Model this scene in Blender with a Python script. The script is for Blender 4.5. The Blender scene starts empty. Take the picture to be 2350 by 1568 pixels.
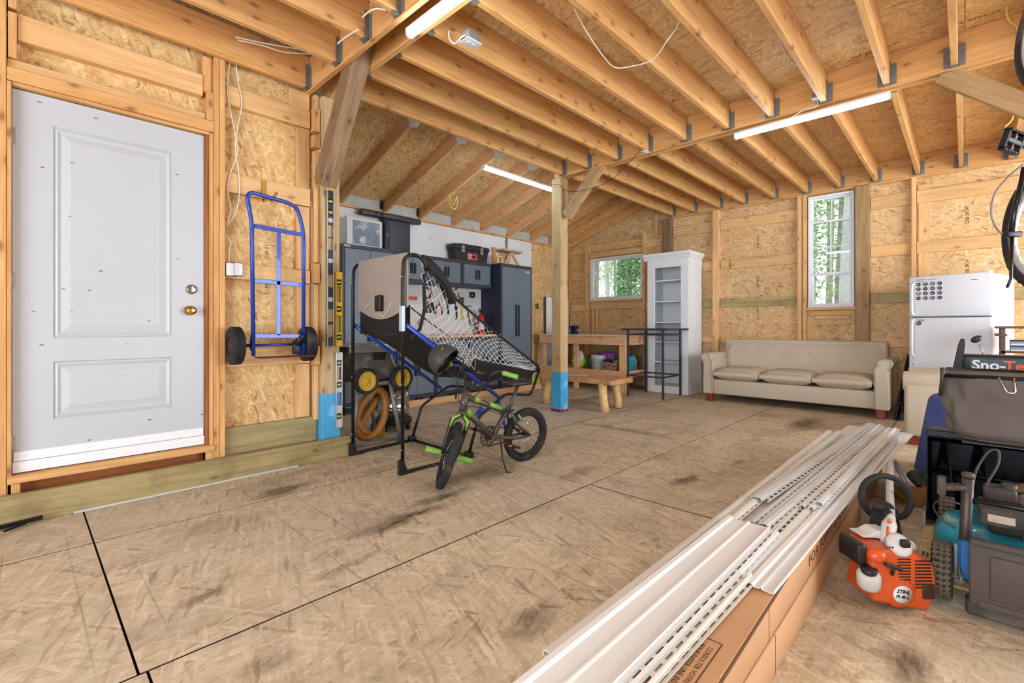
import bpy, bmesh, math, random
from mathutils import Vector, Matrix
random.seed(7)
D = bpy.data; SC = bpy.context.scene; COL = SC.collection
PI = math.pi; R = math.radians
# ------------------------------------------------------------------ camera, world, lamps, exposure
FPX, V0, YAW, CH = 1083., 749., .765, 1.02
cam_d = D.cameras.new('camera'); cam = D.objects.new('camera', cam_d); COL.objects.link(cam)
cam.location = (0, 0, CH); cam.rotation_euler = (PI/2, 0, YAW-PI/2)
cam_d.sensor_width = 36; cam_d.lens = 36*FPX/2350; cam_d.shift_y = -(784-V0)/2350; cam_d.clip_start = .02
SC.camera = cam; SC.cycles.max_bounces = 8; SC.cycles.transparent_max_bounces = 8
w = D.worlds.new('overcast_sky'); SC.world = w; w.use_nodes = True
wn = w.node_tree.nodes; wl = w.node_tree.links
bg = wn['Background']; bg.inputs[1].default_value = 2.6
tc = wn.new('ShaderNodeTexCoord'); sx = wn.new('ShaderNodeSeparateXYZ'); rp = wn.new('ShaderNodeValToRGB')
rp.color_ramp.elements[0].position = 0; rp.color_ramp.elements[0].color = (.80, .88, 1, 1)
rp.color_ramp.elements[1].position = .6; rp.color_ramp.elements[1].color = (.68, .80, 1, 1)
wl.new(tc.outputs['Generated'], sx.inputs[0]); wl.new(sx.outputs[2], rp.inputs[0]); wl.new(rp.outputs[0], bg.inputs[0])
SC.view_settings.view_transform = 'Standard'; SC.view_settings.look = 'None'
SC.view_settings.gamma = 1; SC.view_settings.use_curve_mapping = False
SC.view_settings.exposure = 0.04
def area(name, loc, rot, sx_, sy_, power, col=(1, 1, 1)):
    l = D.lights.new(name, 'AREA'); l.shape = 'RECTANGLE'; l.size = sx_; l.size_y = sy_; l.energy = power; l.color = col
    o = D.objects.new(name, l); COL.objects.link(o); o.location = loc; o.rotation_euler = rot; return o
# daylight through the right garage door; added unseen fill lamp behind the camera
area('garage_door_daylight', (4.4, -3.45, 1.25), (R(90), 0, 0), 3.6, 2.3, 330, (.82, .91, 1))
area('rear_fill_light', (-3.25, .2, 1.3), (R(90), 0, R(-90)), 4.0, 2.4, 230, (.78, .89, 1))
# ------------------------------------------------------------------ helpers
_c, _s = math.cos(YAW), math.sin(YAW)
def px(u, v, X=None, Y=None, Z=None):
    a = (u-1175)/FPX; dx, dy, dz = _c+_s*a, _s-_c*a, (V0-v)/FPX
    t = X/dx if X is not None else Y/dy if Y is not None else (Z-CH)/dz
    return Vector((dx*t, dy*t, CH+dz*t))
def lin(r, g, b):
    f = lambda c: c/12.92 if c <= .04045 else ((c+.055)/1.055)**2.4
    return (f(r/255), f(g/255), f(b/255), 1)
def T(x=0, y=0, z=0): return Matrix.Translation((x, y, z))
def RX(a): return Matrix.Rotation(a, 4, 'X')
def RY(a): return Matrix.Rotation(a, 4, 'Y')
def RZ(a): return Matrix.Rotation(a, 4, 'Z')
def S(x, y, z): return Matrix.Diagonal((x, y, z, 1))
def frame(o, zdir, xdir=None):
    z = Vector(zdir).normalized(); x = Vector(xdir) if xdir is not None else (Vector((1, 0, 0)) if abs(z.x) < .9 else Vector((0, 1, 0)))
    y = z.cross(x).normalized(); x = y.cross(z)
    m = Matrix((x, y, z)).transposed().to_4x4(); m.translation = Vector(o); return m
def catmull(pts, n=6, closed=False):
    P = [Vector(p) for p in pts]; out = []; N = len(P)
    for i in range(N if closed else N-1):
        if closed: a, b, c, d = P[i-1], P[i], P[(i+1) % N], P[(i+2) % N]
        else: a, b, c, d = P[max(i-1, 0)], P[i], P[i+1], P[min(i+2, N-1)]
        for k in range(n):
            t = k/n
            out.append(.5*((2*b)+(c-a)*t+(2*a-5*b+4*c-d)*t*t+(3*b-a-3*c+d)*t**3))
    if not closed: out.append(P[-1])
    return out
def fillet(pts, r, n=4, closed=False):
    P = [Vector(p) for p in pts]; out = []; N = len(P)
    for i in range(N):
        if not closed and i in (0, N-1): out.append(P[i]); continue
        a, b, c = P[i-1], P[i], P[(i+1) % N]
        rr = min(r, (a-b).length*.49, (c-b).length*.49)
        p, q = b+(a-b).normalized()*rr, b+(c-b).normalized()*rr
        for k in range(n+1):
            t = k/n; out.append(p*(1-t)**2+b*2*t*(1-t)+q*t*t)
    return out
class MB:
    def __init__(s): s.v = []; s.f = []; s.m = []; s.sm = []; s.cm = 0; s.cs = False
    def add(s, vs, fs, M=None, mi=None, smooth=None):
        o = len(s.v)
        s.v += [tuple(M @ Vector(p)) if M is not None else tuple(p) for p in vs]
        for f in fs: s.f.append([i+o for i in f]); s.m.append(s.cm if mi is None else mi); s.sm.append(s.cs if smooth is None else smooth)
        return s
    def box(s, a, b, M=None, mi=None, c=0):
        x0, y0, z0 = [min(p, q) for p, q in zip(a, b)]; x1, y1, z1 = [max(p, q) for p, q in zip(a, b)]
        if c <= 0:
            v = [(x0,y0,z0),(x1,y0,z0),(x1,y1,z0),(x0,y1,z0),(x0,y0,z1),(x1,y0,z1),(x1,y1,z1),(x0,y1,z1)]
            return s.add(v, [(0,3,2,1),(4,5,6,7),(0,1,5,4),(1,2,6,5),(2,3,7,6),(3,0,4,7)], M, mi, False)
        c = min(c, (x1-x0)*.45, (y1-y0)*.45, (z1-z0)*.45)
        bm = bmesh.new(); bmesh.ops.create_cube(bm, size=1)
        for q in bm.verts: q.co = ((x0+x1)/2+q.co.x*(x1-x0), (y0+y1)/2+q.co.y*(y1-y0), (z0+z1)/2+q.co.z*(z1-z0))
        bmesh.ops.bevel(bm, geom=list(bm.edges), offset=c, segments=1, affect='EDGES'); bm.verts.index_update()
        s.add([q.co.copy() for q in bm.verts], [[q.index for q in f.verts] for f in bm.faces], M, mi, False); bm.free(); return s
    def rbox(s, a, b, r, M=None, mi=None, seg=3):
        x0, y0, z0 = [min(p, q) for p, q in zip(a, b)]; x1, y1, z1 = [max(p, q) for p, q in zip(a, b)]
        r = min(r, (x1-x0)*.48, (y1-y0)*.48, (z1-z0)*.48)
        bm = bmesh.new(); bmesh.ops.create_cube(bm, size=1)
        for q in bm.verts: q.co = ((x0+x1)/2+q.co.x*(x1-x0), (y0+y1)/2+q.co.y*(y1-y0), (z0+z1)/2+q.co.z*(z1-z0))
        bmesh.ops.bevel(bm, geom=list(bm.edges), offset=r, segments=seg, profile=.5, affect='EDGES'); bm.verts.index_update()
        s.add([q.co.copy() for q in bm.verts], [[q.index for q in f.verts] for f in bm.faces], M, mi, True); bm.free(); return s
    def tube(s, pts, r, seg=8, closed=False, M=None, mi=None, cap=True, sx=1.):
        P = [Vector(p) for p in pts]; n = len(P); rr = r if isinstance(r, (list, tuple)) else [r]*n
        tans = []
        for i in range(n):
            a = P[i-1] if (closed or i > 0) else P[i]; b = P[(i+1) % n] if (closed or i < n-1) else P[i]
            t = b-a; tans.append(t.normalized() if t.length > 1e-9 else Vector((0, 0, 1)))
        up = Vector((0, 0, 1)) if abs(tans[0].z) < .9 else Vector((1, 0, 0))
        nrm = (up-tans[0]*up.dot(tans[0])).normalized(); vs = []
        for i in range(n):
            nrm = (nrm-tans[i]*nrm.dot(tans[i]))
            nrm = nrm.normalized() if nrm.length > 1e-6 else tans[i].orthogonal().normalized()
            bi = tans[i].cross(nrm)
            for k in range(seg):
                a = 2*PI*k/seg; vs.append(P[i]+(nrm*math.cos(a)*sx+bi*math.sin(a))*rr[i])
        fs = [(i*seg+k, i*seg+(k+1) % seg, ((i+1) % n)*seg+(k+1) % seg, ((i+1) % n)*seg+k) for i in range(n if closed else n-1) for k in range(seg)]
        s.add(vs, fs, M, mi, True)
        if cap and not closed: s.add(vs[:seg], [tuple(range(seg))[::-1]], M, mi, False); s.add(vs[-seg:], [tuple(range(seg))], M, mi, False)
        return s
    def lathe(s, prof, seg=20, M=None, mi=None, smooth=True, a0=0, a1=2*PI):
        full = abs(a1-a0-2*PI) < 1e-6; n = seg if full else seg+1; vs = []
        for r, z in prof:
            for k in range(n): a = a0+(a1-a0)*k/seg; vs.append((r*math.cos(a), r*math.sin(a), z))
        fs = [(i*n+k, i*n+(k+1) % n, (i+1)*n+(k+1) % n, (i+1)*n+k) for i in range(len(prof)-1) for k in range(seg)]
        return s.add(vs, fs, M, mi, smooth)
    def cyl(s, p, q, r, seg=14, r2=None, mi=None, M=None):
        p, q = Vector(p), Vector(q); F = frame(p, q-p); L = (q-p).length; r2 = r if r2 is None else r2
        s.lathe([(r, 0), (r2, L)], seg, (M @ F if M is not None else F), mi)
        for rr, z, rev in ((r, 0, 1), (r2, L, 0)):
            c = [(rr*math.cos(2*PI*k/seg), rr*math.sin(2*PI*k/seg), z) for k in range(seg)]
            s.add(c, [tuple(range(seg))[::-1] if rev else tuple(range(seg))], (M @ F if M is not None else F), mi, False)
        return s
    def prism(s, poly, d0, d1, M=None, mi=None, smooth=False):
        n = len(poly); vs = [(x, y, d0) for x, y in poly]+[(x, y, d1) for x, y in poly]
        s.add(vs, [tuple(range(n))[::-1], tuple(range(n, 2*n))], M, mi, False)
        return s.add(vs, [(i, (i+1) % n, n+(i+1) % n, n+i) for i in range(n)], M, mi, smooth)
    def grid(s, fn, nu, nv, M=None, mi=None, smooth=True):
        vs = [fn(i/nu, j/nv) for i in range(nu+1) for j in range(nv+1)]
        return s.add(vs, [(i*(nv+1)+j, (i+1)*(nv+1)+j, (i+1)*(nv+1)+j+1, i*(nv+1)+j+1) for i in range(nu) for j in range(nv)], M, mi, smooth)
    def sph(s, c, r, seg=14, rings=8, M=None, mi=None):
        rx, ry, rz = r if isinstance(r, (tuple, list)) else (r, r, r)
        pr = [(math.sin(PI*i/rings), -math.cos(PI*i/rings)) for i in range(rings+1)]
        return s.lathe(pr, seg, (M if M is not None else Matrix())@T(*c)@S(rx, ry, rz), mi)
    def edge_mi(s, k):
        for i, f in enumerate(s.f):
            if len({round(s.v[j][2], 5) for j in f}) > 1: s.m[i] = k
        return s
    def mesh(s, name):
        me = D.meshes.new(name); me.from_pydata(s.v, [], s.f)
        me.polygons.foreach_set('material_index', s.m); me.polygons.foreach_set('use_smooth', s.sm); me.update()
        bm = bmesh.new(); bm.from_mesh(me); bmesh.ops.remove_doubles(bm, verts=bm.verts, dist=1e-5)
        bmesh.ops.recalc_face_normals(bm, faces=bm.faces); bm.to_mesh(me); bm.free(); return me
    def build(s, name, mat, parent=None, loc=None, rot=None, label=None, cat=None, group=None, kind=None, thick=0, sub=0, bev=0):
        me = s.mesh(name)
        for m in (mat if isinstance(mat, (list, tuple)) else [mat]): me.materials.append(m)
        o = D.objects.new(name, me); COL.objects.link(o)
        if parent is not None: o.parent = parent
        if loc is not None: o.location = loc
        if rot is not None: o.rotation_euler = rot
        if thick: q = o.modifiers.new('s', 'SOLIDIFY'); q.thickness = thick; q.offset = 0
        if bev: q = o.modifiers.new('b', 'BEVEL'); q.width = bev; q.segments = 2; q.limit_method = 'ANGLE'
        if sub: q = o.modifiers.new('u', 'SUBSURF'); q.levels = q.render_levels = sub
        return tag(o, label, cat, group, kind)
def tag(o, label=None, cat=None, group=None, kind=None):
    if label: o['label'] = label
    if cat: o['category'] = cat
    if group: o['group'] = group
    if kind: o['kind'] = kind
    return o
def thing(name, label, cat, loc=(0, 0, 0), rz=0, group=None, kind=None, rot=None):
    o = D.objects.new(name, None); COL.objects.link(o); o.empty_display_size = .1
    o.location = loc; o.rotation_euler = rot if rot else (0, 0, rz); return tag(o, label, cat, group, kind)
def struct(name): return thing(name, None, None, kind='structure')
def copy_tree(o, parent=None, **kw):
    c = o.copy(); COL.objects.link(c)
    if parent is not None: c.parent = parent
    for ch in [q for q in list(D.objects) if q.parent == o]: copy_tree(ch, c)
    tag(c, **kw); return c
def text(body, size, mat, M, parent, name='lettering', depth=.0006, align='CENTER', bold=0, sx=1, shear=0, space=1):
    cu = D.curves.new(name, 'FONT'); cu.body = body; cu.size = size; cu.extrude = depth; cu.offset = bold
    cu.align_x = align; cu.align_y = 'CENTER'; cu.shear = shear; cu.space_character = space; cu.resolution_u = 3
    o = D.objects.new(name, cu); COL.objects.link(o)
    dg = bpy.context.evaluated_depsgraph_get(); me = D.meshes.new_from_object(o.evaluated_get(dg)); D.objects.remove(o)
    me.materials.clear(); me.materials.append(mat)
    o = D.objects.new(name, me); COL.objects.link(o); o.parent = parent; o.matrix_local = M@S(sx, 1, 1); return o
# ------------------------------------------------------------------ materials
class NT:
    def __init__(s, name, rough=.6, metal=0, spec=.4):
        s.mat = D.materials.new(name); s.mat.use_nodes = True; s.t = s.mat.node_tree; s.n = s.t.nodes; s.l = s.t.links
        s.b = s.n['Principled BSDF']; s.b.inputs['Roughness'].default_value = rough; s.b.inputs['Metallic'].default_value = metal
        s.b.inputs['Specular IOR Level'].default_value = spec
    def node(s, ty, **kw):
        n = s.n.new(ty)
        for k, v in kw.items(): setattr(n, k, v)
        return n
    def lk(s, a, b): s.l.new(a, b)
    def mapping(s, src, sc=(1, 1, 1), rot=(0, 0, 0), loc=None):
        m = s.node('ShaderNodeMapping'); m.inputs['Scale'].default_value = sc; m.inputs['Rotation'].default_value = rot
        if loc is not None:
            if isinstance(loc, tuple): m.inputs['Location'].default_value = loc
            else: s.lk(loc, m.inputs['Location'])
        s.lk(src, m.inputs['Vector']); return m.outputs[0]
    def obj(s, rnd=True, out='Object'):
        c = s.node('ShaderNodeTexCoord').outputs[out]
        if not rnd: return c
        oi = s.node('ShaderNodeObjectInfo'); mu = s.node('ShaderNodeMath', operation='MULTIPLY'); mu.inputs[1].default_value = 37.
        s.lk(oi.outputs['Random'], mu.inputs[0]); ad = s.node('ShaderNodeVectorMath', operation='ADD')
        s.lk(c, ad.inputs[0]); s.lk(mu.outputs[0], ad.inputs[1]); return ad.outputs[0]
    def noise(s, vec, scale, detail=3, rough=.5, dist=0):
        n = s.node('ShaderNodeTexNoise'); n.inputs['Scale'].default_value = scale; n.inputs['Detail'].default_value = detail
        n.inputs['Roughness'].default_value = rough; n.inputs['Distortion'].default_value = dist; s.lk(vec, n.inputs['Vector']); return n.outputs['Fac']
    def vor(s, vec, scale, out='Color', feat='F1', rnd=1., dim='3D'):
        n = s.node('ShaderNodeTexVoronoi', feature=feat, voronoi_dimensions=dim); n.inputs['Scale'].default_value = scale; n.inputs['Randomness'].default_value = rnd
        s.lk(vec, n.inputs['Vector']); return n.outputs[out]
    def ramp(s, fac, stops, interp='LINEAR'):
        r = s.node('ShaderNodeValToRGB'); e = r.color_ramp.elements; r.color_ramp.interpolation = interp
        while len(e) < len(stops): e.new(.5)
        for q, (p, c) in zip(e, stops):
            q.position = p; q.color = c if len(c) == 4 else (*c, 1)
        s.lk(fac, r.inputs[0]); return r.outputs[0]
    def mix(s, fac, a, b, mode='MIX'):
        m = s.node('ShaderNodeMix', data_type='RGBA', blend_type=mode)
        if isinstance(fac, (int, float)): m.inputs[0].default_value = fac
        else: s.lk(fac, m.inputs[0])
        for v, i in ((a, 6), (b, 7)):
            if isinstance(v, tuple): m.inputs[i].default_value = v
            else: s.lk(v, m.inputs[i])
        return m.outputs[2]
    def math(s, op, a, b=None, c=None):
        m = s.node('ShaderNodeMath', operation=op)
        for i, v in enumerate((a, b, c)):
            if v is None: continue
            if isinstance(v, (int, float)): m.inputs[i].default_value = v
            else: s.lk(v, m.inputs[i])
        return m.outputs[0]
    def bump(s, h, st=.3, dist=.01):
        b = s.node('ShaderNodeBump'); b.inputs['Strength'].default_value = st; b.inputs['Distance'].default_value = dist
        s.lk(h, b.inputs['Height']); s.lk(b.outputs[0], s.b.inputs['Normal'])
    def col(s, c):
        if isinstance(c, tuple): s.b.inputs['Base Color'].default_value = c
        else: s.lk(c, s.b.inputs['Base Color'])
        return s
W1 = lambda v: (v, v, v, 1)
def osb(name, cols, dark, flat='XY', stain=0, scale=1., lines=False, bumps=.25, elong=1.):
    """strand board: layered, differently turned, elongated flakes"""
    t = NT(name, .62, spec=.3); base = t.obj(True); raw = t.obj(False)
    if flat == 'XZ': rr = (PI/2, 0, 0)
    elif flat == 'YZ': rr = (0, PI/2, 0)
    else: rr = (0, 0, 0)
    v = t.mapping(base, (scale,)*3, rr) if flat != 'XY' or scale != 1 else base
    big = t.noise(v, 2.2, 4, .6)
    lo, mid, hi = cols
    c = t.ramp(t.noise(t.mapping(v, (10, 55, 10), (0, 0, .1)), 1.3, 4, .7), [(.25, lo), (.5, mid), (.75, hi)])
    h = None
    dn = t.node('ShaderNodeTexNoise'); dn.inputs['Scale'].default_value = 14; dn.inputs['Detail'].default_value = 3; t.lk(v, dn.inputs['Vector'])
    ad = t.node('ShaderNodeVectorMath', operation='MULTIPLY_ADD'); t.lk(dn.outputs['Color'], ad.inputs[0]); ad.inputs[1].default_value = (.022, .022, 0); t.lk(v, ad.inputs[2])
    for i, (ang, sx_, sy_, th) in enumerate([(.15, 11, 62, .40), (-.42, 13, 75, .52), (.95, 12, 64, .62), (-1.2, 14, 70, .66), (1.9, 12, 60, .72)]):
        m = t.mapping(ad.outputs[0], (1, 1, .2), (0, 0, ang), (i*3.1, i*1.7, 0)); m = t.mapping(m, (sx_*elong, sy_, 1))
        vc = t.vor(m, 1.); sp = t.node('ShaderNodeSeparateColor'); t.lk(vc, sp.inputs[0])
        msk = t.math('GREATER_THAN', sp.outputs[0], th)
        fc = t.ramp(sp.outputs[1], [(0, dark), (.06, lo), (.3, mid), (.85, hi), (.98, tuple(min(1, q*1.18) for q in hi[:3])+(1,))])
        c = t.mix(t.math('MULTIPLY', msk, .6), c, fc)
        hh = t.math('MULTIPLY', sp.outputs[2], msk); h = hh if h is None else t.math('ADD', h, hh)
    fine = t.noise(t.mapping(v, (25, 160, 20), (0, 0, .12)), 1., 3, .7)
    c = t.mix(.55, c, t.ramp(fine, [(.3, W1(.62)), (.55, W1(1)), (.8, W1(1.12))]), 'MULTIPLY')
    # dark slivers
    m = t.mapping(v, (26, 120, 5), (0, 0, .5)); sl = t.vor(m, 1., 'Distance'); slm = t.ramp(sl, [(.06, W1(1)), (.16, W1(0))])
    rs = t.node('ShaderNodeSeparateColor'); t.lk(t.vor(m, 1.), rs.inputs[0])
    c = t.mix(t.math('MULTIPLY', t.math('MULTIPLY', slm, t.math('GREATER_THAN', rs.outputs[0], .72)), .75), c, dark)
    c = t.mix(.5, c, t.ramp(big, [(.3, W1(.75)), (.6, W1(1.05))]), 'MULTIPLY')
    if stain:
        gp = t.node('ShaderNodeNewGeometry').outputs['Position']
        st = t.noise(t.mapping(gp, (1.0, 2.4, 1), (0, 0, .3)), 1.25, 5, .6, .3)
        c = t.mix(t.ramp(st, [(.52, W1(0)), (.66, W1(stain)), (.75, W1(stain*1.15))]), c, (.10, .062, .036, 1))
        gr = t.noise(gp, .45, 3, .5)
        c = t.mix(t.ramp(gr, [(.36, W1(.08)), (.62, W1(.42))]), c, (.53, .47, .39, 1))
        wn3 = t.node('ShaderNodeTexNoise'); wn3.inputs['Scale'].default_value = 5; wn3.inputs['Detail'].default_value = 4; t.lk(gp, wn3.inputs['Vector'])
        wp = t.node('ShaderNodeVectorMath', operation='MULTIPLY_ADD'); t.lk(wn3.outputs['Color'], wp.inputs[0]); wp.inputs[1].default_value = (.22, .22, 0); t.lk(gp, wp.inputs[2])
        acc = None   # grease and tyre marks, each where it lies on the sheets
        for u_, v_, rx_, ry_, a_, k_ in ((650, 1125, .30, .10, .3, .8), (930, 1190, .42, .10, .2, .9), (1010, 1140, .3, .08, .1, .8), (1575, 1102, .22, .07, .1, .9), (1850, 972, .55, .16, .9, .8), (470, 1372, .12, .06, .3, .7), (1425, 985, .10, .75, -.75, .55), (1700, 1062, .14, .06, .2, .5), (1220, 1420, .16, .07, .6, .6), (2080, 1530, .16, .08, .5, .8), (1600, 1350, .2, .05, .9, .4), (820, 1290, .25, .05, .2, .45), (1330, 1085, .3, .1, 0, .5), (1120, 1085, .35, .12, .3, .6), (620, 1520, .12, .05, .2, .5), (1350, 915, .5, .12, .9, .5)):
            p_ = px(u_, v_, Z=0); m = t.mapping(wp.outputs[0], (1, 1, 0), (0, 0, 0), (-p_.x-.11, -p_.y-.11, 0)); m = t.mapping(m, (1/rx_, 1/ry_, 0), (0, 0, a_)); L_ = t.node('ShaderNodeVectorMath', operation='LENGTH'); t.lk(m, L_.inputs[0])
            q_ = t.math('MULTIPLY', t.ramp(L_.outputs['Value'], [(.25, W1(k_)), (.98, W1(0))]), 1.); acc = q_ if acc is None else t.math('MAXIMUM', acc, q_)
        c = t.mix(t.math('MULTIPLY', acc, t.ramp(t.noise(t.mapping(gp, (9, 30, 1), (0, 0, .1)), 1.5, 4, .7), [(.3, W1(.55)), (.6, W1(1.1))])), c, (.07, .043, .026, 1))
    if lines:
        gp = t.node('ShaderNodeNewGeometry').outputs['Position']; sx2 = t.node('ShaderNodeSeparateXYZ'); t.lk(gp, sx2.inputs[0])
        fr = t.math('FRACT', t.math('ADD', t.math('MULTIPLY', sx2.outputs[0], 1/.4), -.62)); 
        f2 = t.math('ABSOLUTE', t.math('SUBTRACT', fr, .5))
        f3 = t.math('ABSOLUTE', t.math('SUBTRACT', f2, .26))
        ln = t.ramp(f3, [(.004, W1(1)), (.012, W1(0))])
        pm = t.ramp(t.noise(gp, 1.3, 3), [(.42, W1(.04)), (.62, W1(.42))])
        c = t.mix(t.math('MULTIPLY', ln, pm), c, (.07, .06, .055, 1))
    t.col(c); t.bump(h, bumps, .002); return t.mat
def lumber(name, lo, mid, hi, knot, knots=1., stain=None, rough=.55):
    """sawn board: grain along the object's local X"""
    t = NT(name, rough, spec=.3); v = t.obj(True)
    g = t.noise(t.mapping(v, (1.1, 16, 16)), 1.6, 4, .6, .8)
    c = t.ramp(g, [(.25, lo), (.5, mid), (.72, hi)])
    f = t.noise(t.mapping(v, (6, 160, 160)), 1., 3, .6)
    c = t.mix(.4, c, t.ramp(f, [(.3, W1(.74)), (.6, W1(1.05))]), 'MULTIPLY')
    sv = t.node('ShaderNodeSeparateXYZ'); t.lk(v, sv.inputs[0]); cv = t.node('ShaderNodeCombineXYZ'); t.lk(sv.outputs[0], cv.inputs[0]); t.lk(t.math('ADD', sv.outputs[1], sv.outputs[2]), cv.inputs[1])
    kv = t.mapping(cv.outputs[0], (4.5, 9, 1)); kd = t.vor(kv, 1., 'Distance', dim='2D'); ks = t.node('ShaderNodeSeparateColor'); t.lk(t.vor(kv, 1., dim='2D'), ks.inputs[0])
    km = t.math('MULTIPLY', t.ramp(kd, [(.05, W1(1)), (.09, W1(.55)), (.17, W1(0))]), t.math('GREATER_THAN', ks.outputs[0], 1-.34*knots))
    c = t.mix(t.math('MULTIPLY', km, .8), c, knot)
    halo = t.math('MULTIPLY', t.ramp(kd, [(.1, W1(.35)), (.4, W1(0))]), t.math('GREATER_THAN', ks.outputs[0], 1-.34*knots))
    c = t.mix(halo, c, lo)
    oi = t.node('ShaderNodeObjectInfo')
    c = t.mix(.8, c, t.ramp(oi.outputs['Random'], [(0, (.86, .84, .80, 1)), (.5, (1, 1, 1, 1)), (1, (1.1, 1.04, .98, 1))]), 'MULTIPLY')
    if stain:
        c = t.mix(t.ramp(t.noise(v, 5, 4, .6), [(.5, W1(0)), (.72, W1(.6))]), c, stain)
    t.col(c); t.bump(g, .12, .003); return t.mat
def plain(name, c, rough=.5, metal=0, spec=.4, var=.12, sc=8, bump=0, bsc=60, coat=0, dirt=None, dsc=6, dth=.55):
    t = NT(name, rough, metal, spec); v = t.obj(True)
    if var: cc = t.mix(1., c, t.ramp(t.noise(v, sc, 4, .6), [(.3, W1(1-var)), (.7, W1(1+var*.4))]), 'MULTIPLY')
    else: cc = c
    if dirt: cc = t.mix(t.ramp(t.noise(v, dsc, 5, .65), [(dth, W1(0)), (dth+.15, W1(.75))]), cc if not isinstance(cc, tuple) else cc, dirt)
    t.col(cc)
    if bump: t.bump(t.noise(v, bsc, 3), bump, .002)
    if coat: t.b.inputs['Coat Weight'].default_value = coat
    return t.mat
def emit(name, c, st):
    t = NT(name); t.b.inputs['Emission Color'].default_value = (*c, 1); t.b.inputs['Emission Strength'].default_value = st; t.col((*c, 1)); return t.mat
osb_w = (lin(194, 144, 86), lin(218, 174, 112), lin(234, 202, 150)); osb_d = lin(108, 68, 36)
m_osb_xz = osb('osb_wall_left', osb_w, osb_d, 'XZ'); m_osb_yz = osb('osb_wall_back', (lin(200, 152, 98), lin(217, 175, 121), lin(229, 197, 149)), osb_d, 'YZ')
m_osb_c = osb('osb_ceiling', (lin(204, 156, 102), lin(224, 184, 128), lin(236, 206, 156)), lin(116, 76, 44), 'XY')
m_osb_f = osb('osb_floor', (lin(172, 148, 112), lin(206, 184, 148), lin(228, 211, 180)), lin(104, 80, 56), 'XY', stain=.42, lines=True, elong=.62)
m_osb_p = osb('osb_offcut', (lin(190, 158, 104), lin(214, 186, 130), lin(232, 208, 160)), lin(120, 86, 48), 'XY')
m_lum = lumber('spruce_lumber', lin(194, 138, 82), lin(214, 162, 102), lin(226, 182, 124), lin(90, 48, 24))
m_lum2 = lumber('pale_lumber', lin(206, 156, 102), lin(222, 178, 122), lin(232, 196, 144), lin(120, 72, 40))
m_post = lumber('treated_post', lin(172, 144, 100), lin(198, 170, 124), lin(212, 188, 142), lin(84, 52, 30), .6)
m_dpost = lumber('weathered_brown_timber', lin(112, 88, 64), lin(140, 112, 84), lin(160, 132, 102), lin(60, 38, 24), .4)
m_bpost = lumber('tan_timber', lin(146, 116, 78), lin(172, 140, 98), lin(190, 160, 118), lin(84, 54, 32), .5)
m_treat = lumber('green_treated_board', lin(140, 126, 86), lin(168, 152, 106), lin(186, 168, 120), lin(84, 64, 40), .7, lin(112, 84, 56))
m_log = lumber('peeled_log', lin(202, 156, 98), lin(222, 182, 122), lin(234, 200, 142), lin(74, 42, 24), .8)
m_slab = lumber('varnished_slab', lin(176, 120, 74), lin(202, 150, 98), lin(220, 176, 122), lin(90, 48, 26), 1., lin(130, 84, 54), .35)
m_bench = lumber('planed_softwood', lin(214, 156, 108), lin(232, 182, 134), lin(240, 198, 152), lin(130, 78, 44), .7)
m_whitewall = plain('white_wallboard', lin(226, 228, 230), .7, var=.06, sc=3, dirt=lin(196, 190, 178), dsc=2.5, dth=.62)
m_soffitgap = plain('pale_insulation_board', lin(186, 190, 186), .8, var=.12)
m_white = plain('white_paint', lin(224, 226, 230), .4, var=.03)
m_shelfw = plain('white_painted_wood', lin(232, 233, 234), .45, var=.03)
m_vinyl = plain('white_vinyl', lin(232, 234, 236), .35, var=.02)
m_steel = plain('galvanised_steel', lin(170, 170, 166), .45, .6, var=.2, sc=30)
m_chrome = plain('chrome', lin(210, 210, 212), .16, 1, var=.05)
m_brass = plain('brass', lin(206, 168, 84), .2, 1, var=.1)
m_black = plain('black_plastic', lin(30, 30, 32), .42, var=.2)
m_blackm = plain('black_powder_coat', lin(24, 24, 26), .3, .2, var=.15)
m_rubber = plain('black_rubber', lin(38, 36, 35), .8, var=.3, sc=25, dirt=lin(92, 80, 66), dsc=7, dth=.55)
m_hang = plain('dull_zinc', lin(128, 125, 118), .6, .3, var=.2, sc=30)
m_wire = plain('white_cable', lin(226, 220, 204), .5, var=.05)
m_wirey = plain('yellow_cable', lin(222, 198, 84), .5, var=.05)
m_ink = plain('stamp_ink', lin(70, 48, 30), .8, var=0)
def glassm():
    t = NT('window_glass', .03); m = t.node('ShaderNodeMixShader'); g = t.node('ShaderNodeBsdfGlossy'); tr = t.node('ShaderNodeBsdfTransparent')
    g.inputs['Roughness'].default_value = .02; fr = t.node('ShaderNodeFresnel'); fr.inputs[0].default_value = 1.4
    t.lk(fr.outputs[0], m.inputs[0]); t.lk(tr.outputs[0], m.inputs[1]); t.lk(g.outputs[0], m.inputs[2])
    tr.inputs[0].default_value = (.95, .98, .97, 1); t.lk(m.outputs[0], t.n['Material Output'].inputs[0]); return t.mat
m_glass = glassm()
def board(parent, name, mat, a, b, c=.0025, label=None, **kw):
    """axis aligned board, its own object, local X along its longest side"""
    a, b = Vector(a), Vector(b); lo = Vector([min(p, q) for p, q in zip(a, b)]); hi = Vector([max(p, q) for p, q in zip(a, b)])
    ce = (lo+hi)/2; d = hi-lo; ax = max(range(3), key=lambda i: d[i])
    dims = {0: (d.x, d.y, d.z), 1: (d.y, d.x, d.z), 2: (d.z, d.y, d.x)}[ax]; rot = {0: (0, 0, 0), 1: (0, 0, PI/2), 2: (0, -PI/2, 0)}[ax]
    h = [q/2 for q in dims]
    return MB().box((-h[0], -h[1], -h[2]), h, c=c).build(name, mat, parent, ce, rot, label, **kw)
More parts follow.
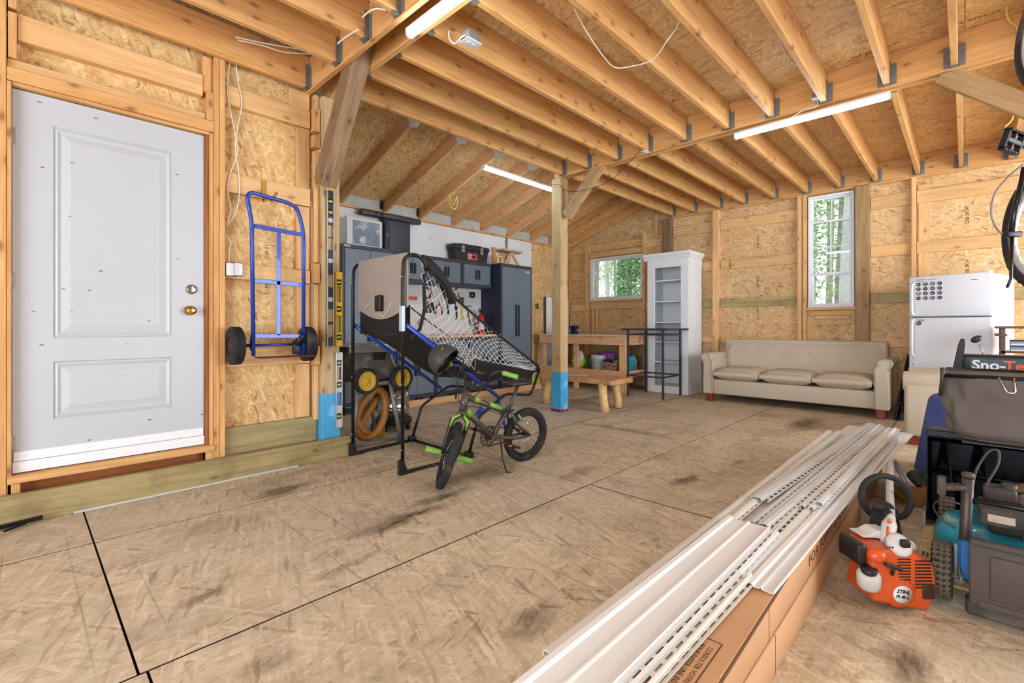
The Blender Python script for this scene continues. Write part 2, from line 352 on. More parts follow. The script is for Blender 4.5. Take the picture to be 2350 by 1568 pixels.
def beam2(parent, name, mat, p, q, w, h, c=.003, up=(0, 0, 1), label=None, **kw):
    """board from p to q (centre line), w wide, h deep"""
    p, q = Vector(p), Vector(q); x = (q-p).normalized(); z = Vector(up); z = (z-x*z.dot(x)).normalized(); y = z.cross(x)
    M = Matrix((x, y, z)).transposed().to_4x4(); L = (q-p).length/2
    o = MB().box((-L, -w/2, -h/2), (L, w/2, h/2), c=c).build(name, mat, parent, (p+q)/2, M.to_euler(), label, **kw); return o
# ================================================================== THE SETTING
XB, YS = 7.42, 5.55          # back wall sheathing, white wall face
# ---- floor: strand board sheets with open joints over a dark sub-base
floor = struct('floor'); m_edge = plain('joint_shade_edge', lin(44, 34, 26), .9, var=.2)  # sheet edges coloured dark to put shade into the open joints
MB().box((-3.4, -3.6, -.2), (7.5, 5.7, -.024)).build('subfloor', plain('subfloor_dark', lin(40, 32, 26), .9), floor)
rows = [-3.6, -3.11, -1.9, -.69, .53, 1.745, 2.96, 4.17, 5.4, 5.68]
offs = [1.3, .1, 1.4, 1.3, .28, .26, .26, 1.3, .1]
for r in range(len(rows)-1):
    x = -3.4; nx = offs[r]-2.3*2
    while nx < -3.35: nx += 2.3
    while x < 7.45:
        x1 = min(nx, 7.45)
        g = .007
        if x1-x > .05: MB().box((-(x1-x)/2+g/2, -(rows[r+1]-rows[r])/2+g/2, -.011), ((x1-x)/2-g/2, (rows[r+1]-rows[r])/2-g/2, .011), c=.0).edge_mi(1).build(
            'osb_panel', [m_osb_f, m_edge], floor, ((x+x1)/2, (rows[r]+rows[r+1])/2, -.0125+random.uniform(0, .0015)))
        x = x1; nx += 2.28
def boards_on(parent, rects, mat, name='girt'): 
    for a, b in rects: board(parent, name, mat, a, b)
# ---- left wall with the door
wall_left = struct('wall_left')
YSH = 3.66
def sheet_xz(parent, x0, x1, z0, z1, y, mat=None, t=.011, name='osb_panel'):
    MB().box((-(x1-x0)/2, -t/2, -(z1-z0)/2), ((x1-x0)/2, t/2, (z1-z0)/2), c=.0012).build(name, mat or m_osb_xz, parent, ((x0+x1)/2, y+t/2, (z0+z1)/2))
for x0, x1 in ((-3.4, -2.3), (-2.3, -1.1), (-1.1, .0)): sheet_xz(wall_left, x0, x1, .0, 3.04, YSH)
sheet_xz(wall_left, 0, .9, 2.30, 3.04, YSH); sheet_xz(wall_left, .9, 1.56, .14, 3.04, YSH)
Z = lambda v, u, Y: px(u, v, Y=Y).z
SF = 3.575   # face of studs
for x0, x1 in ((-2.2, -2.16), (-1.4, -1.36), (-.7, -.66), (-.16, -.05)): board(wall_left, 'stud', m_lum, (x0, SF, .1), (x1, YSH, 2.8))
for x0, x1 in ((.885, .917), (.919, .95)): board(wall_left, 'stud', m_lum, (x0, SF, .1), (x1, YSH, 2.8))
board(wall_left, 'jamb', m_lum, (-.048, SF, .05), (-.032, YSH, 2.295)); board(wall_left, 'jamb', m_lum, (.862, SF+.01, .05), (.884, YSH+.1, 2.295))
m_jd = lumber('red_brown_jamb', lin(128, 72, 34), lin(156, 92, 46), lin(170, 106, 58), lin(70, 36, 20), .3)
board(wall_left, 'jamb', m_jd, (.84, 3.6, .05), (.862, YSH+.1, 2.28))
board(wall_left, 'jamb', m_lum, (-.032, SF+.01, 2.281), (.862, YSH, 2.299))
zt = Z(162, 18, SF)
board(wall_left, 'header', m_lum, (-.048, SF, 2.30), (.884, YSH, 2.37))
# framing above the door
za, zb = Z(76, 40, 3.62), Z(38, 40, 3.62)
board(wall_left, 'girt', m_lum2, (-.01, 3.60, 2.53), (.828, YSH, 2.67)); board(wall_left, 'girt', m_lum2, (-.048, 3.60, 2.372), (.844, YSH, 2.42))
board(wall_left, 'block', m_lum, (-.045, 3.58, 2.422), (-.012, YSH, 2.66)); board(wall_left, 'block', m_lum, (.845, SF, 2.372), (.883, YSH, 2.56))
board(wall_left, 'block', m_lum, (-.045, 3.58, 2.68), (-.012, YSH, 2.8)); board(wall_left, 'block', m_lum, (.83, 3.61, 2.562), (.883, YSH, 2.8))
# bay right of the door
for zz0, zz1 in ((2.53, 2.66), (1.935, 2.07), (1.345, 1.445), (.74, .875)):
    board(wall_left, 'girt', m_lum2, (.952, 3.61, zz0), (1.535, YSH, zz1))
for zz0, zz1 in ((2.075, 2.525), (1.45, 1.93), (.88, 1.34), (.33, .735)): board(wall_left, 'nailer', m_lum2, (1.44, 3.625, zz0), (1.535, YSH, zz1))
board(wall_left, 'nailer', m_lum2, (1.39, 3.625, 2.665), (1.535, YSH, 2.8))
board(wall_left, 'nailer', m_treat, (.952, 3.62, .14), (1.59, YSH, .325))
for zz0, zz1 in ((2.51, 2.68), (2.39, 2.48), (1.35, 1.50), (.725, .87)): board(wall_left, 'block', m_lum, (1.545, 3.57, zz0), (1.594, 3.65, zz1))
for zz0, zz1 in ((1.51, 2.37), (.88, 1.34), (.3, .72), (2.69, 2.8)): board(wall_left, 'nailer', m_lum2, (1.56, 3.60, zz0), (1.596, 3.65, zz1))
# door sill framing and kerb
m_kerb = m_treat
board(wall_left, 'sill_plate', m_lum, (-.048, 3.56, .20), (.886, YSH, .24))
board(wall_left, 'block', m_lum, (-.048, 3.575, .0), (.0, YSH, .198)); board(wall_left, 'block', m_lum, (.84, 3.575, .0), (.884, YSH, .198))
MB().box((-.048, YSH-.01, 0), (.884, YSH, .19)).build('backing', m_jd, wall_left)
kerb = board(None, 'baseboard_left', m_kerb, (-3.3, 3.505, 0), (1.83, 3.545, .155), kind='structure')
MB().box((.2, 3.495, .0), (1.4, 3.503, .012)).build('sealant_bead', plain('pale_sealant', lin(196, 194, 184), .5), wall_left)
# ---- door
m_door = NT('scuffed_white_steel_door', .38); _t = m_door; _v = _t.obj(False)
_t.b.inputs['Base Color'].default_value = lin(214, 216, 220)
_vv = _t.mapping(_v, (8, .01, 24), (0, 0, 0)); _dd = _t.vor(_vv, 1., 'Distance'); _sp = _t.node('ShaderNodeSeparateColor'); _t.lk(_t.vor(_vv, 1.), _sp.inputs[0])
_m = _t.math('MULTIPLY', _t.ramp(_dd, [(.055, W1(1)), (.10, W1(0))]), _t.math('GREATER_THAN', _sp.outputs[0], .40))
_zz = _t.node('ShaderNodeSeparateXYZ'); _t.lk(_v, _zz.inputs[0])
_m = _t.math('MULTIPLY', _m, _t.ramp(_zz.outputs[2], [(.0, W1(1)), (.99, W1(.9))]))
_c2 = _t.mix(_t.ramp(_t.noise(_v, 2.5, 4, .6), [(.3, W1(.0)), (.75, W1(.25))]), lin(190, 193, 197), lin(174, 177, 182))
_t.col(_t.mix(_m, _c2, lin(66, 66, 66))); m_door = m_door.mat
door = thing('door_1', None, None, (-.03, 3.62, .25), kind='structure')
DW, DH = .868, 1.85
DH = 2.025
mb = MB(); wd, hd = DW, DH
def panel_door(mb, wd, hd, rects, t=.04):
    xs = sorted({0, wd, *[r[0] for r in rects], *[r[2] for r in rects]}); zs = sorted({0, hd, *[r[1] for r in rects], *[r[3] for r in rects]})
    for i in range(len(xs)-1):
        for j in range(len(zs)-1):
            x0, x1, z0, z1 = xs[i], xs[i+1], zs[j], zs[j+1]
            if (x0, z0, x1, z1) in rects: continue
            mb.add([(x0, 0, z0), (x1, 0, z0), (x1, 0, z1), (x0, 0, z1)], [(0, 1, 2, 3)])
    for x0, z0, x1, z1 in rects:
        rings = [(0, 0), (.006, .009), (.018, .003), (.03, .010), (.034, .011), (.07, .002)]
        pr = None
        for ins, y in rings:
            q = [(x0+ins, y, z0+ins), (x1-ins, y, z0+ins), (x1-ins, y, z1-ins), (x0+ins, y, z1-ins)]
            if pr:
                for k in range(4): mb.add([pr[k], pr[(k+1) % 4], q[(k+1) % 4], q[k]], [(0, 1, 2, 3)])
            pr = q
        mb.add(pr, [(0, 1, 2, 3)])
    mb.add([(0, 0, 0), (wd, 0, 0), (wd, 0, hd), (0, 0, hd), (0, t, 0), (wd, t, 0), (wd, t, hd), (0, t, hd)], [(0, 1, 5, 4), (1, 2, 6, 5), (2, 3, 7, 6), (3, 0, 4, 7), (4, 5, 6, 7)])
def DXZ(u, v): p = px(u, v, Y=3.62); return p.x+.03, p.z-.25
l1 = DXZ(122, 289); l2 = DXZ(397, 775); b1 = DXZ(122, 835); b2 = DXZ(397, 935)
rects = [(l1[0], round(DXZ(122, 776)[1], 4), l2[0], round(DXZ(122, 289)[1], 4)), (l1[0], round(DXZ(122, 962)[1], 4), l2[0], round(DXZ(122, 830)[1], 4))]
mb = MB(); panel_door(mb, DW, DH, rects); mb.build('door_slab', m_door, door)
MB().box((.004, -.008, .055), (DW-.004, .0, .105), c=.002).build('door_sweep', m_vinyl, door)
MB().box((.0, -.012, -.005), (DW, .0, .052), c=.002).build('bottom_rail', m_vinyl, door)
for k in range(4):
    MB().lathe([(0, -.004), (.007, -.003), (.008, 0)], 10, T(.05+k*.255, -.009, .083-.0)@RX(PI/2)).build('screw', m_steel, door)
for z in (DH-.25, DH/2, .15): MB().cyl((-.004, -.006, z-.045), (-.004, -.006, z+.045), .007).box((-.018, -.001, z-.045), (.012, .002, z+.045)).build('hinge', m_steel, door)
kp = px(437, 713, Y=3.6); dp = px(441, 664, Y=3.6)
kn = MB().lathe([(.0, 0), (.032, 0), (.03, .006), (.012, .012), (.011, .03), (.024, .038), (.029, .05), (.026, .062), (.015, .067), (.0, .067)], 24, T(kp.x+.03, 0, kp.z-.25)@RX(PI/2)).build('door_knob', m_brass, door)
MB().lathe([(.0, 0), (.031, 0), (.03, .008), (.022, .012), (0, .012)], 24, T(dp.x+.03, 0, dp.z-.25)@RX(PI/2)).box((-.005, -.03, -.016), (.005, -.01, .016), T(dp.x+.03, 0, dp.z-.25)).build('deadbolt', plain('satin_nickel', lin(150, 146, 138), .3, .9), door)
# ---- ceiling: joists, hangers, sheets
ceiling = struct('ceiling'); ZJ, ZT = 2.80, 3.035
seams = [-3.4, -2.1, -.9, .3, 1.5, 2.70, 3.886, 5.09, 6.30, 7.5]
for i in range(len(seams)-1):
    y = -3.6+(i % 2)*1.2-1.2
    while y < 3.5:
        y0, y1 = max(y, -3.6), min(y+2.4, 3.46)
        if y1-y0 > .05: MB().box((-(seams[i+1]-seams[i])/2+.004, -(y1-y0)/2+.0015, -.008), ((seams[i+1]-seams[i])/2-.004, (y1-y0)/2-.0015, .008)).build('osb_panel', m_osb_c, ceiling, ((seams[i]+seams[i+1])/2, (y0+y1)/2, ZT+.009))
        y += 2.4
MB().box((-3.4, -3.6, ZT+.018), (7.5, 3.46, ZT+.05)).build('decking', plain('dark_decking', lin(50, 38, 28), .9), ceiling)
jy = [3.43, 3.075, 2.69, 2.335, 1.94, 1.55, 1.185, .81, .417, .053, -.33, -.71, -1.1, -1.5, -1.9, -2.3, -2.7, -3.1, -3.5]
def hanger(x, y, sgn):
    m = MB(); w = .021
    m.box((0, -w-.002, -.003), (sgn*.04, w+.002, 0), None)
    for s_ in (-1, 1):
        m.box((0, s_*w, -.003), (sgn*.03, s_*(w+.002), .17)); m.box((sgn*.0, s_*w, 0), (sgn*.002, s_*(w+.035), .15))
    return m.build('joist_hanger', m_hang, ceiling, (x, y, ZJ+.0))
def joist_row(x0, x1, ys, ends):
    for y in ys:
        board(ceiling, 'joist', m_lum, (x0+.002, y-.019, ZJ+random.uniform(0, .004)), (x1-.002, y+.019, ZT))
        for e in ends: hanger(x0+.001 if e == 0 else x1-.001, y, 1 if e == 0 else -1)
joist_row(-3.3, 1.50, [3.56]+jy[1:], (1,))
joist_row(1.70, 4.44, jy, (0, 1))
joist_row(4.56, 7.30, [y-.02 for y in jy], (0, 1))
board(ceiling, 'header', m_lum, (7.305, -3.6, ZJ-.005), (7.345, 3.44, ZT)); board(ceiling, 'header', m_lum, (7.347, -3.6, ZJ-.02), (7.40, 3.44, ZT))
near_beam = thing('ceiling_beam', 'doubled lumber beam over the nearer post with a brace between its two planks', 'beam', (1.6, 0, ZJ-.01))
board(near_beam, 'plank', m_lum, (-.10, -3.6, 0), (-.062, 3.70, .245)); board(near_beam, 'plank', m_lum, (.062, -3.6, 0), (.10, 3.70, .245))
mid_beam = thing('ceiling_beam', 'built-up lumber beam over the blue-taped centre post carrying the long light tube', 'beam', (4.5, 0, ZJ-.008))
board(mid_beam, 'plank', m_lum, (-.057, -3.6, 0), (-.019, 3.56, .243)); board(mid_beam, 'plank', m_lum, (.019, -3.6, 0), (.057, 3.56, .243)); board(mid_beam, 'plank', m_lum, (-.018, -3.6, .01), (.018, 3.43, .243))
# ---- posts and braces
m_tape = plain('blue_tape', lin(74, 168, 220), .45, var=.15, sc=12, bump=.3, bsc=18); m_tape2 = plain('pale_blue_tape_patch', lin(120, 196, 232), .4, var=.1); m_red = plain('dark_red_tape', lin(136, 36, 62), .5)
def post(x0, y0, w, top, label, tape_z, mat=m_post):
    p = thing('post', label, 'post', (x0+w/2, y0+w/2, 0))
    h = w/2; board(p, 'timber', mat, (-h, -h, 0), (h, h, top), c=.004)
    if tape_z:
        MB().box((-h-.003, -h-.003, .03), (h+.003, h+.003, tape_z), c=.003).build('tape_wrap', m_tape, p)
        MB().box((-h-.005, -h-.005, .0), (h+.005, h+.005, .028), c=.002).build('tape_band', m_red, p)
        for dz, a in ((tape_z-.14, .4), (.06, -.3)): MB().box((-.03, -.001, -.04), (.03, .001, .04), T(.015, -h-.0045, dz)@RY(a)).build('tape_patch', m_tape2, p)
    return p
post(1.60, 3.55, .14, 2.79, 'nearer timber post at the end of the kerb hung with three levels', .50)
post(4.44, 3.46, .14, 2.79, 'free-standing centre post with light blue tape around its foot', .47)
post(4.44, -.68, .14, 2.79, 'timber post just beyond the right edge with a brace up to the beam', 0)
def brace(p, q, w, h, mat, label, n='brace'):
    b = thing(n, label, 'brace', p); beam2(b, 'timber', mat, (0, 0, 0), Vector(q)-Vector(p), w, h, c=.004)
    d = (Vector(q)-Vector(p)).normalized()
    for t in (.1, .17):
        for s_ in (-.04, .04): MB().sph(tuple(d*t*1.0+Vector((0, 0, 0))+Vector((-w/2-.001, s_*.7, s_*.7))), (.003, .008, .008), 8, 5).build('bolt', m_steel, b)
    return b
brace((1.6, 3.50, 2.10), (1.6, 2.93, 2.95), .12, .15, m_dpost, 'dark weathered knee brace rising from the nearer post to the doubled beam')
brace((4.5, 3.42, 2.33), (4.5, 2.93, 2.84), .09, .12, m_bpost, 'knee brace from the blue-taped centre post up to the beam')
brace((4.5, -.50, 2.25), (4.5, .12, 2.80), .035, .13, m_bpost, 'grey-brown knee brace at the upper right edge')
# ---- back wall
wall_back = struct('wall_back'); BS = 7.35
def sheet_yz(y0, y1, z0, z1, x=XB, mat=None, name='osb_panel'):
    MB().box((-.0055, -(y1-y0)/2, -(z1-z0)/2), (.0055, (y1-y0)/2, (z1-z0)/2), c=.0012).build(name, mat or m_osb_yz, wall_back, (x+.0055, (y0+y1)/2, (z0+z1)/2))
W1Y = (3.985, 5.06); W1Z = (1.50, 2.27); W2Y = (1.02, 1.53); W2Z = (1.27, 2.76)
for y0, y1 in ((-3.6, -2.4), (-2.4, -1.2), (-1.2, 0), (0, W2Y[0])): sheet_yz(y0, y1, 0, 3.1)
sheet_yz(*W2Y, 0, W2Z[0]); sheet_yz(*W2Y, W2Z[1], 3.1); sheet_yz(W2Y[1], 2.74, 0, 3.1); sheet_yz(2.74, W1Y[0], 0, 3.3)
sheet_yz(*W1Y, 0, W1Z[0]); sheet_yz(*W1Y, W1Z[1], 3.1); sheet_yz(W1Y[1], 5.6, 0, 3.0)
for y0, y1, z1, mt in ((2.70, 2.79, 2.79, m_lum2), (1.60, 1.65, 2.79, m_lum2), (1.545, 1.59, 2.79, m_lum2), (.42, .462, 2.79, m_lum2), (-.8, -.76, 2.79, m_lum), (-2, -1.96, 2.79, m_lum), (3.925, 3.975, 2.6, m_lum2), (5.07, 5.15, 2.5, m_lum2), (5.50, 5.54, 2.5, m_lum)):
    board(wall_back, 'stud', mt, (BS-.01, y0, 0), (XB, y1, z1))
board(wall_back, 'post', m_dpost, (BS-.03, 3.45, 0), (XB, 3.61, 2.78)); board(wall_back, 'post', m_bpost, (BS-.03, .86, 0), (XB, 1.005, 2.79))
board(wall_back, 'nailer', m_lum2, (7.397, .30, 0), (7.419, .40, 2.7))
zz = [(2.48, 2.63, m_lum2), (1.885, 2.02, m_lum2), (1.31, 1.435, m_treat), (.77, .87, m_lum2)]
for y0, y1 in ((2.80, 3.44), (1.66, 2.69), (.465, .855), (-.75, .415), (-1.95, -.81), (-3.6, -2.01)):
    for z0, z1, mt in zz: board(wall_back, 'girt', mt, (7.385, y0, z0), (XB, y1, z1))
for y0, y1, z0, z1 in ((3.62, 3.92, 2.36, 2.5), (3.98, 5.49, 2.40, 2.53), (3.62, 3.92, 1.9, 2.02), (5.16, 5.49, 1.9, 2.03), (5.16, 5.49, 1.3, 1.43), (3.62, 3.92, 1.3, 1.43), (5.16, 5.49, .7, .85), (3.98, 5.06, .7, .82)):
    board(wall_back, 'girt', m_lum2, (7.385, y0, z0), (XB, y1, z1))
board(wall_back, 'nailer', m_lum2, (7.39, 3.7, 2.55), (XB, 3.78, 3.0)); 
board(wall_back, 'header', m_lum2, (7.36, 3.98, 2.29), (XB, 5.06, 2.38))
board(wall_back, 'sill_board', m_lum2, (7.31, 3.98, W1Z[0]-.035), (XB, 5.09, W1Z[0]-.002)); board(wall_back, 'apron', m_lum2, (7.38, 3.985, 1.34), (XB, 5.06, 1.46))
for y in (4.90, 4.98): board(wall_back, 'stud', m_lum2, (7.38, y, 0.83), (XB, y+.04, 1.335))
board(wall_back, 'sill_board', m_lum2, (7.31, 1.0, W2Z[0]-.035), (XB, 1.545, W2Z[0]-.002)); board(wall_back, 'apron', m_lum2, (7.37, 1.07, 1.12), (XB, 1.45, 1.16)); board(wall_back, 'apron', m_lum2, (7.38, 1.03, 1.165), (XB, 1.5, 1.23))
board(wall_back, 'bracket', m_lum2, (7.36, 1.012, 1.05), (XB, 1.045, 1.23))
def window(n, y0, y1, z0, z1, kind):
    wn_ = thing(n, None, None, (7.37, 0, 0), kind='structure'); f = .032
    m = MB()
    for a, b in (((0, y0, z0), (.08, y1, z0+f)), ((0, y0, z1-f), (.08, y1, z1)), ((0, y0, z0+f), (.08, y0+f, z1-f)), ((0, y1-f, z0+f), (.08, y1, z1-f))): m.box(a, b, c=.003)
    m.build('window_frame', m_vinyl, wn_)
    def sash(a0, a1, c0, c1, x, g=None):
        s_ = .026; q = MB()
        for a, b in (((x, a0, c0), (x+.03, a1, c0+s_)), ((x, a0, c1-s_), (x+.03, a1, c1)), ((x, a0, c0+s_), (x+.03, a0+s_, c1-s_)), ((x, a1-s_, c0+s_), (x+.03, a1, c1-s_))): q.box(a, b, c=.003)
        so = q.build('sash', m_vinyl, wn_)
        MB().box((x+.012, a0+s_, c0+s_), (x+.016, a1-s_, c1-s_)).build('pane', m_glass, so)
        if g:
            q = MB(); 
            for yy in g[0]: q.box((x+.009, yy-.006, c0+s_), (x+.02, yy+.006, c1-s_))
            for zz_ in g[1]: q.box((x+.0085, a0+s_, zz_-.006), (x+.0205, a1-s_, zz_+.006))
            q.build('glazing_bar', m_vinyl, so)
    if kind == 'slide':
        ym = (y0+y1)/2+.02; sash(y0+f, ym+.02, z0+f, z1-f, .04); sash(ym-.02, y1-f, z0+f, z1-f, .01)
    else:
        zm = z0+(z1-z0)*.52; ym = (y0+y1)/2
        sash(y0+f, y1-f, zm-.02, z1-f, .045, ([ym], [zm+.35])); sash(y0+f, y1-f, z0+f, zm+.66, .008, ([ym], [zm+.0, zm+.33]))
        for yy in (y0+.15, y1-.15): MB().rbox((-.03, yy-.025, z0-.0), (.0, yy+.025, z0+.02), .006).build('crank', m_vinyl, wn_)
    return wn_
window('window_1', *W1Y, *W1Z, 'slide')
def window2():
    # tall double-hung window, lower sash pushed up
    y0, y1, z0, z1 = *W2Y, *W2Z; w_ = thing('window_2', None, None, (7.37, 0, 0), kind='structure'); f = .03
    m = MB()
    for a, b in (((0, y0, z0), (.08, y1, z0+f)), ((0, y0, z1-f), (.08, y1, z1)), ((0, y0, z0+f), (.08, y0+f, z1-f)), ((0, y1-f, z0+f), (.08, y1, z1-f))): m.box(a, b, c=.003)
    m.build('window_frame', m_vinyl, w_)
    for c0, c1, x, bars in ((2.02-.03, z1-f, .045, (2.40,)), (1.71, 2.42, .01, (2.07,)), (z0+f, 1.72, .05, ())):
        s_ = .024; a0, a1 = y0+f, y1-f; q = MB()
        for a, b in (((x, a0, c0), (x+.028, a1, c0+s_)), ((x, a0, c1-s_), (x+.028, a1, c1)), ((x, a0, c0+s_), (x+.028, a0+s_, c1-s_)), ((x, a1-s_, c0+s_), (x+.028, a1, c1-s_))): q.box(a, b, c=.003)
        so = q.build('sash', m_vinyl, w_); MB().box((x+.012, a0+s_, c0+s_), (x+.016, a1-s_, c1-s_)).build('pane', m_glass, so)
        q = MB(); q.box((x+.009, (y0+y1)/2-.006, c0+s_), (x+.02, (y0+y1)/2+.006, c1-s_))
        for b in bars: q.box((x+.0085, a0+s_, b-.006), (x+.0205, a1-s_, b+.006))
        if c0 > 1.8 or x < .02: q.build('glazing_bar', m_vinyl, so)
    for yy in (y0+.12, y1-.12): MB().rbox((-.03, yy-.02, z0), (.0, yy+.02, z0+.02), .006).build('latch', m_vinyl, w_)
window2()
# ---- white side wall of the lean-to bay
wall_side = struct('wall_side')
for x0, x1 in ((-3.4, -1.4), (-1.4, .7), (.7, 2.9), (2.9, 5.1), (5.1, 6.28)): sheet_xz(wall_side, x0, x1, 0, 2.50, YS, m_whitewall, name='wallboard')
sheet_xz(wall_side, 6.285, 7.42, 0, 2.50, YS+.012)
board(wall_side, 'top_plate', m_lum, (-3.4, 5.50, 2.50), (7.4, YS+.04, 2.525))
MB().box((-3.4, YS, 2.525), (7.42, YS+.01, 2.80)).build('soffit_board', m_soffitgap, wall_side)
# ---- lean-to roof: rafters, gussets, sheets
lean = struct('trim_1'); SL = .335
zr = lambda y: 2.53+(5.5-y)*SL
rx = [-2.7, -2.1, -1.5, -.9, -.3, .3, .9, 1.5, 2.12, 2.72, 3.33, 3.90, 4.49, 5.07, 5.67, 6.25, 6.76, 7.32]
for x in rx:
    beam2(lean, 'rafter', m_bench if x < 6 else m_lum, (x, 5.54, zr(5.54)+.07), (x, 3.47, zr(3.47)+.07), .038, .145, label=None)
    if 2 < x < 7.3: MB().prism([(3.60, zr(3.60)+.12), (4.02, zr(4.02)+.12), (4.00, zr(4.0)-.02), (3.88, zr(3.88)-.10), (3.60, zr(3.6)-.02)], x-.031, x-.0195, Matrix(((0, 0, 1, 0), (1, 0, 0, 0), (0, 1, 0, 0), (0, 0, 0, 1)))).build('gusset', m_shelfw if x < 5.5 else m_lum2, lean)
e = [-3.4, -1.0, 1.4, 3.8, 6.2, 7.45]
rowsy = [(5.62, 4.94), (4.94, 3.72), (3.72, 3.40)]
m_osb_l = osb('osb_lean_to', (lin(200, 146, 88), lin(224, 178, 118), lin(240, 208, 156)), lin(110, 66, 34), 'XY')
for k, (ya, yb) in enumerate(rowsy):
    for i in range(5):
        sft = .0 if k % 2 else -.0
        L = math.hypot(ya-yb, (ya-yb)*SL); o = MB().box((-(e[i+1]-e[i])/2+.001, -L/2+.004, 0), ((e[i+1]-e[i])/2-.001, L/2-.004, .012)).build('osb_panel', m_osb_l, lean, ((e[i]+e[i+1])/2, (ya+yb)/2, zr((ya+yb)/2)+.147), (-math.atan(SL), 0, 0))
MB().box((-3.45, 3.36, 3.44), (7.5, 5.75, 3.5)).build('roof_underlay', plain('dark_underlay', lin(40, 36, 34), .9), lean)
MB().box((-3.4, 3.38, 3.085), (7.45, 3.42, 3.45)).build('blocking', m_lum, lean)
# black foam sealant along two rafter bays
m_foam = plain('black_sealant', lin(24, 24, 26), .5, var=.3)
for xa, xb_ in ((2.74, 3.31), (3.35, 3.88)):
    pts = [(xa+.02, 5.53, 2.80)]+[(xa+(xb_-xa)*k/9+random.uniform(-.01, .01), 5.53, 2.81-.01*k/9+random.uniform(-.008, .008)-k*.006) for k in range(10)]+[(xb_-.02, 5.53, 2.70), (xb_-.025, 5.53, 2.56)]
    MB().tube(pts, [.009+random.uniform(0, .008) for _ in pts], 6).build('sealant_bead', m_foam, wall_side)
# gable end board of lean-to and closing walls out of view
MB().add([(XB, 3.4, 2.9), (XB, 5.6, 2.5), (XB, 5.6, 2.66), (XB, 3.4, 3.45)], [(0, 1, 2, 3)]).build('gable_panel', m_osb_yz, wall_back, thick=.01)
wall_right = struct('wall_right')
for a, b in (((-3.4, -3.62, 0), (2.6, -3.6, 3.05)), ((6.3, -3.62, 0), (7.45, -3.6, 3.05)), ((2.6, -3.62, 2.45), (6.3, -3.6, 3.05))): MB().box(a, b).build('osb_panel', m_osb_xz, wall_right)
wall_front = struct('wall_front')
for a, b in (((-3.42, -3.6, 0), (-3.4, -1.9, 3.05)), ((-3.42, 2.3, 0), (-3.4, 5.6, 3.4)), ((-3.42, -1.9, 2.6), (-3.4, 2.3, 3.05))): MB().box(a, b).build('osb_panel', m_osb_yz, wall_front)
# ---- shop lights
m_led = emit('led_diffuser', (.75, .90, 1.), 36)
def tube_light(p, q, label, parent_len=1.2):
    p, q = Vector(p), Vector(q); t = thing('tube_light', label, 'ceiling light', p, group='led shop lights'); d = (q-p)
    M = frame((0, 0, 0), d, (0, 0, 1)); L = d.length
    MB().box((.004, -.03, .0), (.024, .03, L), M, c=.003).build('housing', m_shelfw, t)
    pr = [(.003, -.026), (-.012, -.024), (-.024, -.012), (-.027, 0), (-.024, .012), (-.012, .024), (.003, .026)]
    MB().prism(pr, .012, L-.012, M, smooth=True).build('diffuser', m_led, t)
    for z in (0, L-.012): MB().prism([(x*1.1, y*1.1) for x, y in pr], z, z+.012, M).build('end_cap', m_white, t)
    for z in (.12, L-.12): MB().tube([(0, -.025, 0), (0, 0, .05), (0, .02, .0)], .002, 5, M=T(*(M@Vector((.02, 0, z)))) ).build('hook', m_steel, t)
    return t
a = px(1690, 316, X=4.53); b = px(2042, 230, X=4.53)
tube_light((4.47, 1.50, 2.735), (4.47, .40, 2.735), 'long lit white tube light hung under the centre beam')
tube_light((3.55, 3.86, 2.79), (4.76, 3.86, 2.79), 'lit tube light under the rafters left of the centre post')
tube_light((1.60, 2.38, 2.755), (1.60, 1.18, 2.755), 'brightest nearest tube light cut by the top edge of the picture')
for k, (p, q) in enumerate((((-1.2, 1.2, 2.74), (-1.2, 0, 2.74)), ((1.6, -.4, 2.74), (1.6, -1.6, 2.74)), ((4.5, -1.4, 2.74), (4.5, -2.6, 2.74)), ((.3, 4.6, 2.6), (1.5, 4.6, 2.6)))): tube_light(p, q, 'added unseen tube light %s' % ['behind the camera', 'over the near right bay', 'over the far right bay', 'in the hidden end of the side bay'][k])  # tubes out of view, added to brighten the room
# ================================================================== SOFA, SHELVES, TABLES
m_sofa = plain('beige_sofa_fabric', lin(198, 184, 162), .85, var=.06, sc=40, bump=.25, bsc=400, spec=.15)
m_cherry = plain('red_stained_wood', lin(128, 54, 28), .35, var=.2, sc=10)
def cushion(m, x0, x1, y0, y1, z0, z1, bul=.025, n=10, e=.16, M=None):
    """puffed box cushion"""
    def P(i, j, top):
        u, v = i/n, j/n; g = lambda t: min(1, (min(t, 1-t)/e))**.5 if min(t, 1-t) < e else 1
        a = g(u)*g(v); zm = (z0+z1)/2; h = (z1-z0)/2
        return (x0+(x1-x0)*u, y0+(y1-y0)*v, zm+(1 if top else -1)*(h*(.35+.65*a)+bul*math.sin(PI*u)*math.sin(PI*v)))
    for top in (1, 0):
        m.grid(lambda u, v: P(u*n, v*n, top), n, n, M)
    for side in range(4):
        def F(t, s_):
            i, j = [(t*n, 0), (n, t*n), ((1-t)*n, n), (0, (1-t)*n)][side]
            a, b = P(i, j, 0), P(i, j, 1); z = a[2]+(b[2]-a[2])*s_; o = math.sin(PI*s_)*.012
            d = [(0, -1), (1, 0), (0, 1), (-1, 0)][side]
            return (a[0]+d[0]*o, a[1]+d[1]*o, z)
        m.grid(F, n, 4, M)
    return m
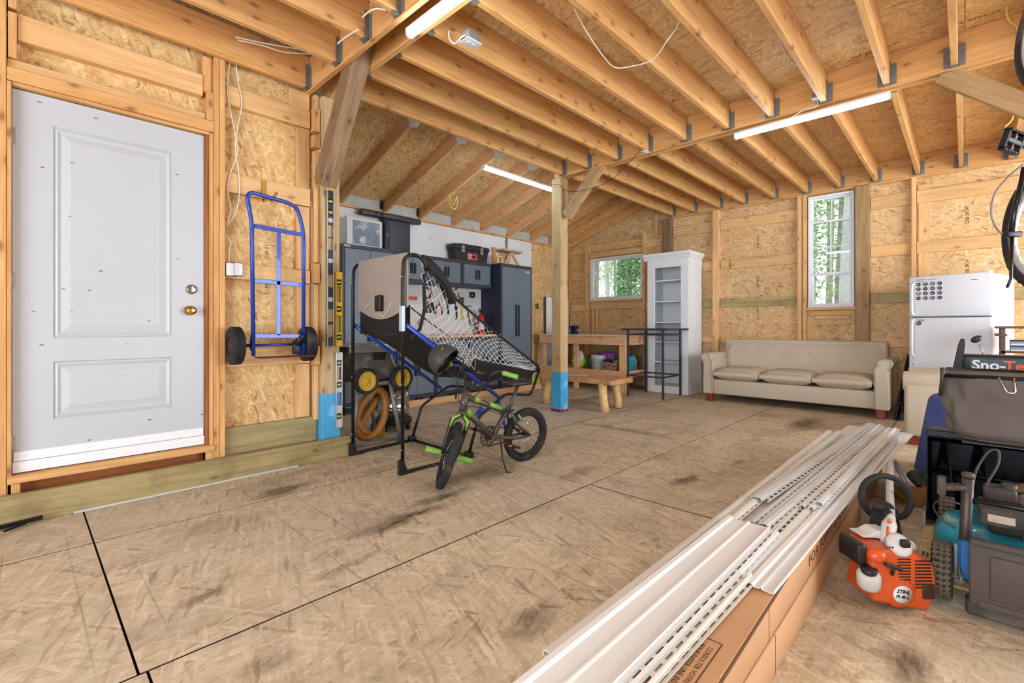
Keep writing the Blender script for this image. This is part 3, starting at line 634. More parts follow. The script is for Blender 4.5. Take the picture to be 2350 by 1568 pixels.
def rolled_arm(th, name, x0, x1, yc, w, ztop, out, mat):
    # section in (y,z): rolled outward at the top
    r = w*.62; pts = []
    sec = [(-w*.42*out*-1, .10)]
    prof = []
    for a in range(0, 11): 
        t = PI*(a/10)*1.25-.35; prof.append((out*(.025+r*.78*math.cos(t)), ztop-r*.62+r*.62*math.sin(t)))
    poly = [(out*w*.5, .10), (out*w*.44, ztop-r*1.5)] + prof + [(-out*w*.5, ztop-r*1.2), (-out*w*.5, .10)]
    m = MB(); poly3 = poly if out > 0 else poly
    M = T(0, yc, 0)@Matrix(((0, 0, 1, 0), (1, 0, 0, 0), (0, 1, 0, 0), (0, 0, 0, 1)))
    m.prism(poly3, x0, x1, M, smooth=False)
    o = m.build(name, mat, th, bev=.012)
    MB().tube([(x0-.004, yc+p[0]*.97, p[1]) for p in poly3[1:]], .005, 6).build('piping', mat, o)
    return o
sofa = thing('sofa', 'long beige fabric sofa with rolled arms and buttoned back under the tall window', 'sofa', (6.92, 1.6, 0))
cx, W2 = 6.92, 1.02
MB().rbox((-.38, -.88, .10), (.40, .88, .30), .02).build('base', m_sofa, sofa)
for k in range(3):
    y0 = -.865+k*.577; m = cushion(MB(), -.43, .2, y0+.004, y0+.573, .30, .455, .018); o = m.build('seat_cushion', m_sofa, sofa)
    MB().tube([(-.43, y0+.02, .42), (-.445, y0+.1, .432), (-.447, y0+.29, .438), (-.445, y0+.47, .432), (-.43, y0+.555, .42)], .005, 6).build('piping', m_sofa, o)
def backf(u, v):
    y = -.93+1.86*u; z = .40+.44*v
    x = .10+.14*v-.05*math.sin(PI*min(1, v*1.05))
    if v > .86: x += (v-.86)**1.5*1.2
    for k in range(6):
        yb = -.75+k*.3; d2 = ((y-yb)/.10)**2+((v-.62)/.16)**2; x += .022*math.exp(-d2)
    e = min(u, 1-u)
    if e < .05: x += (.05-e)*1.4; z -= (.05-e)**2*18*(v > .5)*.4
    return (x, y, z)
mb = MB().grid(backf, 72, 22); mb.build('backrest', m_sofa, sofa)
MB().rbox((.22, -.93, .12), (.42, .93, .835), .03).build('back_frame', m_sofa, sofa)
for k in range(6):
    MB().sph((.155, -.75+k*.3, .40+.44*.62), (.009, .014, .014), 10, 6).build('button', m_sofa, sofa)
rolled_arm(sofa, 'armrest', -.40, .40, .945, .13, .655, 1, m_sofa); rolled_arm(sofa, 'armrest', -.40, .40, -.945, .13, .655, -1, m_sofa)
for y in (-.93, .93):
    for x in (-.36, .36): MB().prism([(-.035, -.04), (.035, -.04), (.035, .04), (-.035, .04)], .0, .10, T(x, y, 0)@Matrix(((1, 0, 0, 0), (0, 1, 0, 0), (0, 0, 1, 0), (0, 0, 0, 1)))).build('leg', m_cherry, sofa, bev=.004)
# bookshelf
bk = thing('bookcase', 'tall narrow white bookcase with crown moulding and open shelves', 'bookcase', (6.83, 2.955, 0))
Wb, Db, Hb = .65, .50, 2.04
for y in (0, Wb-.02): MB().box((.02, y, 0), (Db, y+.02, Hb)).build('side_panel', m_shelfw, bk)
q = MB()
for k in range(11): q.box((.05+k*.041, -.006, .151), (.05+k*.041+.034, -.0005, Hb-.091), c=.0015)
q.box((.001, -.008, .0), (.045, -.0005, Hb)); q.box((.046, -.012, 0), (Db, -.0005, .15), c=.003); q.box((.046, -.010, Hb-.09), (Db, -.0005, Hb)); q.build('beadboard', m_shelfw, bk)
MB().box((Db-.012, .02, .05), (Db, Wb-.02, Hb)).build('back_panel', m_shelfw, bk)
q = MB(); q.box((0, 0, 0), (.02, .11, Hb), c=.003); q.box((0, Wb-.12, 0), (.02, Wb, Hb), c=.003); q.box((0, .11, Hb-.12), (.02, Wb-.12, Hb), c=.003); q.box((0, .11, 0), (.02, Wb-.12, .11), c=.003); q.build('face_frame', m_shelfw, bk)
q = MB(); pf = [(0, 0), (-.012, .01), (-.015, .03), (-.045, .06), (-.05, .08), (-.05, .10), (0, .10)]
q.prism(pf, -.05, Wb+.05, T(0, 0, Hb-.0)@Matrix(((1, 0, 0, 0), (0, 0, 1, 0), (0, 1, 0, 0), (0, 0, 0, 1))))
q.prism(pf, .0002, Db, T(0, 0, Hb)@Matrix(((0, 0, 1, 0), (1, 0, 0, 0), (0, 1, 0, 0), (0, 0, 0, 1)))); q.box((0.001, 0.001, Hb), (Db, Wb-.001, Hb+.095)); q.build('crown_moulding', m_shelfw, bk)
for z in (.10, .48, .79, 1.09, 1.41, 1.73): MB().box((.022, .02, z-.018), (Db-.013, Wb-.02, z), c=.002).build('shelf', m_shelfw, bk)
# bar table
m_dkm = plain('dark_slate_metal', lin(58, 58, 68), .45, .3, var=.15)
bt = thing('bar_table', 'tall square dark metal bar table with woven rim in front of the white bookcase', 'table', (6.44, 3.28, 0))
h = .28; tp = MB().box((-.34, -.35, .965), (.34, .35, .985), c=.004)
tp.build('table_top', m_dkm, bt)
q = MB()
for s_ in range(4):
    for k in range(30):
        a = -.35+.7*k/30; p = [(a, -.352), (.342, a), (a, .352), (-.342, a)][s_]; d = (.012, .004) if s_ % 2 == 0 else (.004, .012)
        q.rbox((p[0]-d[0] if s_ % 2 else p[0], p[1]-.006, .962), (p[0]+(.022 if s_ % 2 == 0 else .006), p[1]+(.006 if s_ % 2 == 0 else .022), .988), .003, seg=1)
q.build('woven_rim', m_dkm, bt, kind='stuff')
LG = [(-h-.02, h), (-h+.04, -h+.03), (h+.06, -h+.04), (h-.10+.0, h-.04)]
LG = [(-.328, .26), (-.235, -.25), (.334, -.24), (.2, .26)]
LG = [(-.30, .27), (-.27, -.26), (.30, -.25), (.27, .28)]
for x, y in LG: MB().box((x-.013, y-.013, 0), (x+.013, y+.013, .962), c=.003).build('leg', m_dkm, bt)
for z, nm in ((.90, 'apron_rail'), (.305, 'foot_rail')):
    for i in range(4):
        a, b = LG[i], LG[(i+1) % 4]; beam2(bt, nm, m_dkm, (*a, z), (*b, z), .016, .022, c=.002)
# workbench
wb = thing('workbench', 'plain softwood workbench with lower shelf built under the wide window', 'workbench', (6.3, 3.69, 0))
board(wb, 'worktop', plain('pale_worktop', lin(232, 214, 196), .5, var=.06), (-.02, -.02, .865), (1.045, 1.70, .885))
board(wb, 'apron', m_bench, (0, 0, .73), (.038, 1.69, .864)); board(wb, 'apron', m_bench, (.04, 0, .73), (1.04, .038, .864))
board(wb, 'shelf_edge', m_bench, (0, .0, .215), (.038, 1.69, .335)); board(wb, 'shelf_edge', m_bench, (.04, 0, .235), (1.04, .036, .335))
MB().box((.04, .04, .30), (1.04, 1.68, .315)).build('shelf', m_osb_p, wb)
for x, y in ((.04, .04), (.96, .04), (.04, 1.6), (.96, 1.6), (.04, .9)):
    q = board(wb, 'leg', m_bench, (x, y, 0), (x+.04, y+.085, .73))
board(wb, 'leg', m_bench, (.041, -.0, 0), (.078, .036, .729))
# things on the workbench
vise = thing('bench_vise', 'small dark blue bench vise on the worktop', 'vise', (6.5, 4.78, .886))
m_vise = plain('dark_blue_iron', lin(36, 46, 76), .4, .2, var=.2)
MB().rbox((-.06, -.06, 0), (.06, .06, .03), .01).rbox((-.04, -.05, .03), (.04, .05, .09), .012).build('body', m_vise, vise)
MB().rbox((-.05, -.07, .09), (.05, -.01, .15), .01).rbox((-.05, .02, .09), (.05, .07, .145), .01).build('jaw', m_vise, vise)
MB().cyl((0, -.14, .07), (0, .06, .07), .012).cyl((-.06, -.13, .05), (.06, -.13, .10), .005).build('screw_handle', m_steel, vise)
sh = .886
# stuff on the lower shelf
SZ = .316
def sx_(u, X=6.45): return px(u, 840, X=X).y
m_glime = plain('lime_bag_plastic', lin(206, 216, 60), .45, var=.2); m_lime2 = plain('white_bag_print', lin(222, 236, 222), .5)
bag = thing('bag_of_fertilizer', 'crumpled lime yellow and white bag on the bench shelf beside the post', 'bag', (6.52, sx_(1324), SZ))
def blob(rx_, ry, rz, seed, amp=.18):
    rnd = random.Random(seed); ph = [rnd.uniform(0, 6) for _ in range(6)]
    def f(u, v):
        a, b = u*2*PI, v*PI; k = 1+amp*(math.sin(3*a+ph[0])*.5+math.sin(5*a+ph[1]+2*b)*.3+math.sin(4*b+ph[2])*.4)*math.sin(b)
        return (rx_*k*math.sin(b)*math.cos(a), ry*k*math.sin(b)*math.sin(a), rz*(1-math.cos(b))*1.)
    return f
MB().grid(blob(.09, .13, .125, 3), 28, 14).build('bag_body', m_glime, bag); MB().grid(blob(.075, .09, .15, 4), 24, 12, T(-.02, -.02, .002)).build('printed_panel', m_lime2, bag)
def bucket(name, label, x, y, r0, r1, h_, mat, z=SZ, cat='bucket', rim=True, handle=None):
    b = thing(name, label, cat, (x, y, z)); pr = [(0, 0), (r0, 0), (r1, h_)]
    if rim: pr += [(r1+.008, h_), (r1+.008, h_-.015+.02), (r1-.004, h_+.005)]
    pr += [(r1-.006, h_-.01), (r0-.005, .01), (0, .01)]
    MB().lathe(pr, 28).build('body', mat, b)
    if rim:
        for q_ in (.18, .3): MB().lathe([(r1-.3*(r1-r0)*q_-.0, h_*(1-q_*.6)), (r1+.006-.3*(r1-r0)*q_, h_*(1-q_*.6)+.004), (r1-.3*(r1-r0)*q_, h_*(1-q_*.6)+.008)], 28).build('rib', mat, b)
    if handle: MB().tube([(0, -r1-.004, h_-.03)]+[(-.0-r1*1.0*math.sin(PI*k/8), -r1*math.cos(PI*k/8)*1.03, h_-.03-.08*math.sin(PI*k/8)) for k in range(1, 8)]+[(0, r1+.004, h_-.03)], .002, 5).build('bail_handle', m_steel, b)
    return b
bucket('plastic_pail', 'white plastic pail on the bench shelf between the green bin and patterned box', 6.50, sx_(1369), .095, .115, .225, m_white, handle=1)
bucket('plastic_bin', 'dark green plastic bin on the bench shelf left of the white pail', 6.62, sx_(1346), .07, .10, .21, plain('green_plastic', lin(52, 124, 82), .5), rim=False)
bucket('plastic_bin', 'purple plastic tub behind the white pail on the bench shelf', 6.88, sx_(1392, 6.88), .11, .15, .26, plain('purple_plastic', lin(168, 92, 176), .45), rim=False)
bucket('plastic_bucket', 'turquoise bucket at the right end of the bench shelf', 6.60, 3.81, .075, .105, .22, plain('turquoise_plastic', lin(44, 190, 196), .4), rim=True)
bucket('plastic_bucket', 'turquoise tub standing further back on the bench shelf', 7.05, 4.06, .08, .10, .24, plain('turquoise_plastic_2', lin(60, 200, 200), .4), rim=False)
bx = thing('patterned_box', 'small brown and cream patterned storage box with a slot handle on the bench shelf', 'box', (6.47, sx_(1406), SZ))
m_pat = NT('spotted_card', .7); _v = m_pat.obj(False); m_pat.col(m_pat.ramp(m_pat.vor(_v, 60, 'Distance'), [(.38, lin(226, 196, 168)), (.45, lin(92, 54, 40))])); m_pat = m_pat.mat
q = MB()
for a, b in (((-.09, -.12, 0), (.09, .12, .006)), ((-.09, -.12, .006), (-.084, .12, .14)), ((.084, -.12, .006), (.09, .12, .14)), ((-.084, -.12, .006), (.084, -.114, .14)), ((-.084, .114, .006), (.084, .12, .14))): q.box(a, b)
q.build('carton', m_pat, bx); MB().rbox((-.0925, -.03, .09), (-.0905, .03, .11), .004).build('slot_handle', m_cherry, bx)
for k, (u, cl, lb, rz_, r_) in enumerate(((1335, (70, 90, 70), 'dark green plant pot tucked behind the lime bag', .06, .07), (1420, (90, 190, 60), 'bright green garden tool grip lying on the patterned box', .03, .05), (1428, (50, 70, 84), 'dark teal storage jar at the right of the patterned box', .08, .05), (1385, (42, 44, 46), 'black folded glove lying on the patterned box', .05, .06), (1350, (176, 84, 62), 'terracotta coloured garden glove on the green bin', .05, .07))):
    on = u in (1420, 1385, 1350); zz0_ = SZ+(.142 if u in (1420, 1385) else .212 if on else 0); xx = 6.47 if u in (1420, 1385) else 6.62 if u == 1350 else 6.75 if u == 1335 else 6.45
    yy = {1420: sx_(1406)-.05, 1385: sx_(1406)+.06, 1350: sx_(1346)}.get(u, sx_(u))
    t_ = thing(['plant_pot', 'garden_trowel', 'storage_jar', 'work_glove', 'work_glove'][k], lb, ['pot', 'trowel', 'jar', 'glove', 'glove'][k], (xx, yy, zz0_)); mm = plain('shelf_item_%d' % k, lin(*cl), .5)
    if k in (0, 2): MB().lathe([(0, 0), (r_*.8, 0), (r_, rz_*2.2), (r_*1.1, rz_*2.2), (r_*1.1, rz_*2.5), (r_*.9, rz_*2.5), (r_*.7, .01), (0, .01)], 20).build('body', mm, t_); MB().lathe([(0, rz_*2.3), (r_*.9, rz_*2.3)], 20).build('fill', m_black, t_)
    elif k == 1: MB().cyl((0, -.05, .015), (0, .04, .015), .014).build('grip', mm, t_); MB().prism([(-.02, .04), (.02, .04), (.025, .1), (0, .14), (-.025, .1)], .012, .016).build('blade', m_steel, t_)
    else:
        MB().grid(blob(.05, .06, .022, k), 20, 10).build('palm', mm, t_)
        for f in range(4): MB().tube([(-.03+f*.02, .04, .018), (-.035+f*.023, .085, .02), (-.035+f*.024, .11, .012)], [.011, .010, .008], 8).build('finger', mm, t_)
jg = thing('watering_jug', 'grey translucent jug beside the turquoise bucket on the bench shelf', 'jug', (6.85, 3.86, SZ)); MB().lathe([(0, 0), (.06, 0), (.062, .16), (.035, .2), (.03, .24), (0, .24)], 20).build('body', plain('grey_translucent', lin(150, 160, 160), .3), jg)
MB().tube([(-.0, -.03, .22), (0, -.09, .2), (0, -.1, .12), (0, -.06, .07)], .007, 6).build('handle', m_black, jg)
# slab coffee bench
cb = thing('log_bench', 'rustic low slab bench with peeled log legs behind the centre post', 'bench', (5.0, 3.55, 0))
sl = []
for k in range(15):
    t_ = k/14; sl.append((-.25+.03*math.sin(t_*7)+.015*math.sin(t_*19), -.58+1.2*t_))
for k in range(15): t_ = 1-k/14; sl.append((.24+.025*math.sin(t_*6+1), -.58+1.2*t_+.03*math.sin(0)))
MB().prism(sl, .325, .385).build('slab', m_slab, cb, bev=.008)
for x, y, dx in ((-.18, -.43, .02), (.16, -.40, -.02), (-.17, .42, .03), (.15, .44, -.02)):
    MB().tube([(x*1.12+dx, y*1.08, 0), (x*1.08, y*1.05, .11), (x*.98-dx*.3, y, .22), (x*.95, y*.97, .326)], [.052, .048, .05, .053], 14).build('leg', m_log, cb)
m_mag = plain('printed_sheet', lin(206, 198, 206), .5, var=.2, sc=14, dirt=lin(120, 60, 50), dsc=12, dth=.5)
mg = thing('paper_sheet', 'printed paper sheet lying on the slab bench', 'paper', (5.0, 3.62, .387), .5); MB().box((-.1, -.14, 0), (.1, .14, .002)).build('sheet', m_mag, mg)
# items in the corner by the cabinets
gj = thing('jerry_jug', 'lime green chemical jug on the floor left of the centre post', 'jug', tuple(px(1225, 888, Z=0)))
MB().rbox((-.11, -.07, 0), (.11, .07, .20), .03).build('body', plain('lime_jug', lin(176, 200, 40), .4), gj); MB().rbox((-.10, -.06, .19), (.1, .06, .24), .02).cyl((-.06, 0, .24), (-.06, 0, .27), .022).build('top', plain('pale_jug_top', lin(214, 224, 200), .4), gj)
MB().tube([(.0, 0, .235), (.0, 0, .29), (.08, 0, .29), (.085, 0, .235)], .011, 8).build('handle', m_black, gj)
rg = thing('gas_can', 'red plastic gas can behind the blue-taped centre post', 'gas can', tuple(px(1258, 880, Z=0)), .4)
m_redp = plain('red_plastic', lin(188, 32, 38), .4, var=.1)
MB().rbox((-.12, -.09, 0), (.12, .09, .21), .04).build('body', m_redp, rg); MB().tube(fillet([(-.08, 0, .2), (-.07, 0, .27), (.06, 0, .27), (.07, 0, .2)], .02), .014, 8).build('handle', m_redp, rg); MB().cyl((.09, 0, .2), (.13, 0, .28), .014).build('spout', m_black, rg)
# whiteboard leaning in the corner
wbd = thing('leaning_panel', 'white panel leaning in the far corner behind the centre post', 'panel', (6.95, 5.515, 0), 0)
MB().box((-.32, -.012, 0), (.36, .012, 1.55), c=.003).build('panel', m_shelfw, wbd); MB().box((-.335, -.016, 0), (-.3215, .016, 1.56)).box((.3615, -.016, 0), (.374, .016, 1.56)).build('frame', plain('dark_trim', lin(90, 80, 74), .5), wbd)
# fridge
fr = thing('refrigerator', 'white top-freezer refrigerator covered with rows of round magnets', 'refrigerator', (6.58, .435, 0), R(-105.7))
Wf, Df, Hf = .645, .68, 1.545; hs = px(2087, 729, X=6.6).z
m_fr = plain('white_enamel', lin(222, 224, 230), .3, var=.02, bump=.1, bsc=300)
MB().rbox((.004, .07, .04), (Wf-.004, Df, Hf-.01), .008).build('cabinet', m_fr, fr)
zs = 1.115
MB().rbox((0, 0, zs+.006), (Wf, .062, Hf), .016).build('freezer_door', m_fr, fr); MB().rbox((0, 0, .06), (Wf, .062, zs-.006), .016).build('fridge_door', m_fr, fr)
MB().box((.01, .02, .0), (Wf-.01, .07, .055)).build('kick_grille', plain('grey_grille', lin(120, 120, 122), .5), fr); MB().box((.02, .062, .06), (Wf-.02, .071, Hf-.01)).build('door_seal', plain('grey_seal', lin(130, 132, 136), .6), fr)
for z0_, z1_ in ((zs+.02, zs+.36), (zs-.42, zs-.02)):
    MB().tube(fillet([(.045, -.0, z0_), (.045, -.045, z0_+.03), (.045, -.045, z1_-.03), (.045, 0, z1_)], .03), .011, 8, sx=1.4).build('handle', m_fr, fr)
MB().rbox((Wf-.09, .03, Hf), (Wf-.02, .09, Hf+.016), .005).build('hinge_cap', m_fr, fr); MB().rbox((.50, -.003, Hf-.075), (.545, .0, Hf-.064), .002).build('badge', m_steel, fr)
MB().lathe([(0, 0), (.018, 0), (.016, .004), (0, .005)], 16, T(.045, 0, zs-.49)@RX(PI/2)).build('lock_cover', plain('pale_blue_cap', lin(190, 208, 226), .3), fr)
mcols = [(40, 34, 34), (110, 50, 56), (150, 140, 160), (60, 50, 40), (70, 56, 36), (40, 38, 60), (100, 80, 100), (44, 34, 40), (196, 120, 100), (30, 30, 34), (80, 40, 44), (70, 84, 110), (40, 30, 26), (110, 110, 116), (90, 100, 160), (50, 26, 36)]
mcn = ['black', 'maroon', 'mauve', 'brown', 'bronze', 'navy', 'plum', 'dark', 'salmon', 'black', 'wine red', 'steel blue', 'black', 'grey', 'blue', 'dark red']
FM = T(6.58, .435, 0)@RZ(R(-105.7))
for r_ in range(4):
    for c_ in range(4):
        p = FM@Vector((.085+c_*.058, -.0015, Hf-.085-r_*.0485)); mm = plain('magnet_print', lin(*mcols[r_*4+c_]), .3, var=0)
        g = thing('fridge_magnet', 'round %s magnet, %s of four across in the %s row of the freezer grid' % (mcn[r_*4+c_], ['first', 'second', 'third', 'last'][c_], ['top', 'second', 'third', 'bottom'][r_]), 'magnet', p, R(-105.7), 'round magnets on the freezer door')
        MB().lathe([(0, .006), (.014, .006), (.018, .003), (.0185, 0), (0, 0)], 14, RX(PI/2)).build('rim', m_black, g); MB().lathe([(0, .0068), (.0125, .0064)], 14, RX(PI/2)).build('face', mm, g); MB().box((-.006, -.0078, -.003), (.005, -.0066, .005), RY(r_+c_*1.3)).build('print_mark', m_white, g)
p = FM@Vector((.085, -.0015, zs-.065)); g = thing('fridge_magnet', 'single larger round magnet near the top of the lower refrigerator door', 'magnet', p, R(-105.7)); MB().lathe([(0, .005), (.02, .005), (.022, 0), (0, 0)], 18, RX(PI/2)).build('rim', m_black, g); MB().lathe([(0, .0058), (.014, .0055)], 16, RX(PI/2)).build('face', plain('magnet_grey', lin(120, 120, 130), .4, var=0), g)
for x, z, ww in ((.105, Hf-.038, .085), (.20, Hf-.038, .075), (.105, Hf-.055, .055), (.10, zs-.03, .085), (.105, zs-.042, .05)):
    q = MB()
    for k in range(int(ww/.006)): q.box((x-ww/2+k*.006, -.002, z-.002), (x-ww/2+k*.006+.0045, -.0006, z+.002+.001*(k % 3)))
    q.build('sticker_text', m_black, fr, kind='stuff')
# armchair
ac = thing('armchair', 'beige armchair seen from the side beside the blue cloth', 'armchair', (5.63, -.04, 0), R(-90))
MB().rbox((-.40, -.33, .10), (.38, .33, .32), .03).build('base', m_sofa, ac); cushion(MB(), -.36, .25, -.24, .24, .33, .47, .02).build('seat_cushion', m_sofa, ac)
MB().rbox((.18, -.19, .3), (.40, .19, .72), .06, RY(.0)).build('backrest', m_sofa, ac)
for s_ in (-1, 1):
    MB().rbox((-.42, s_*.27-.09, .08), (.40, s_*.27+.09, .55), .03).build('armrest', m_sofa, ac)
    MB().cyl((-.43, s_*.28, .545), (.38, s_*.28, .545), .085, 20).build('arm_roll', m_sofa, ac, bev=.01)
    for x in (-.36, .34): MB().prism([(-.03, -.03), (.03, -.03), (.03, .03), (-.03, .03)], 0, .1, T(x, s_*.29, 0)).build('leg', m_cherry, ac)
# folded black tripod between sofa and fridge
tr = thing('folding_stand', 'black folded stand leaning between the sofa and the refrigerator', 'stand', (6.60, .475, 0))
for k, (dx, dy) in enumerate(((0, 0), (.03, .03), (-.02, .045))):
    beam2(tr, 'leg', m_blackm, (dx, dy+.03, .0), (.28+dx*.5, -.04+dy*.4, .70), .022, .034); 
for z in (.18, .33, .5): MB().sph((z*.4-.012, .05-z*.09, z), .007, 8, 5).build('rivet', m_steel, tr)
# cherry media rack
mr = thing('media_rack', 'dark cherry wood rack holding stacks of discs at the right edge', 'rack', (6.08, -.22, 0))
m_ch = plain('dark_cherry', lin(86, 36, 26), .35, var=.2, sc=6)
MB().box((-.02, -.64, 1.0), (.32, .02, 1.02), c=.004).build('top', m_ch, mr)
for x in (0, .27):
    for y in (-.04, -.62): MB().box((x, y, 0), (x+.03, y+.03, 1.0), c=.002).build('leg', m_ch, mr)
for z in (.15, .46, .78): MB().box((0, -.62, z), (.30, -.01, z+.018)).build('shelf', m_ch, mr)
for k in range(5): MB().box((.04+k*.045, -.02, .80), (.055+k*.045, -.01, 1.0)).build('slat', m_ch, mr)
for x in (.0,): MB().box((-.03, -.05, .93), (.0, -.0, .95)).box((.0, -.02, .93), (.3, .02, .955)).build('rail', m_ch, mr)
for k, (y, n_) in enumerate(((-.14, 8), (-.33, 12), (-.5, 10))):
    t_ = thing('disc_stack', ['shorter stack of disc cases in the cherry rack, left', 'taller middle stack of disc cases in the cherry rack', 'stack of disc cases in the cherry rack, furthest right'][k], 'disc cases', (6.22, -.22+y, .7985))
    for i in range(n_): MB().box((-.07+random.uniform(-.004, .004), -.065, i*.0125), (.07, .065, i*.0125+.011), c=.001).build('case', [m_white, m_steel, plain('case_blue', lin(120, 140, 180), .3), m_black][i % 4] if i < 4 or True else m_white, t_)
# outlets and hooks on back wall
def hook(x, y, z, label, ax='X'):
    g = thing('coat_hook', label, 'hook', (x, y, z)); M = Matrix() if ax == 'X' else RZ(PI/2)
    MB().box((-.004, -.012, -.03), (0, .012, .09), M, c=.002).build('plate', m_brass, g); MB().tube(fillet([(-.003, 0, -.02), (-.05, 0, -.03), (-.055, 0, .02)], .015), .006, 8, M=M).build('prong', m_brass, g); return g
hook(7.384, px(1676, 610, X=7.38).y, px(1676, 612, X=7.38).z, 'brass hook screwed to the back wall above the sofa')
# ================================================================== CABINET WALL
m_cab = plain('charcoal_cabinet_steel', lin(62, 66, 76), .45, .1, var=.06); m_cabd = plain('blue_grey_cabinet_door', lin(112, 126, 138), .42, .2, var=.05, bump=.1, bsc=200)
m_navy = plain('dark_navy_steel', lin(44, 50, 76), .45, .1, var=.05); m_hdl = plain('dark_bar_handle', lin(34, 38, 48), .35, .3)
def cabinet(label, x0, x1, y0, z0, z1, doors=2, depth=None, hz=None, hl=.14, name='wall_cabinet', cat='cabinet', side=None, lock=True):
    d = (YS-.004-y0) if depth is None else depth; w_ = x1-x0; t = thing(name, label, cat, (x0, y0, z0)); h_ = z1-z0
    q = MB(); q.box((0, .02, 0), (.018, d, h_)).box((w_-.018, .02, 0), (w_, d, h_)).box((.018, .02, 0), (w_-.018, d, .018)).box((.018, .02, h_-.018), (w_-.018, d, h_)).box((.018, d-.01, .018), (w_-.018, d, h_-.018))
    q.build('body', side or m_cab, t)
    q = MB(); f = .045
    q.box((0, 0, 0), (w_, .02, f), c=.002).box((0, 0, h_-f), (w_, .02, h_), c=.002).box((0, 0, f), (f*.7, .02, h_-f), c=.002).box((w_-f*.7, 0, f), (w_, .02, h_-f), c=.002); q.build('face_frame', m_cab, t)
    dw = (w_-f*1.4)/doors
    for k in range(doors):
        a = f*.7+k*dw; dr = MB().box((a+.002, -.004, f+.003), (a+dw-.002, .016, h_-f-.003), c=.002).build('door', m_cabd, t)
        hx = a+dw-.028 if k == 0 and doors > 1 else a+.028
        zz_ = (h_*.5 if hz is None else hz)
        MB().rbox((hx-.013, -.024, zz_-hl/2), (hx+.013, -.005, zz_+hl/2), .005).build('handle', m_hdl, dr)
        if lock and k == (doors-1): MB().lathe([(0, 0), (.009, 0), (.008, .004), (0, .004)], 12, T(hx+.0, -.005, zz_-hl/2-.06 if zz_-hl/2 > .12 else zz_+hl/2+.04)@RX(PI/2)).build('lock', m_chrome, dr)
    return t
cabinet('first upper cabinet from the left, behind the hooped frame of the ball game', 3.35, 3.88, 5.30, 1.60, 1.985)
cabinet('middle upper cabinet between the ball game frame and the toolbox', 3.89, 4.465, 5.30, 1.60, 1.985)
cabinet('upper cabinet under the black toolbox, next to the tall cabinet', 4.475, 5.055, 5.30, 1.60, 1.985)
tc = cabinet('tall dark cabinet with long bar handles at the right end of the tool wall', 5.07, 5.78, 5.10, .09, 1.985, hz=1.02, hl=.5, name='tall_cabinet', side=m_navy)
text('Q', .045, m_white, T(.555, -.0055, 1.80)@RX(PI/2), tc, bold=.002); text('GSA', .035, m_white, T(.615, -.0055, 1.80)@RX(PI/2), tc, bold=.001)
MB().lathe([(.016, 0), (.02, .0), (.02, .001), (.016, .001)], 16, T(.555, -.006, 1.80)@RX(PI/2)).build('logo_ring', m_redp, tc)
for x, y in ((.04, .04), (.64, .04), (.04, .4), (.64, .4)): MB().cyl((x, y, -.09), (x, y, 0), .018).build('foot', m_black, tc)
tl = cabinet('tall blue-grey cabinet at the left of the tool wall carrying the white boxy unit', 2.53, 3.235, 5.10, .09, 1.965, hz=1.0, hl=.5, name='tall_cabinet', side=m_cab)
MB().box((.02, -.002, 1.845), (.1, 0, 1.865)).build('badge', m_steel, tl)
for x, y in ((.04, .04), (.64, .04), (.04, .4), (.64, .4)): MB().cyl((x, y, -.09), (x, y, 0), .018).build('foot', m_black, tl)
for k in range(3):
    b_ = cabinet(['base cabinet at the left under the wooden counter', 'middle base cabinet under the wooden counter', 'base cabinet under the counter beside the tall cabinet'][k], 3.26+k*.60, 3.26+k*.60+.59, 5.12, .09, .865, hz=.40, hl=.22, name='base_cabinet')
    for x, y in ((.04, .04), (.55, .04), (.04, .38), (.55, .38)): MB().cyl((x, y, -.09), (x, y, 0), .018).build('foot', m_black, b_)
ct = board(None, 'countertop', m_bench, (3.25, 5.09, .867), (5.06, 5.545, .90)); tag(ct, 'continuous softwood countertop over the base cabinets', 'countertop')
pg = MB().box((3.3, 5.538, .91), (5.06, 5.549, 1.585)); 
for k in range(0): pass
pgo = pg.build('tool_panel', plain('white_tool_panel', lin(222, 222, 222), .5, var=.03), None); tag(pgo, 'white tool panel on the wall above the wooden counter', 'panel')
MB().box((3.3, 5.534, 1.33), (5.05, 5.5375, 1.585), c=.001).build('upper_strip', plain('grey_strip', lin(204, 204, 204), .5, var=.03), pgo)
ft = thing('floor_timber', 'planed timber lying on the floor in front of the base cabinets', 'timber', (4.4, 5.02, 0)); board(ft, 'timber', m_bench, (-1.25, -.02, 0), (-.02, .02, .085)); board(ft, 'timber', m_bench, (-.01, -.02, 0), (1.5, .02, .085))
# things on top of the cabinets
tb = thing('toolbox', 'black plastic toolbox with silver latches and a red label', 'toolbox', (4.38, 5.34, 1.986)); m_tb = plain('toolbox_black', lin(44, 44, 48), .5)
MB().prism([(.02, 0), (.62, 0), (.65, .17), (-.01, .17)], 0, .17, Matrix(((1, 0, 0, 0), (0, 0, 1, 0), (0, 1, 0, 0), (0, 0, 0, 1)))).build('body', m_tb, tb, bev=.006)
MB().rbox((-.03, -.012, .17), (.67, .18, .245), .015).rbox((.1, .03, .245), (.54, .13, .262), .01).build('lid', m_tb, tb)
for x in (.13, .50): MB().rbox((x-.028, -.024, .125), (x+.028, -.010, .225), .005).box((x-.01, -.026, .16), (x+.01, -.022, .185), mi=0).build('latch', m_steel, tb); MB().box((x-.01, -.0265, .165), (x+.01, -.0245, .185)).build('latch_slot', m_black, tb)
MB().box((.22, -.006, .025), (.42, -.001, .125)).build('red_label', plain('label_red', lin(190, 70, 80), .4), tb)
for k in range(4): MB().box((.23, -.0075, .105-k*.02), (.31, -.0062, .112-k*.02)).build('label_line', m_white, tb)
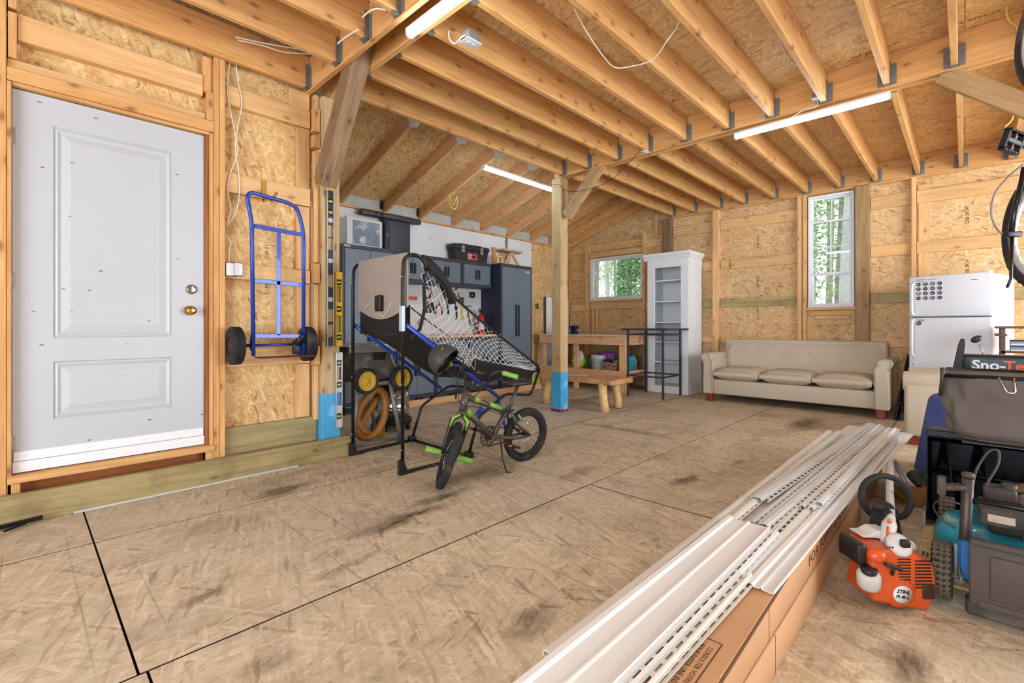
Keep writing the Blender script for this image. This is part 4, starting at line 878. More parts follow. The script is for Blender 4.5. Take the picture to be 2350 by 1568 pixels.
MB().sph((.345, -.0065, .075), (.035, .002, .022), 14, 8).build('label_picture', m_black, tb)
sf = thing('sawhorse', 'wooden folding step frame standing on the tall cabinet', 'step frame', (5.13, 5.30, 1.986))
beam2(sf, 'upright', m_slab, (.0, .02, 0), (.0, .02, .27), .07, .03, up=(0, 1, 0)); beam2(sf, 'leg', m_log, (.06, 0, 0), (.06, 0, .13), .045, .03, up=(0, 1, 0)); beam2(sf, 'leg', m_log, (.16, 0, 0), (.16, 0, .13), .045, .03, up=(0, 1, 0)); beam2(sf, 'rail', m_log, (.03, 0, .13), (.19, 0, .13), .03, .03)
s2 = thing('wooden_stool', 'small wooden stool with a bark-edged seat on the tall cabinet', 'stool', (5.50, 5.32, 2.000))
MB().prism([(-.24, -.1), (.2, -.09), (.24, .0), (.2, .1), (-.22, .11), (-.26, .02)], .215, .245).build('seat', m_slab, s2, bev=.004)
for p, q in (((-.02, .02, 0), (.0, .0, .215)), ((.17, -.04, 0), (.02, -.01, .215)), ((-.16, -.03, 0), (-.01, -.02, .2)), ((.06, .08, 0), (.0, .03, .2))): beam2(s2, 'leg', m_log, p, q, .03, .04)
ub = thing('window_unit', 'white boxy appliance with a patterned grey front on the left tall cabinet', 'appliance', (2.66, 5.25, 1.966))
MB().rbox((0, 0, 0), (.475, .27, .36), .012).build('housing', m_white, ub); MB().box((.075, -.004, .035), (.43, .001, .325)).build('front_panel', plain('steel_blue_panel', lin(120, 132, 146), .3, .2, dirt=lin(230, 234, 240), dsc=7, dth=.52, var=.1), ub)
for k in range(16): MB().box((.0, -.006, .03+k*.02), (.05, 0, .038+k*.02)).build('vent_slat', m_white, ub)
pc = thing('computer_tower', 'black narrow tower case beside the white boxy appliance', 'case', (3.145, 5.2, 1.966)); MB().rbox((0, 0, 0), (.06, .3, .37), .006).build('case', m_black, pc); MB().lathe([(.014, 0), (.02, 0), (.02, .002), (.014, .002)], 18, T(.03, -.001, .2)@RX(PI/2)).build('logo_ring', m_steel, pc)
sp = thing('dark_panel', 'large dark grey flat panel standing on edge behind the upper cabinet', 'panel', (3.26, 5.44, 1.9862)); MB().rbox((.0, 0, 0), (.41, .05, .43), .004).build('panel', m_cab, sp)
br = thing('soundbar', 'long charcoal bar resting across the top of the dark panel', 'bar', (2.93, 5.40, 2.417)); MB().rbox((0, .0, 0), (.9, .09, .075), .02).build('bar', m_cab, br)
for x in (.2, .27, .3): MB().tube([(x, -.004, 0), (x+.01, -.004, .06), (x+.005, .03, .078), (x-.005, -.004, .05), (x, -.004, .0)], .003, 5).build('cable_tie', m_black, br)
cd = thing('conduit', 'grey steel conduit rising behind the wooden stool', 'pipe', (5.63, 5.53, 2.03)); MB().cyl((0, 0, 0), (0, 0, .52), .018).box((-.025, -.005, .1), (.025, .018, .12)).box((-.025, -.005, .4), (.025, .018, .42)).build('pipe', m_steel, cd)
# tools on the panel
YP = 5.534
def tool(name, label, cat, u, v): p = px(u, v, Y=YP); return thing(name, label, cat, (p.x, YP, p.z))
m_wd = m_slab
def hammer(label, u, v, mat, a):
    t = tool('claw_hammer', label, 'hammer', u, v); M = RY(a)
    MB().cyl((0, -.018, -.30), (0, -.018, -.02), .014, r2=.011, M=M).build('handle', mat, t)
    MB().cyl((-.06, -.018, 0), (-.015, -.018, 0), .016, M=M).rbox((-.015, -.034, -.016), (.02, -.002, .016), .005, M).tube([(.02, -.018, 0), (.055, -.018, .0), (.085, -.018, -.025)], [.014, .01, .003], 8, M=M).build('head', m_steel, t)
hammer('claw hammer with black and white grip hanging left of the steel padlock', 1027, 675, m_black, 0)
hammer('claw hammer with wooden handle tilted beside the red extinguisher', 1071, 704, m_dpost, -.25)
pk = tool('padlock', 'long-shackled silver padlock on the tool panel', 'padlock', 1047, 684); MB().rbox((-.05, -.035, -.045), (.05, -.002, .03), .01).build('body', m_chrome, pk); MB().tube([(-.035, -.018, .03), (-.035, -.018, .1), (-.02, -.018, .135), (.0, -.018, .145), (.02, -.018, .135), (.035, -.018, .1), (.035, -.018, .03)], .008, 8).build('shackle', m_chrome, pk)
tm = tool('tape_measure', 'black tape measure hanging near the tall cabinet', 'tape measure', 1082, 677); MB().rbox((-.05, -.04, -.045), (.05, -.002, .045), .02).build('case', m_black, tm); MB().lathe([(0, 0), (.025, 0), (.025, .002), (0, .002)], 16, T(0, -.041, 0)@RX(PI/2)).build('label', m_brass, tm)
kf = tool('utility_scraper', 'yellow handled scraper between the black tool and the tilted hammer', 'scraper', 1060, 717); MB().rbox((-.022, -.02, -.11), (.022, -.002, .10), .01).build('handle', plain('yellow_plastic', lin(226, 208, 80), .4), kf)
pb = tool('wrench', 'dark adjustable wrench hanging right of the left hammer', 'wrench', 1047, 718); MB().rbox((-.014, -.015, -.11), (.014, -.002, .06), .005).rbox((-.03, -.018, .05), (.03, -.002, .10), .01).build('body', m_black, pb)
pl = tool('pliers', 'red handled pliers spread open on the tool panel', 'pliers', 1007, 702)
for s_ in (-1, 1): MB().tube([(s_*.0, -.015, .02), (s_*.045, -.015, -.01), (s_*.06, -.015, -.07), (s_*.045, -.015, -.13)], .010, 8).build('grip', plain('red_brown_grip', lin(160, 60, 44), .5), pl)
MB().prism([(-.018, 0), (.018, 0), (.006, .06), (-.006, .06)], .004, .02, RX(PI/2)).build('jaw', m_steel, pl)
gn = tool('nail_punch_set', 'black and steel hand riveter on the tool panel left of the pliers', 'riveter', 984, 704)
for dx, a in ((-.02, .25), (.03, .1), (.075, -.15)): MB().rbox((-.014, -.02, -.09), (.014, -.004, .06), .006, T(dx, 0, 0)@RY(a)).build('grip', m_black, gn)
MB().box((-.05, -.012, .05), (.09, -.004, .075), c=.003).build('head', m_steel, gn)
rk = tool('saw', 'orange handled hand saw on the panel behind the netting', 'saw', 934, 684); MB().prism([(-.2, -.02), (.16, -.03), (.16, .03), (-.2, .03)], .004, .008, RX(PI/2)).build('blade', m_steel, rk); MB().rbox((-.19, -.022, -.02), (.16, -.009, .02), .006).build('rail', plain('orange_plastic', lin(224, 92, 50), .45), rk); MB().rbox((-.2, -.024, -.1), (-.1, -.006, .0), .02).build('handle', plain('orange_plastic_2', lin(214, 82, 50), .45), rk)
cl = tool('cord_loop', 'coiled brown cord hanging high on the panel behind the netting', 'cord', 980, 668)
for k in range(4): MB().tube([((.05+k*.006)*math.cos(a*PI/8), -.012-k*.004, -.03+(.065+k*.005)*math.sin(a*PI/8)) for a in range(16)], .005, 6, closed=True).build('loop', m_cherry, cl)
c3 = tool('hose_clamps', 'small bundle of metal rings hanging low on the panel', 'rings', 964, 741)
for k in range(7): a = k*2*PI/7; MB().lathe([(.017, -.004), (.02, 0), (.017, .004), (.014, 0), (.017, -.004)], 12, T(.035*math.cos(a), -.012, .035*math.sin(a))@RX(PI/2+a*.2)).build('ring', m_brass if k % 2 else m_black, c3)
def outlet(u, v, label, y=YP):
    p = px(u, v, Y=y); t = thing('power_outlet', label, 'outlet', (p.x, y, p.z)); MB().rbox((-.045, -.012, -.05), (.045, -.001, .05), .004).build('box', plain('olive_box', lin(120, 108, 50), .5), t); 
    for z in (-.022, .022): MB().rbox((-.018, -.015, z-.014), (.018, -.0125, z+.014), .005).build('socket', m_black, t)
outlet(1059, 690, 'dark brass outlet above the yellow scraper'); outlet(1232, 703, 'brass outlet on the strand board right of the tall cabinet', 5.56)
ex = thing('fire_extinguisher', 'red fire extinguisher standing on the counter beside the tall cabinet', 'fire extinguisher', (4.93, 5.40, .9005)); m_red2 = plain('extinguisher_red', lin(206, 36, 42), .3)
MB().lathe([(0, 0), (.052, 0), (.055, .01), (.055, .25), (.045, .285), (.02, .305), (.02, .325), (0, .325)], 24).build('cylinder', m_red2, ex); MB().lathe([(.0555, .07), (.0558, .072), (.0558, .19), (.0555, .192)], 24, None, 0, True, -PI*.9, -PI*.1).build('label', m_white, ex)
MB().rbox((-.02, -.02, .325), (.02, .02, .355), .006).rbox((-.06, -.01, .355), (.02, .01, .37), .004).rbox((-.055, -.01, .385), (.01, .01, .395), .004).build('valve', m_black, ex); MB().tube([(.02, 0, .34), (.06, 0, .32), (.068, 0, .2), (.066, 0, .12)], .008, 8).build('hose', m_black, ex)
# ================================================================== TABLE SAW, VACUUM
ts = thing('table_saw', 'dusty table saw on a folding stand with yellow wheels behind the ball game', 'table saw', (2.14, 3.86, 0))
m_sawg = plain('dusty_grey_plastic', lin(96, 90, 84), .7, dirt=lin(150, 138, 120), dsc=8, dth=.5); m_alu = plain('cast_aluminium', lin(186, 188, 192), .35, .7, var=.15); m_yel = plain('yellow_wheel', lin(200, 160, 40), .5); m_tubeg = plain('dusty_steel_tube', lin(140, 134, 126), .5, .4, var=.2)
MB().box((-.29, -.26, .845), (.31, .26, .865), c=.003).build('table_top', m_alu, ts); [MB().box((-.30, ya, .80), (.33, ya+.013, .855), c=.003).build('fence_rail', m_tubeg, ts) for ya in (-.275, .262)]
q = MB()
for k in range(6): q.box((-.16+k*.02, -.2, .8655), (-.15+k*.02, -.17, .867))
q.box((-.2, -.02, .8655), (.2, .02, .867)); q.build('throat_plate', m_black, ts)
MB().rbox((-.24, -.22, .56), (.16, .2, .844), .02).build('housing', m_sawg, ts)
for k in range(7): MB().box((-.06+k*.018, -.226, .73), (-.05+k*.018, -.2205, .80)).build('vent', m_black, ts)
MB().tube(fillet([(.10, -.22, .84), (.12, -.25, .70), (.2, -.25, .62), (.25, -.24, .60)], .03), .010, 8).build('riving_handle', m_tubeg, ts)
MB().cyl((-.24, -.23, .53), (.26, -.23, .53), .02).cyl((-.24, .2, .53), (.26, .2, .53), .02).build('stand_rail', m_tubeg, ts)
for x in (-.155, .185):
    wh = MB().lathe([(.082, -.03), (.1, -.03), (.108, -.015), (.108, .015), (.1, .03), (.082, .03), (.082, -.03)], 28, T(x, -.275, .565)@RX(PI/2)@RY(0)).build('wheel', m_rubber, ts)
    q = MB().lathe([(.0, -.02), (.025, -.022), (.03, -.012), (.07, -.01), (.082, -.024), (.082, .02), (0, .02)], 24, T(x, -.275, .565)@RX(-PI/2)@RY(0)@S(1, 1, 1)); q.build('hub', m_yel, wh)
    for k in range(6): MB().box((.02, -.008, .012), (.075, .008, .02), T(x, -.275, .565)@RX(PI/2)@RZ(k*PI/3)).build('spoke', m_yel, wh)
for p, q_ in (((.10, -.23, .52), (.20, -.24, .03)), ((-.20, -.23, .52), (-.26, -.24, .03)), ((.10, .2, .52), (.22, .22, .03)), ((-.2, .2, .52), (-.26, .22, .03))): MB().tube([p, q_], .017, 10).build('leg', m_tubeg, ts)
for x in (.20, -.26):
    for y in (-.24, .22): MB().prism([(-.03, 0), (.03, 0), (.018, .09), (-.018, .09)], -.02, .02, T(x, y, 0)@RX(PI/2)).build('foot', plain('blue_grey_foot', lin(70, 76, 90), .5), ts)
MB().cyl((-.26, -.24, .03), (.2, -.24, .03), .012).build('stretcher', m_tubeg, ts)
vc = thing('shop_vacuum', 'steel drum shop vacuum behind the table saw', 'vacuum', (2.58, 4.12, 0)); 
MB().lathe([(0, .08), (.15, .08), (.152, .2), (.157, .205), (.152, .21), (.152, .32), (.157, .325), (.152, .33), (.155, .42), (0, .42)], 32).build('drum', plain('polished_steel', lin(200, 198, 194), .18, .95, var=.1), vc)
MB().lathe([(0, .42), (.17, .42), (.172, .46), (.15, .52), (.1, .57), (0, .58)], 28).build('lid', m_black, vc); MB().lathe([(0, .06), (.18, .06), (.185, .10), (.16, .12), (0, .12)], 24).build('base', m_black, vc)
for k in range(4): a = k*PI/2+.5; MB().cyl((.16*math.cos(a)-.012, .16*math.sin(a), .03), (.16*math.cos(a)+.012, .16*math.sin(a), .03), .03).build('caster', m_black, vc)
for a in (-2.2, -.9): MB().box((-.015, -.012, .38), (.015, .005, .48), RZ(a+PI/2)@T(0, -.165, 0), c=.003).build('clip', m_steel, vc)
MB().lathe([(0, 0), (.045, 0), (.05, .03), (.03, .04), (0, .04)], 20, T(-.13, -.12, .16)@frame((0, 0, 0), (-.7, -.7, 0))).build('inlet', m_black, vc)
hs = thing('vacuum_hose', 'brownish yellow corrugated vacuum hose coiled between the saw legs', 'hose', (2.13, 3.83, 0))
m_hose = plain('yellowish_hose', lin(178, 122, 48), .55, var=.25, sc=10)
cp = [(.20, .10, .12), (.10, -.05, .06), (-.06, -.08, .10), (-.12, -.05, .22), (-.05, -.06, .38), (.05, -.08, .46), (.12, -.09, .40), (.12, -.10, .24), (.04, -.11, .10), (-.07, -.10, .06), (-.12, -.06, .12), (-.02, -.03, .24), (.08, .0, .34), (.14, .03, .40)]
P_ = catmull(cp, 30); rr = [.029+(.005 if k % 2 else 0) for k in range(len(P_))]
MB().tube(P_, rr, 12).build('hose', m_hose, hs)
# ================================================================== HAND TRUCK, LEVELS
m_blue = plain('blue_enamel', lin(28, 62, 158), .3, .1, var=.1, coat=.3)
ht = thing('hand_truck', 'blue two-wheeled hand truck hung on the framed wall beside the door', 'hand truck', (1.235, 3.42, .79)); q = lambda x, z: (x-1.235, 0, z-.79)
ml = [q(1.075, .82), q(1.065, 1.70), q(1.050, 1.80), q(1.035, 1.88), q(1.06, 1.91), q(1.30, 1.885), q(1.36, 1.86), q(1.39, 1.76), q(1.405, 1.68), q(1.405, .82)]
MB().tube(fillet(ml, .05, 4), .0135, 12).build('frame', m_blue, ht)
for za, zb in ((1.69, 1.675), (1.325, 1.315), (.955, .95)): beam2(ht, 'cross_bar', m_blue, q(1.078, za), q(1.395, zb), .006, .03)
beam2(ht, 'centre_bar', m_blue, q(1.235, .955), q(1.235, 1.675), .006, .028, up=(1, 0, 0))
MB().cyl((q(1.0, .9)[0], .07, .10), (q(1.46, .9)[0], .07, .10), .009).build('axle', m_blue, ht)
for x, x2 in ((1.075, 1.045), (1.405, 1.43)):
    MB().prism([(0, .03), (.0, .30), (.07, .12), (.07, .08)], -.003, .003, T(q(x, 0)[0], 0, 0)@Matrix(((0, 0, 1, 0), (1, 0, 0, 0), (0, 1, 0, 0), (0, 0, 0, 1)))).build('gusset', m_blue, ht)
for x in (.985, 1.46):
    wt = MB(); pr = [(.065, -.035), (.105, -.036), (.122, -.026), (.126, -.012)]
    for g in range(5): pr += [(.126, -.019+g*.009), (.122, -.016+g*.009), (.126, -.013+g*.009)]
    pr = [(.062, -.034), (.105, -.037), (.120, -.030)]+[p_ for g in range(5) for p_ in ((.126, -.026+g*.0115), (.126, -.020+g*.0115), (.122, -.0185+g*.0115), (.122, -.016+g*.0115))]+[(.120, .030), (.105, .037), (.062, .034)]
    MB().lathe(pr, 36, T(x-1.235, .07, .10)@RY(PI/2), smooth=False).build('tyre', m_rubber, ht)
    MB().lathe([(0, -.03), (.022, -.03), (.024, -.012), (.06, -.02), (.066, -.03), (.066, .03), (.06, .02), (.024, .012), (.022, .03), (0, .03)], 24, T(x-1.235, .07, .10)@RY(PI/2)).build('wheel_hub', plain('rusty_hub', lin(70, 50, 42), .6), ht)
MB().box((1.08-1.235, -.13, .018), (1.43-1.235, .0, .026), c=.002).build('toe_plate', plain('red_oxide', lin(96, 52, 48), .6, var=.2), ht)
MB().rbox((1.34-1.235, .01, .03), (1.40-1.235, .05, .13), .01).tube([(.13, .02, .1), (.155, .0, .16), (.18, .02, .10)], .03, 10).build('strap_bundle', m_black, ht)
hk = thing('wall_hook', 'brass-coloured hook holding the top of the blue hand truck', 'hook', (1.20, 3.609, 1.99)); MB().box((-.014, -.008, -.08), (.014, 0, .07), c=.002).build('plate', m_brass, hk); MB().tube(fillet([(0, -.006, -.06), (0, -.17, -.10), (.02, -.20, -.05)], .02), .010, 8).build('prong', m_dpost, hk)
def level(label, u0, v0, v1, w_, body, frame_, y, holes):
    a, b = px(u0, v0, Y=y), px(u0, v1, Y=y); L = a.z-b.z; t = thing('spirit_level', label, 'spirit level', (a.x, y, b.z)); d = .024; yo = -d
    def slab(x0, x1, z0, z1, mat, nm, y0=yo+.004, y1=-.004, par=None): return MB().box((x0, y0, z0), (x1, y1, z1), c=.001).build(nm, mat, par or t)
    slab(0, .006, 0, L, frame_, 'edge', yo, 0); slab(w_-.006, w_, 0, L, frame_, 'edge', yo, 0)
    z = 0; cuts = sorted([(L*c_-h_/2, L*c_+h_/2, kd) for c_, h_, kd in holes])
    for z0, z1, kd in cuts:
        slab(.006, w_-.006, z, z0, body, 'web'); z = z1
        if kd == 'v':
            MB().box((.010, -.018, z0+.004), (w_-.010, -.008, z1-.004), c=.001).build('vial_block', m_black, t); MB().cyl((.013, -.019, (z0+z1)/2), (w_-.013, -.019, (z0+z1)/2), .008).build('vial', plain('vial_liquid', lin(198, 214, 90), .1), t)
        if kd == 'd': MB().cyl((w_/2, -.019, (z0+z1)/2), (w_/2, -.005, (z0+z1)/2), w_/2-.008, 18).build('vial', plain('round_vial', lin(180, 184, 182), .1), t)
    slab(.006, w_-.006, z, L, body, 'web'); return t
level('longest spirit level, black with silver edges, hung on the nearer post', 748, 437, 795, .055, m_black, m_steel, 3.548, [(.1, .10, 'o'), (.30, .04, 'd'), (.42, .10, 'o'), (.55, .04, 'd'), (.66, .10, 'o'), (.74, .10, 'o'), (.86, .05, 'v'), (.81, .04, 'd'), (.93, .04, 'v'), (.2, .1, 'o')])
level('yellow spirit level hanging beside the black one on the nearer post', 768, 624, 795, .053, plain('level_yellow', lin(222, 184, 40), .4), plain('level_yellow2', lin(206, 168, 34), .4), 3.548, [(.12, .045, 'v'), (.30, .13, 'o'), (.5, .045, 'v'), (.70, .13, 'o'), (.86, .045, 'v')])
level('grey-white aluminium spirit level hanging below the yellow one', 768, 809, 982, .053, plain('level_silver', lin(196, 192, 186), .4), m_alu, 3.548, [(.15, .045, 'v'), (.38, .10, 'o'), (.57, .045, 'v'), (.72, .10, 'o'), (.86, .045, 'v')])
# ================================================================== BALL GAME FRAME
def pd(u, v, d):
    a = (u-1175)/FPX; return Vector(((_c+_s*a)*d, (_s-_c*a)*d, CH+(V0-v)/FPX*d))
ag = thing('basketball_game', 'folding basketball arcade game with black frame, blue struts and white netting', 'arcade game', (1.82, 3.14, 0))
GL = T(-1.82, -3.14, 0); N_, F_ = 2.79, 3.49
def gt(pts, r, mat, name, rad=.0, seg=10, **k):
    pts = fillet(pts, rad) if rad else pts
    return MB().tube(pts, r, seg, M=GL).build(name, mat, ag, **k)
for y in (N_, F_):
    gt([(1.82, y, .012), (1.82, y, 1.36), (1.83, y, 1.50), (1.93, y, 1.53), (2.00, y, 1.49), (2.03, y, 1.42)], .0125, m_blackm, 'post', .07)
    gt([(1.82, y, .014), (2.42, y+(-.02 if y < 3 else .04), .014)], .0115, m_blackm, 'base_tube')
    yy = y+(-.02 if y < 3 else .04)
    gt([(2.40, yy, .02), (2.50, yy, .30), (2.81, yy, .455), (3.13, yy, .41), (3.24, yy, .63)], .0115, m_blackm, 'front_leg', .05)
    gt([(1.84, y-.015*(1 if y < 3 else -1), 1.03), (2.72, yy, .44)], [.016, .016], m_blue, 'blue_strut', seg=10)
    MB().prism([(-.03, 0), (.09, 0), (.03, .03), (.0, .1), (-.03, .1)], -.016, .016, T(1.82-1.82, y-3.14, 0)@RX(PI/2)).build('foot_bracket', m_black, ag)
    MB().rbox((2.40-.03-1.82, yy-.03-3.14, 0), (2.40+.03-1.82, yy+.03-3.14, .05), .008).build('corner_joint', m_black, ag)
    for z in (.17, .62, 1.36): MB().sph((1.805-1.82, y-3.14-.010, z), .006, 8, 5).build('bolt', m_chrome, ag)
gt([(2.40, N_-.02, .015), (2.40, F_+.04, .015)], .0115, m_blackm, 'base_tube'); gt([(3.24, N_-.02, .63), (3.28, N_+.04, .67), (3.28, F_-.02, .67), (3.24, F_+.04, .63)], .0115, m_blackm, 'end_bar', .03)
gt([(2.72, N_-.03, .40), (2.86, N_-.02, .0)], .012, m_blue, 'blue_strut'); gt([(2.55, N_, .36), (2.60, N_+.1, .30)], .02, m_blue, 'latch_plate')
m_board = plain('grey_brown_hardboard', lin(160, 146, 136), .6, var=.05); m_fab = plain('black_canvas', lin(36, 31, 30), .85, var=.15, bump=.2, bsc=300)
# backboard, back face to the camera
pts = [(-.34, .02)]
bp = [(-.335, .42), (.335, .42), (.345, .30), (.345, .04)]+[(.345-.69*k/10, .04-.085*math.sin(PI*k/10)) for k in range(1, 10)]+[(-.345, .04), (-.345, .30)]
bb = MB().prism(bp, -.008, .008, T(1.865-1.82, 0, 1.115)@Matrix(((0, 0, 1, 0), (-1, 0, 0, 0), (0, 1, 0, 0), (0, 0, 0, 1)))).build('backboard', m_board, ag, bev=.004)
MB().rbox((.0, -.05, 1.13), (.036, .03, 1.25), .012).build('score_box', m_black, bb); MB().tube([(.01, -.02, 1.135), (.02, -.04, 1.10), (.02, -.07, 1.09), (.03, -.11, 1.13), (.036, -.15, 1.19)], .003, 5).tube([(.03, .21, 1.14), (.025, .19, 1.17), (.036, .17, 1.19)], .002, 5).build('wire', m_wire, bb)
for y in (.24, .21, .17, -.13, -.17, -.21): MB().sph((.036, y, 1.27), (.002, .005, .005), 8, 5).build('rivet', m_steel, bb)
MB().box((.06, -.345, .96), (.066, .345, 1.17), M=None).build('rear_cloth', m_fab, ag)
MB().box((-.02, -.375, .985), (.005, -.335, 1.16), c=.003).build('clear_bag', plain('clear_plastic_bag', lin(170, 190, 200), .2), ag)
def ft(x): return 1.05-.0-(x-1.85)*.60 if x < 2.5 else .66-(x-2.5)*.06+0 if False else (1.03+(.905-1.03)*(x-1.85)/.26 if x < 2.11 else .905+(.742-.905)*(x-2.11)/.46 if x < 2.57 else .742+(.615-.742)*(x-2.57)/.65)
def fb(x): return .98-.54*(x-1.82) if x < 2.56 else .58-(x-2.56)*.12
def fab(u, v):
    x = 1.86+1.38*u; y = N_+.02+(F_-N_-.04)*v; c_ = min(1, min(v, 1-v)*2/.34); c_ = c_*c_*(3-2*c_)
    z = ft(x)*(1-c_)+(fb(x)+.02*math.sin(v*9)*math.sin(u*11))*c_
    return (x-1.82, y-3.14, z)
MB().grid(fab, 30, 22).build('ball_ramp_cloth', m_fab, ag, thick=.003)
# hood over the top hoops
def hood(u, v):
    s_ = u; x = 1.99+.28*s_; s_ = .12+.88*s_; z0 = 1.535-.04*s_-.30*s_*s_; y = N_-.015+(F_-N_+.03)*v
    return (x-1.82, y-3.14, z0+.006*math.sin(9*v+4*u))
for ka, kb in ((0, .13), (.87, 1)): MB().grid(lambda u, v: hood(u, ka+(kb-ka)*v), 12, 6).build('hood_cloth', m_fab, ag, thick=.003)
for y, s_ in ((N_, -1), (F_, 1)):
    MB().grid(lambda u, v: (1.98+.30*u-1.82, y+s_*.015-3.14+.008*math.sin(u*7), (1.53-.04*u-.26*u*u)-(.10-.04*u)*v*min(1, u*3+.2)), 10, 4).build('hood_side', m_fab, ag, thick=.003)
    st_ = [(2.27, y, 1.24), (2.6, y, 1.03), (2.95, y, .83), (3.25, y, .66)]
    gt([(2.02, y, 1.44)]+st_, .011 if s_ < 0 else .008, m_fab, 'edge_strap', seg=6)
gt([(2.02, N_+.02, 1.44), (2.01, N_+.02, 1.3), (2.02, N_+.02, 1.15), (1.97, N_+.01, 1.0), (1.88, N_, .93)], .014, m_fab, 'hanging_strap', seg=6)
m_net = plain('white_net_cord', lin(232, 232, 228), .6, var=.03)
def net(name, P, ni, nj, r):
    """diamond netting over the patch P(s, t)"""
    m = MB()
    for i in range(ni):
        for j in range(nj):
            for (a, b) in (((i, j), (i+.5, j+.5)), ((i+.5, j+.5), (i+1, j)), ((i, j+1), (i+.5, j+.5)), ((i+.5, j+.5), (i+1, j+1))):
                p, q = P(a[0]/ni, a[1]/nj), P(b[0]/ni, b[1]/nj); m.tube([p, q], r, 3, cap=False)
    return m.build(name, m_net, ag, kind='stuff')
def tz(x): return 1.44+(1.24-1.44)*(x-2.02)/.25 if x < 2.27 else 1.24+(.66-1.24)*(x-2.27)/.98
for y, s_ in ((N_, 1), (F_, -1)):
    def side(s, t, y=y, s_=s_):
        x = 1.98+1.25*s; z0 = ft(x); z1 = tz(x)
        return (x-1.82, y-3.14+s_*(.022+.05*math.sin(PI*t)*math.sin(PI*s)+.012*math.sin(13*s+5*t)), z0+(z1-z0)*t-.03*math.sin(PI*t)*math.sin(8*s))
    net('side_net', side, 22, 6, .0021)
def lower(s, t):
    x = 1.95+1.26*s; y = N_+.035+(F_-N_-.07)*t; z = ft(x)+.02-.09*math.sin(PI*t)*(.3+.7*math.sin(PI*s))+.012*math.sin(17*s)*math.sin(11*t)
    zc = max(fab((x+d_-1.86)/1.38, (y+e_-N_-.02)/(F_-N_-.04))[2] for d_ in (-.04, 0, .04) for e_ in (-.02, 0, .02)); return (x-1.82, y-3.14, max(z, zc+.012))
net('bottom_net', lower, 22, 9, .0019)
# ================================================================== BMX BICYCLE
m_bfr = plain('dark_bronze_frame', lin(88, 80, 76), .4, .4, var=.15, dirt=lin(120, 104, 88), dsc=20, dth=.6); m_lime = plain('lime_green', lin(122, 168, 62), .4, var=.06); m_rim = plain('dark_rim', lin(44, 42, 44), .35, .4)
def wheel(par, M, Rw, tr, rimmat, spokes=20, knob=True, tname='tyre'):
    pr = [(Rw-tr*1.9, -tr*.55), (Rw-tr*1.6, -tr*.9), (Rw-tr, -tr), (Rw-tr*.35, -tr*.8), (Rw, -tr*.3), (Rw, tr*.3), (Rw-tr*.35, tr*.8), (Rw-tr, tr), (Rw-tr*1.6, tr*.9), (Rw-tr*1.9, tr*.55)]
    ty = MB().lathe(pr+[pr[0]], 48, M).build(tname, m_rubber, par)
    if knob:
        m = MB(); n = 44
        for k in range(n):
            for z, dz in ((-.55, .28), (0, .3), (.55, .28)):
                a = 2*PI*(k+(.5 if z == 0 else 0))/n; rr_ = Rw-(.0 if z == 0 else tr*.25)
                m.box((rr_-.004, -.0045*Rw/.2, (z-dz/2)*tr), (rr_+.003, .0045*Rw/.2, (z+dz/2)*tr), M@RZ(a))
        m.build('tread', m_rubber, ty, kind='stuff')
    w_ = MB().lathe([(Rw-tr*1.75, -tr*.6), (Rw-tr*2.5, -tr*.5), (Rw-tr*2.6, 0), (Rw-tr*2.5, tr*.5), (Rw-tr*1.75, tr*.6), (Rw-tr*1.75, -tr*.6)], 44, M).build('rim', rimmat, par)
    MB().cyl((0, 0, -.03), (0, 0, .03), .016, M=M).cyl((0, 0, -.045), (0, 0, .045), .006, M=M).build('hub', m_rim, par)
    m = MB()
    for k in range(spokes):
        a = 2*PI*k/spokes; s_ = 1 if k % 2 else -1; b = a+(.5 if (k//2) % 2 else -.5)
        m.tube([(.014*math.cos(b), .014*math.sin(b), s_*.025), ((Rw-tr*2.4)*math.cos(a), (Rw-tr*2.4)*math.sin(a), 0)], .0012, 4, M=M)
    m.build('spokes', m_chrome, par, kind='stuff'); return ty
bk_ = thing('bmx_bicycle', 'small dark BMX bicycle with lime green pegs and grips standing on its kickstand', 'bicycle', (2.25, 2.39, 0))
BI = T(-2.25, -2.39, 0); BW = lambda u, v, Y=2.385: px(u, v, Y=Y)
rear = Vector((2.655, 2.405, .2)); hd = Vector((1, .06, 0)).normalized()
wheel(bk_, BI@frame(rear, (-.16, -1, -.07)), .203, .024, m_rim)
fc = Vector((1.876, 2.352, .206)); Rv = Vector((_s, -_c, 0)); Fv = Vector((_c, _s, 0)); Uv = Vector((0, 0, 1)); cA, sA = math.cos(R(19)), math.sin(R(19))
A_ = Rv*cA-Uv*sA; A_ = (A_+Fv*.16).normalized(); Up = (Rv*sA+Uv*cA+Fv*.10); Up = (Up-A_*Up.dot(A_)).normalized()
wheel(bk_, BI@frame(fc, A_), .212, .026, m_rim)
def bt_(pts, r, mat, name, **k): return MB().tube(pts, r, 10, M=BI).build(name, mat, bk_, **k)
hdT, hdB = BW(1069, 900, 2.37), BW(1061, 946, 2.37); seatj = BW(1166, 945); bb_ = BW(1130, 1004); rh = rear+Vector((-.0, -.045, .0)); rh2 = rear+Vector((0, .045, 0))
crown = fc+Up*.255; bt_([hdB+(hdB-hdT)*.1, hdT+(hdT-hdB)*.1], .024, m_bfr, 'head_tube'); bt_([hdT-(hdT-hdB)*.2, seatj+Vector((0, 0, -.01))], [.021, .018], m_bfr, 'top_tube'); bt_([hdB+(hdT-hdB)*.2, bb_], [.024, .022], m_bfr, 'down_tube')
bt_([seatj+Vector((0, 0, .03)), bb_], .018, m_bfr, 'seat_tube')
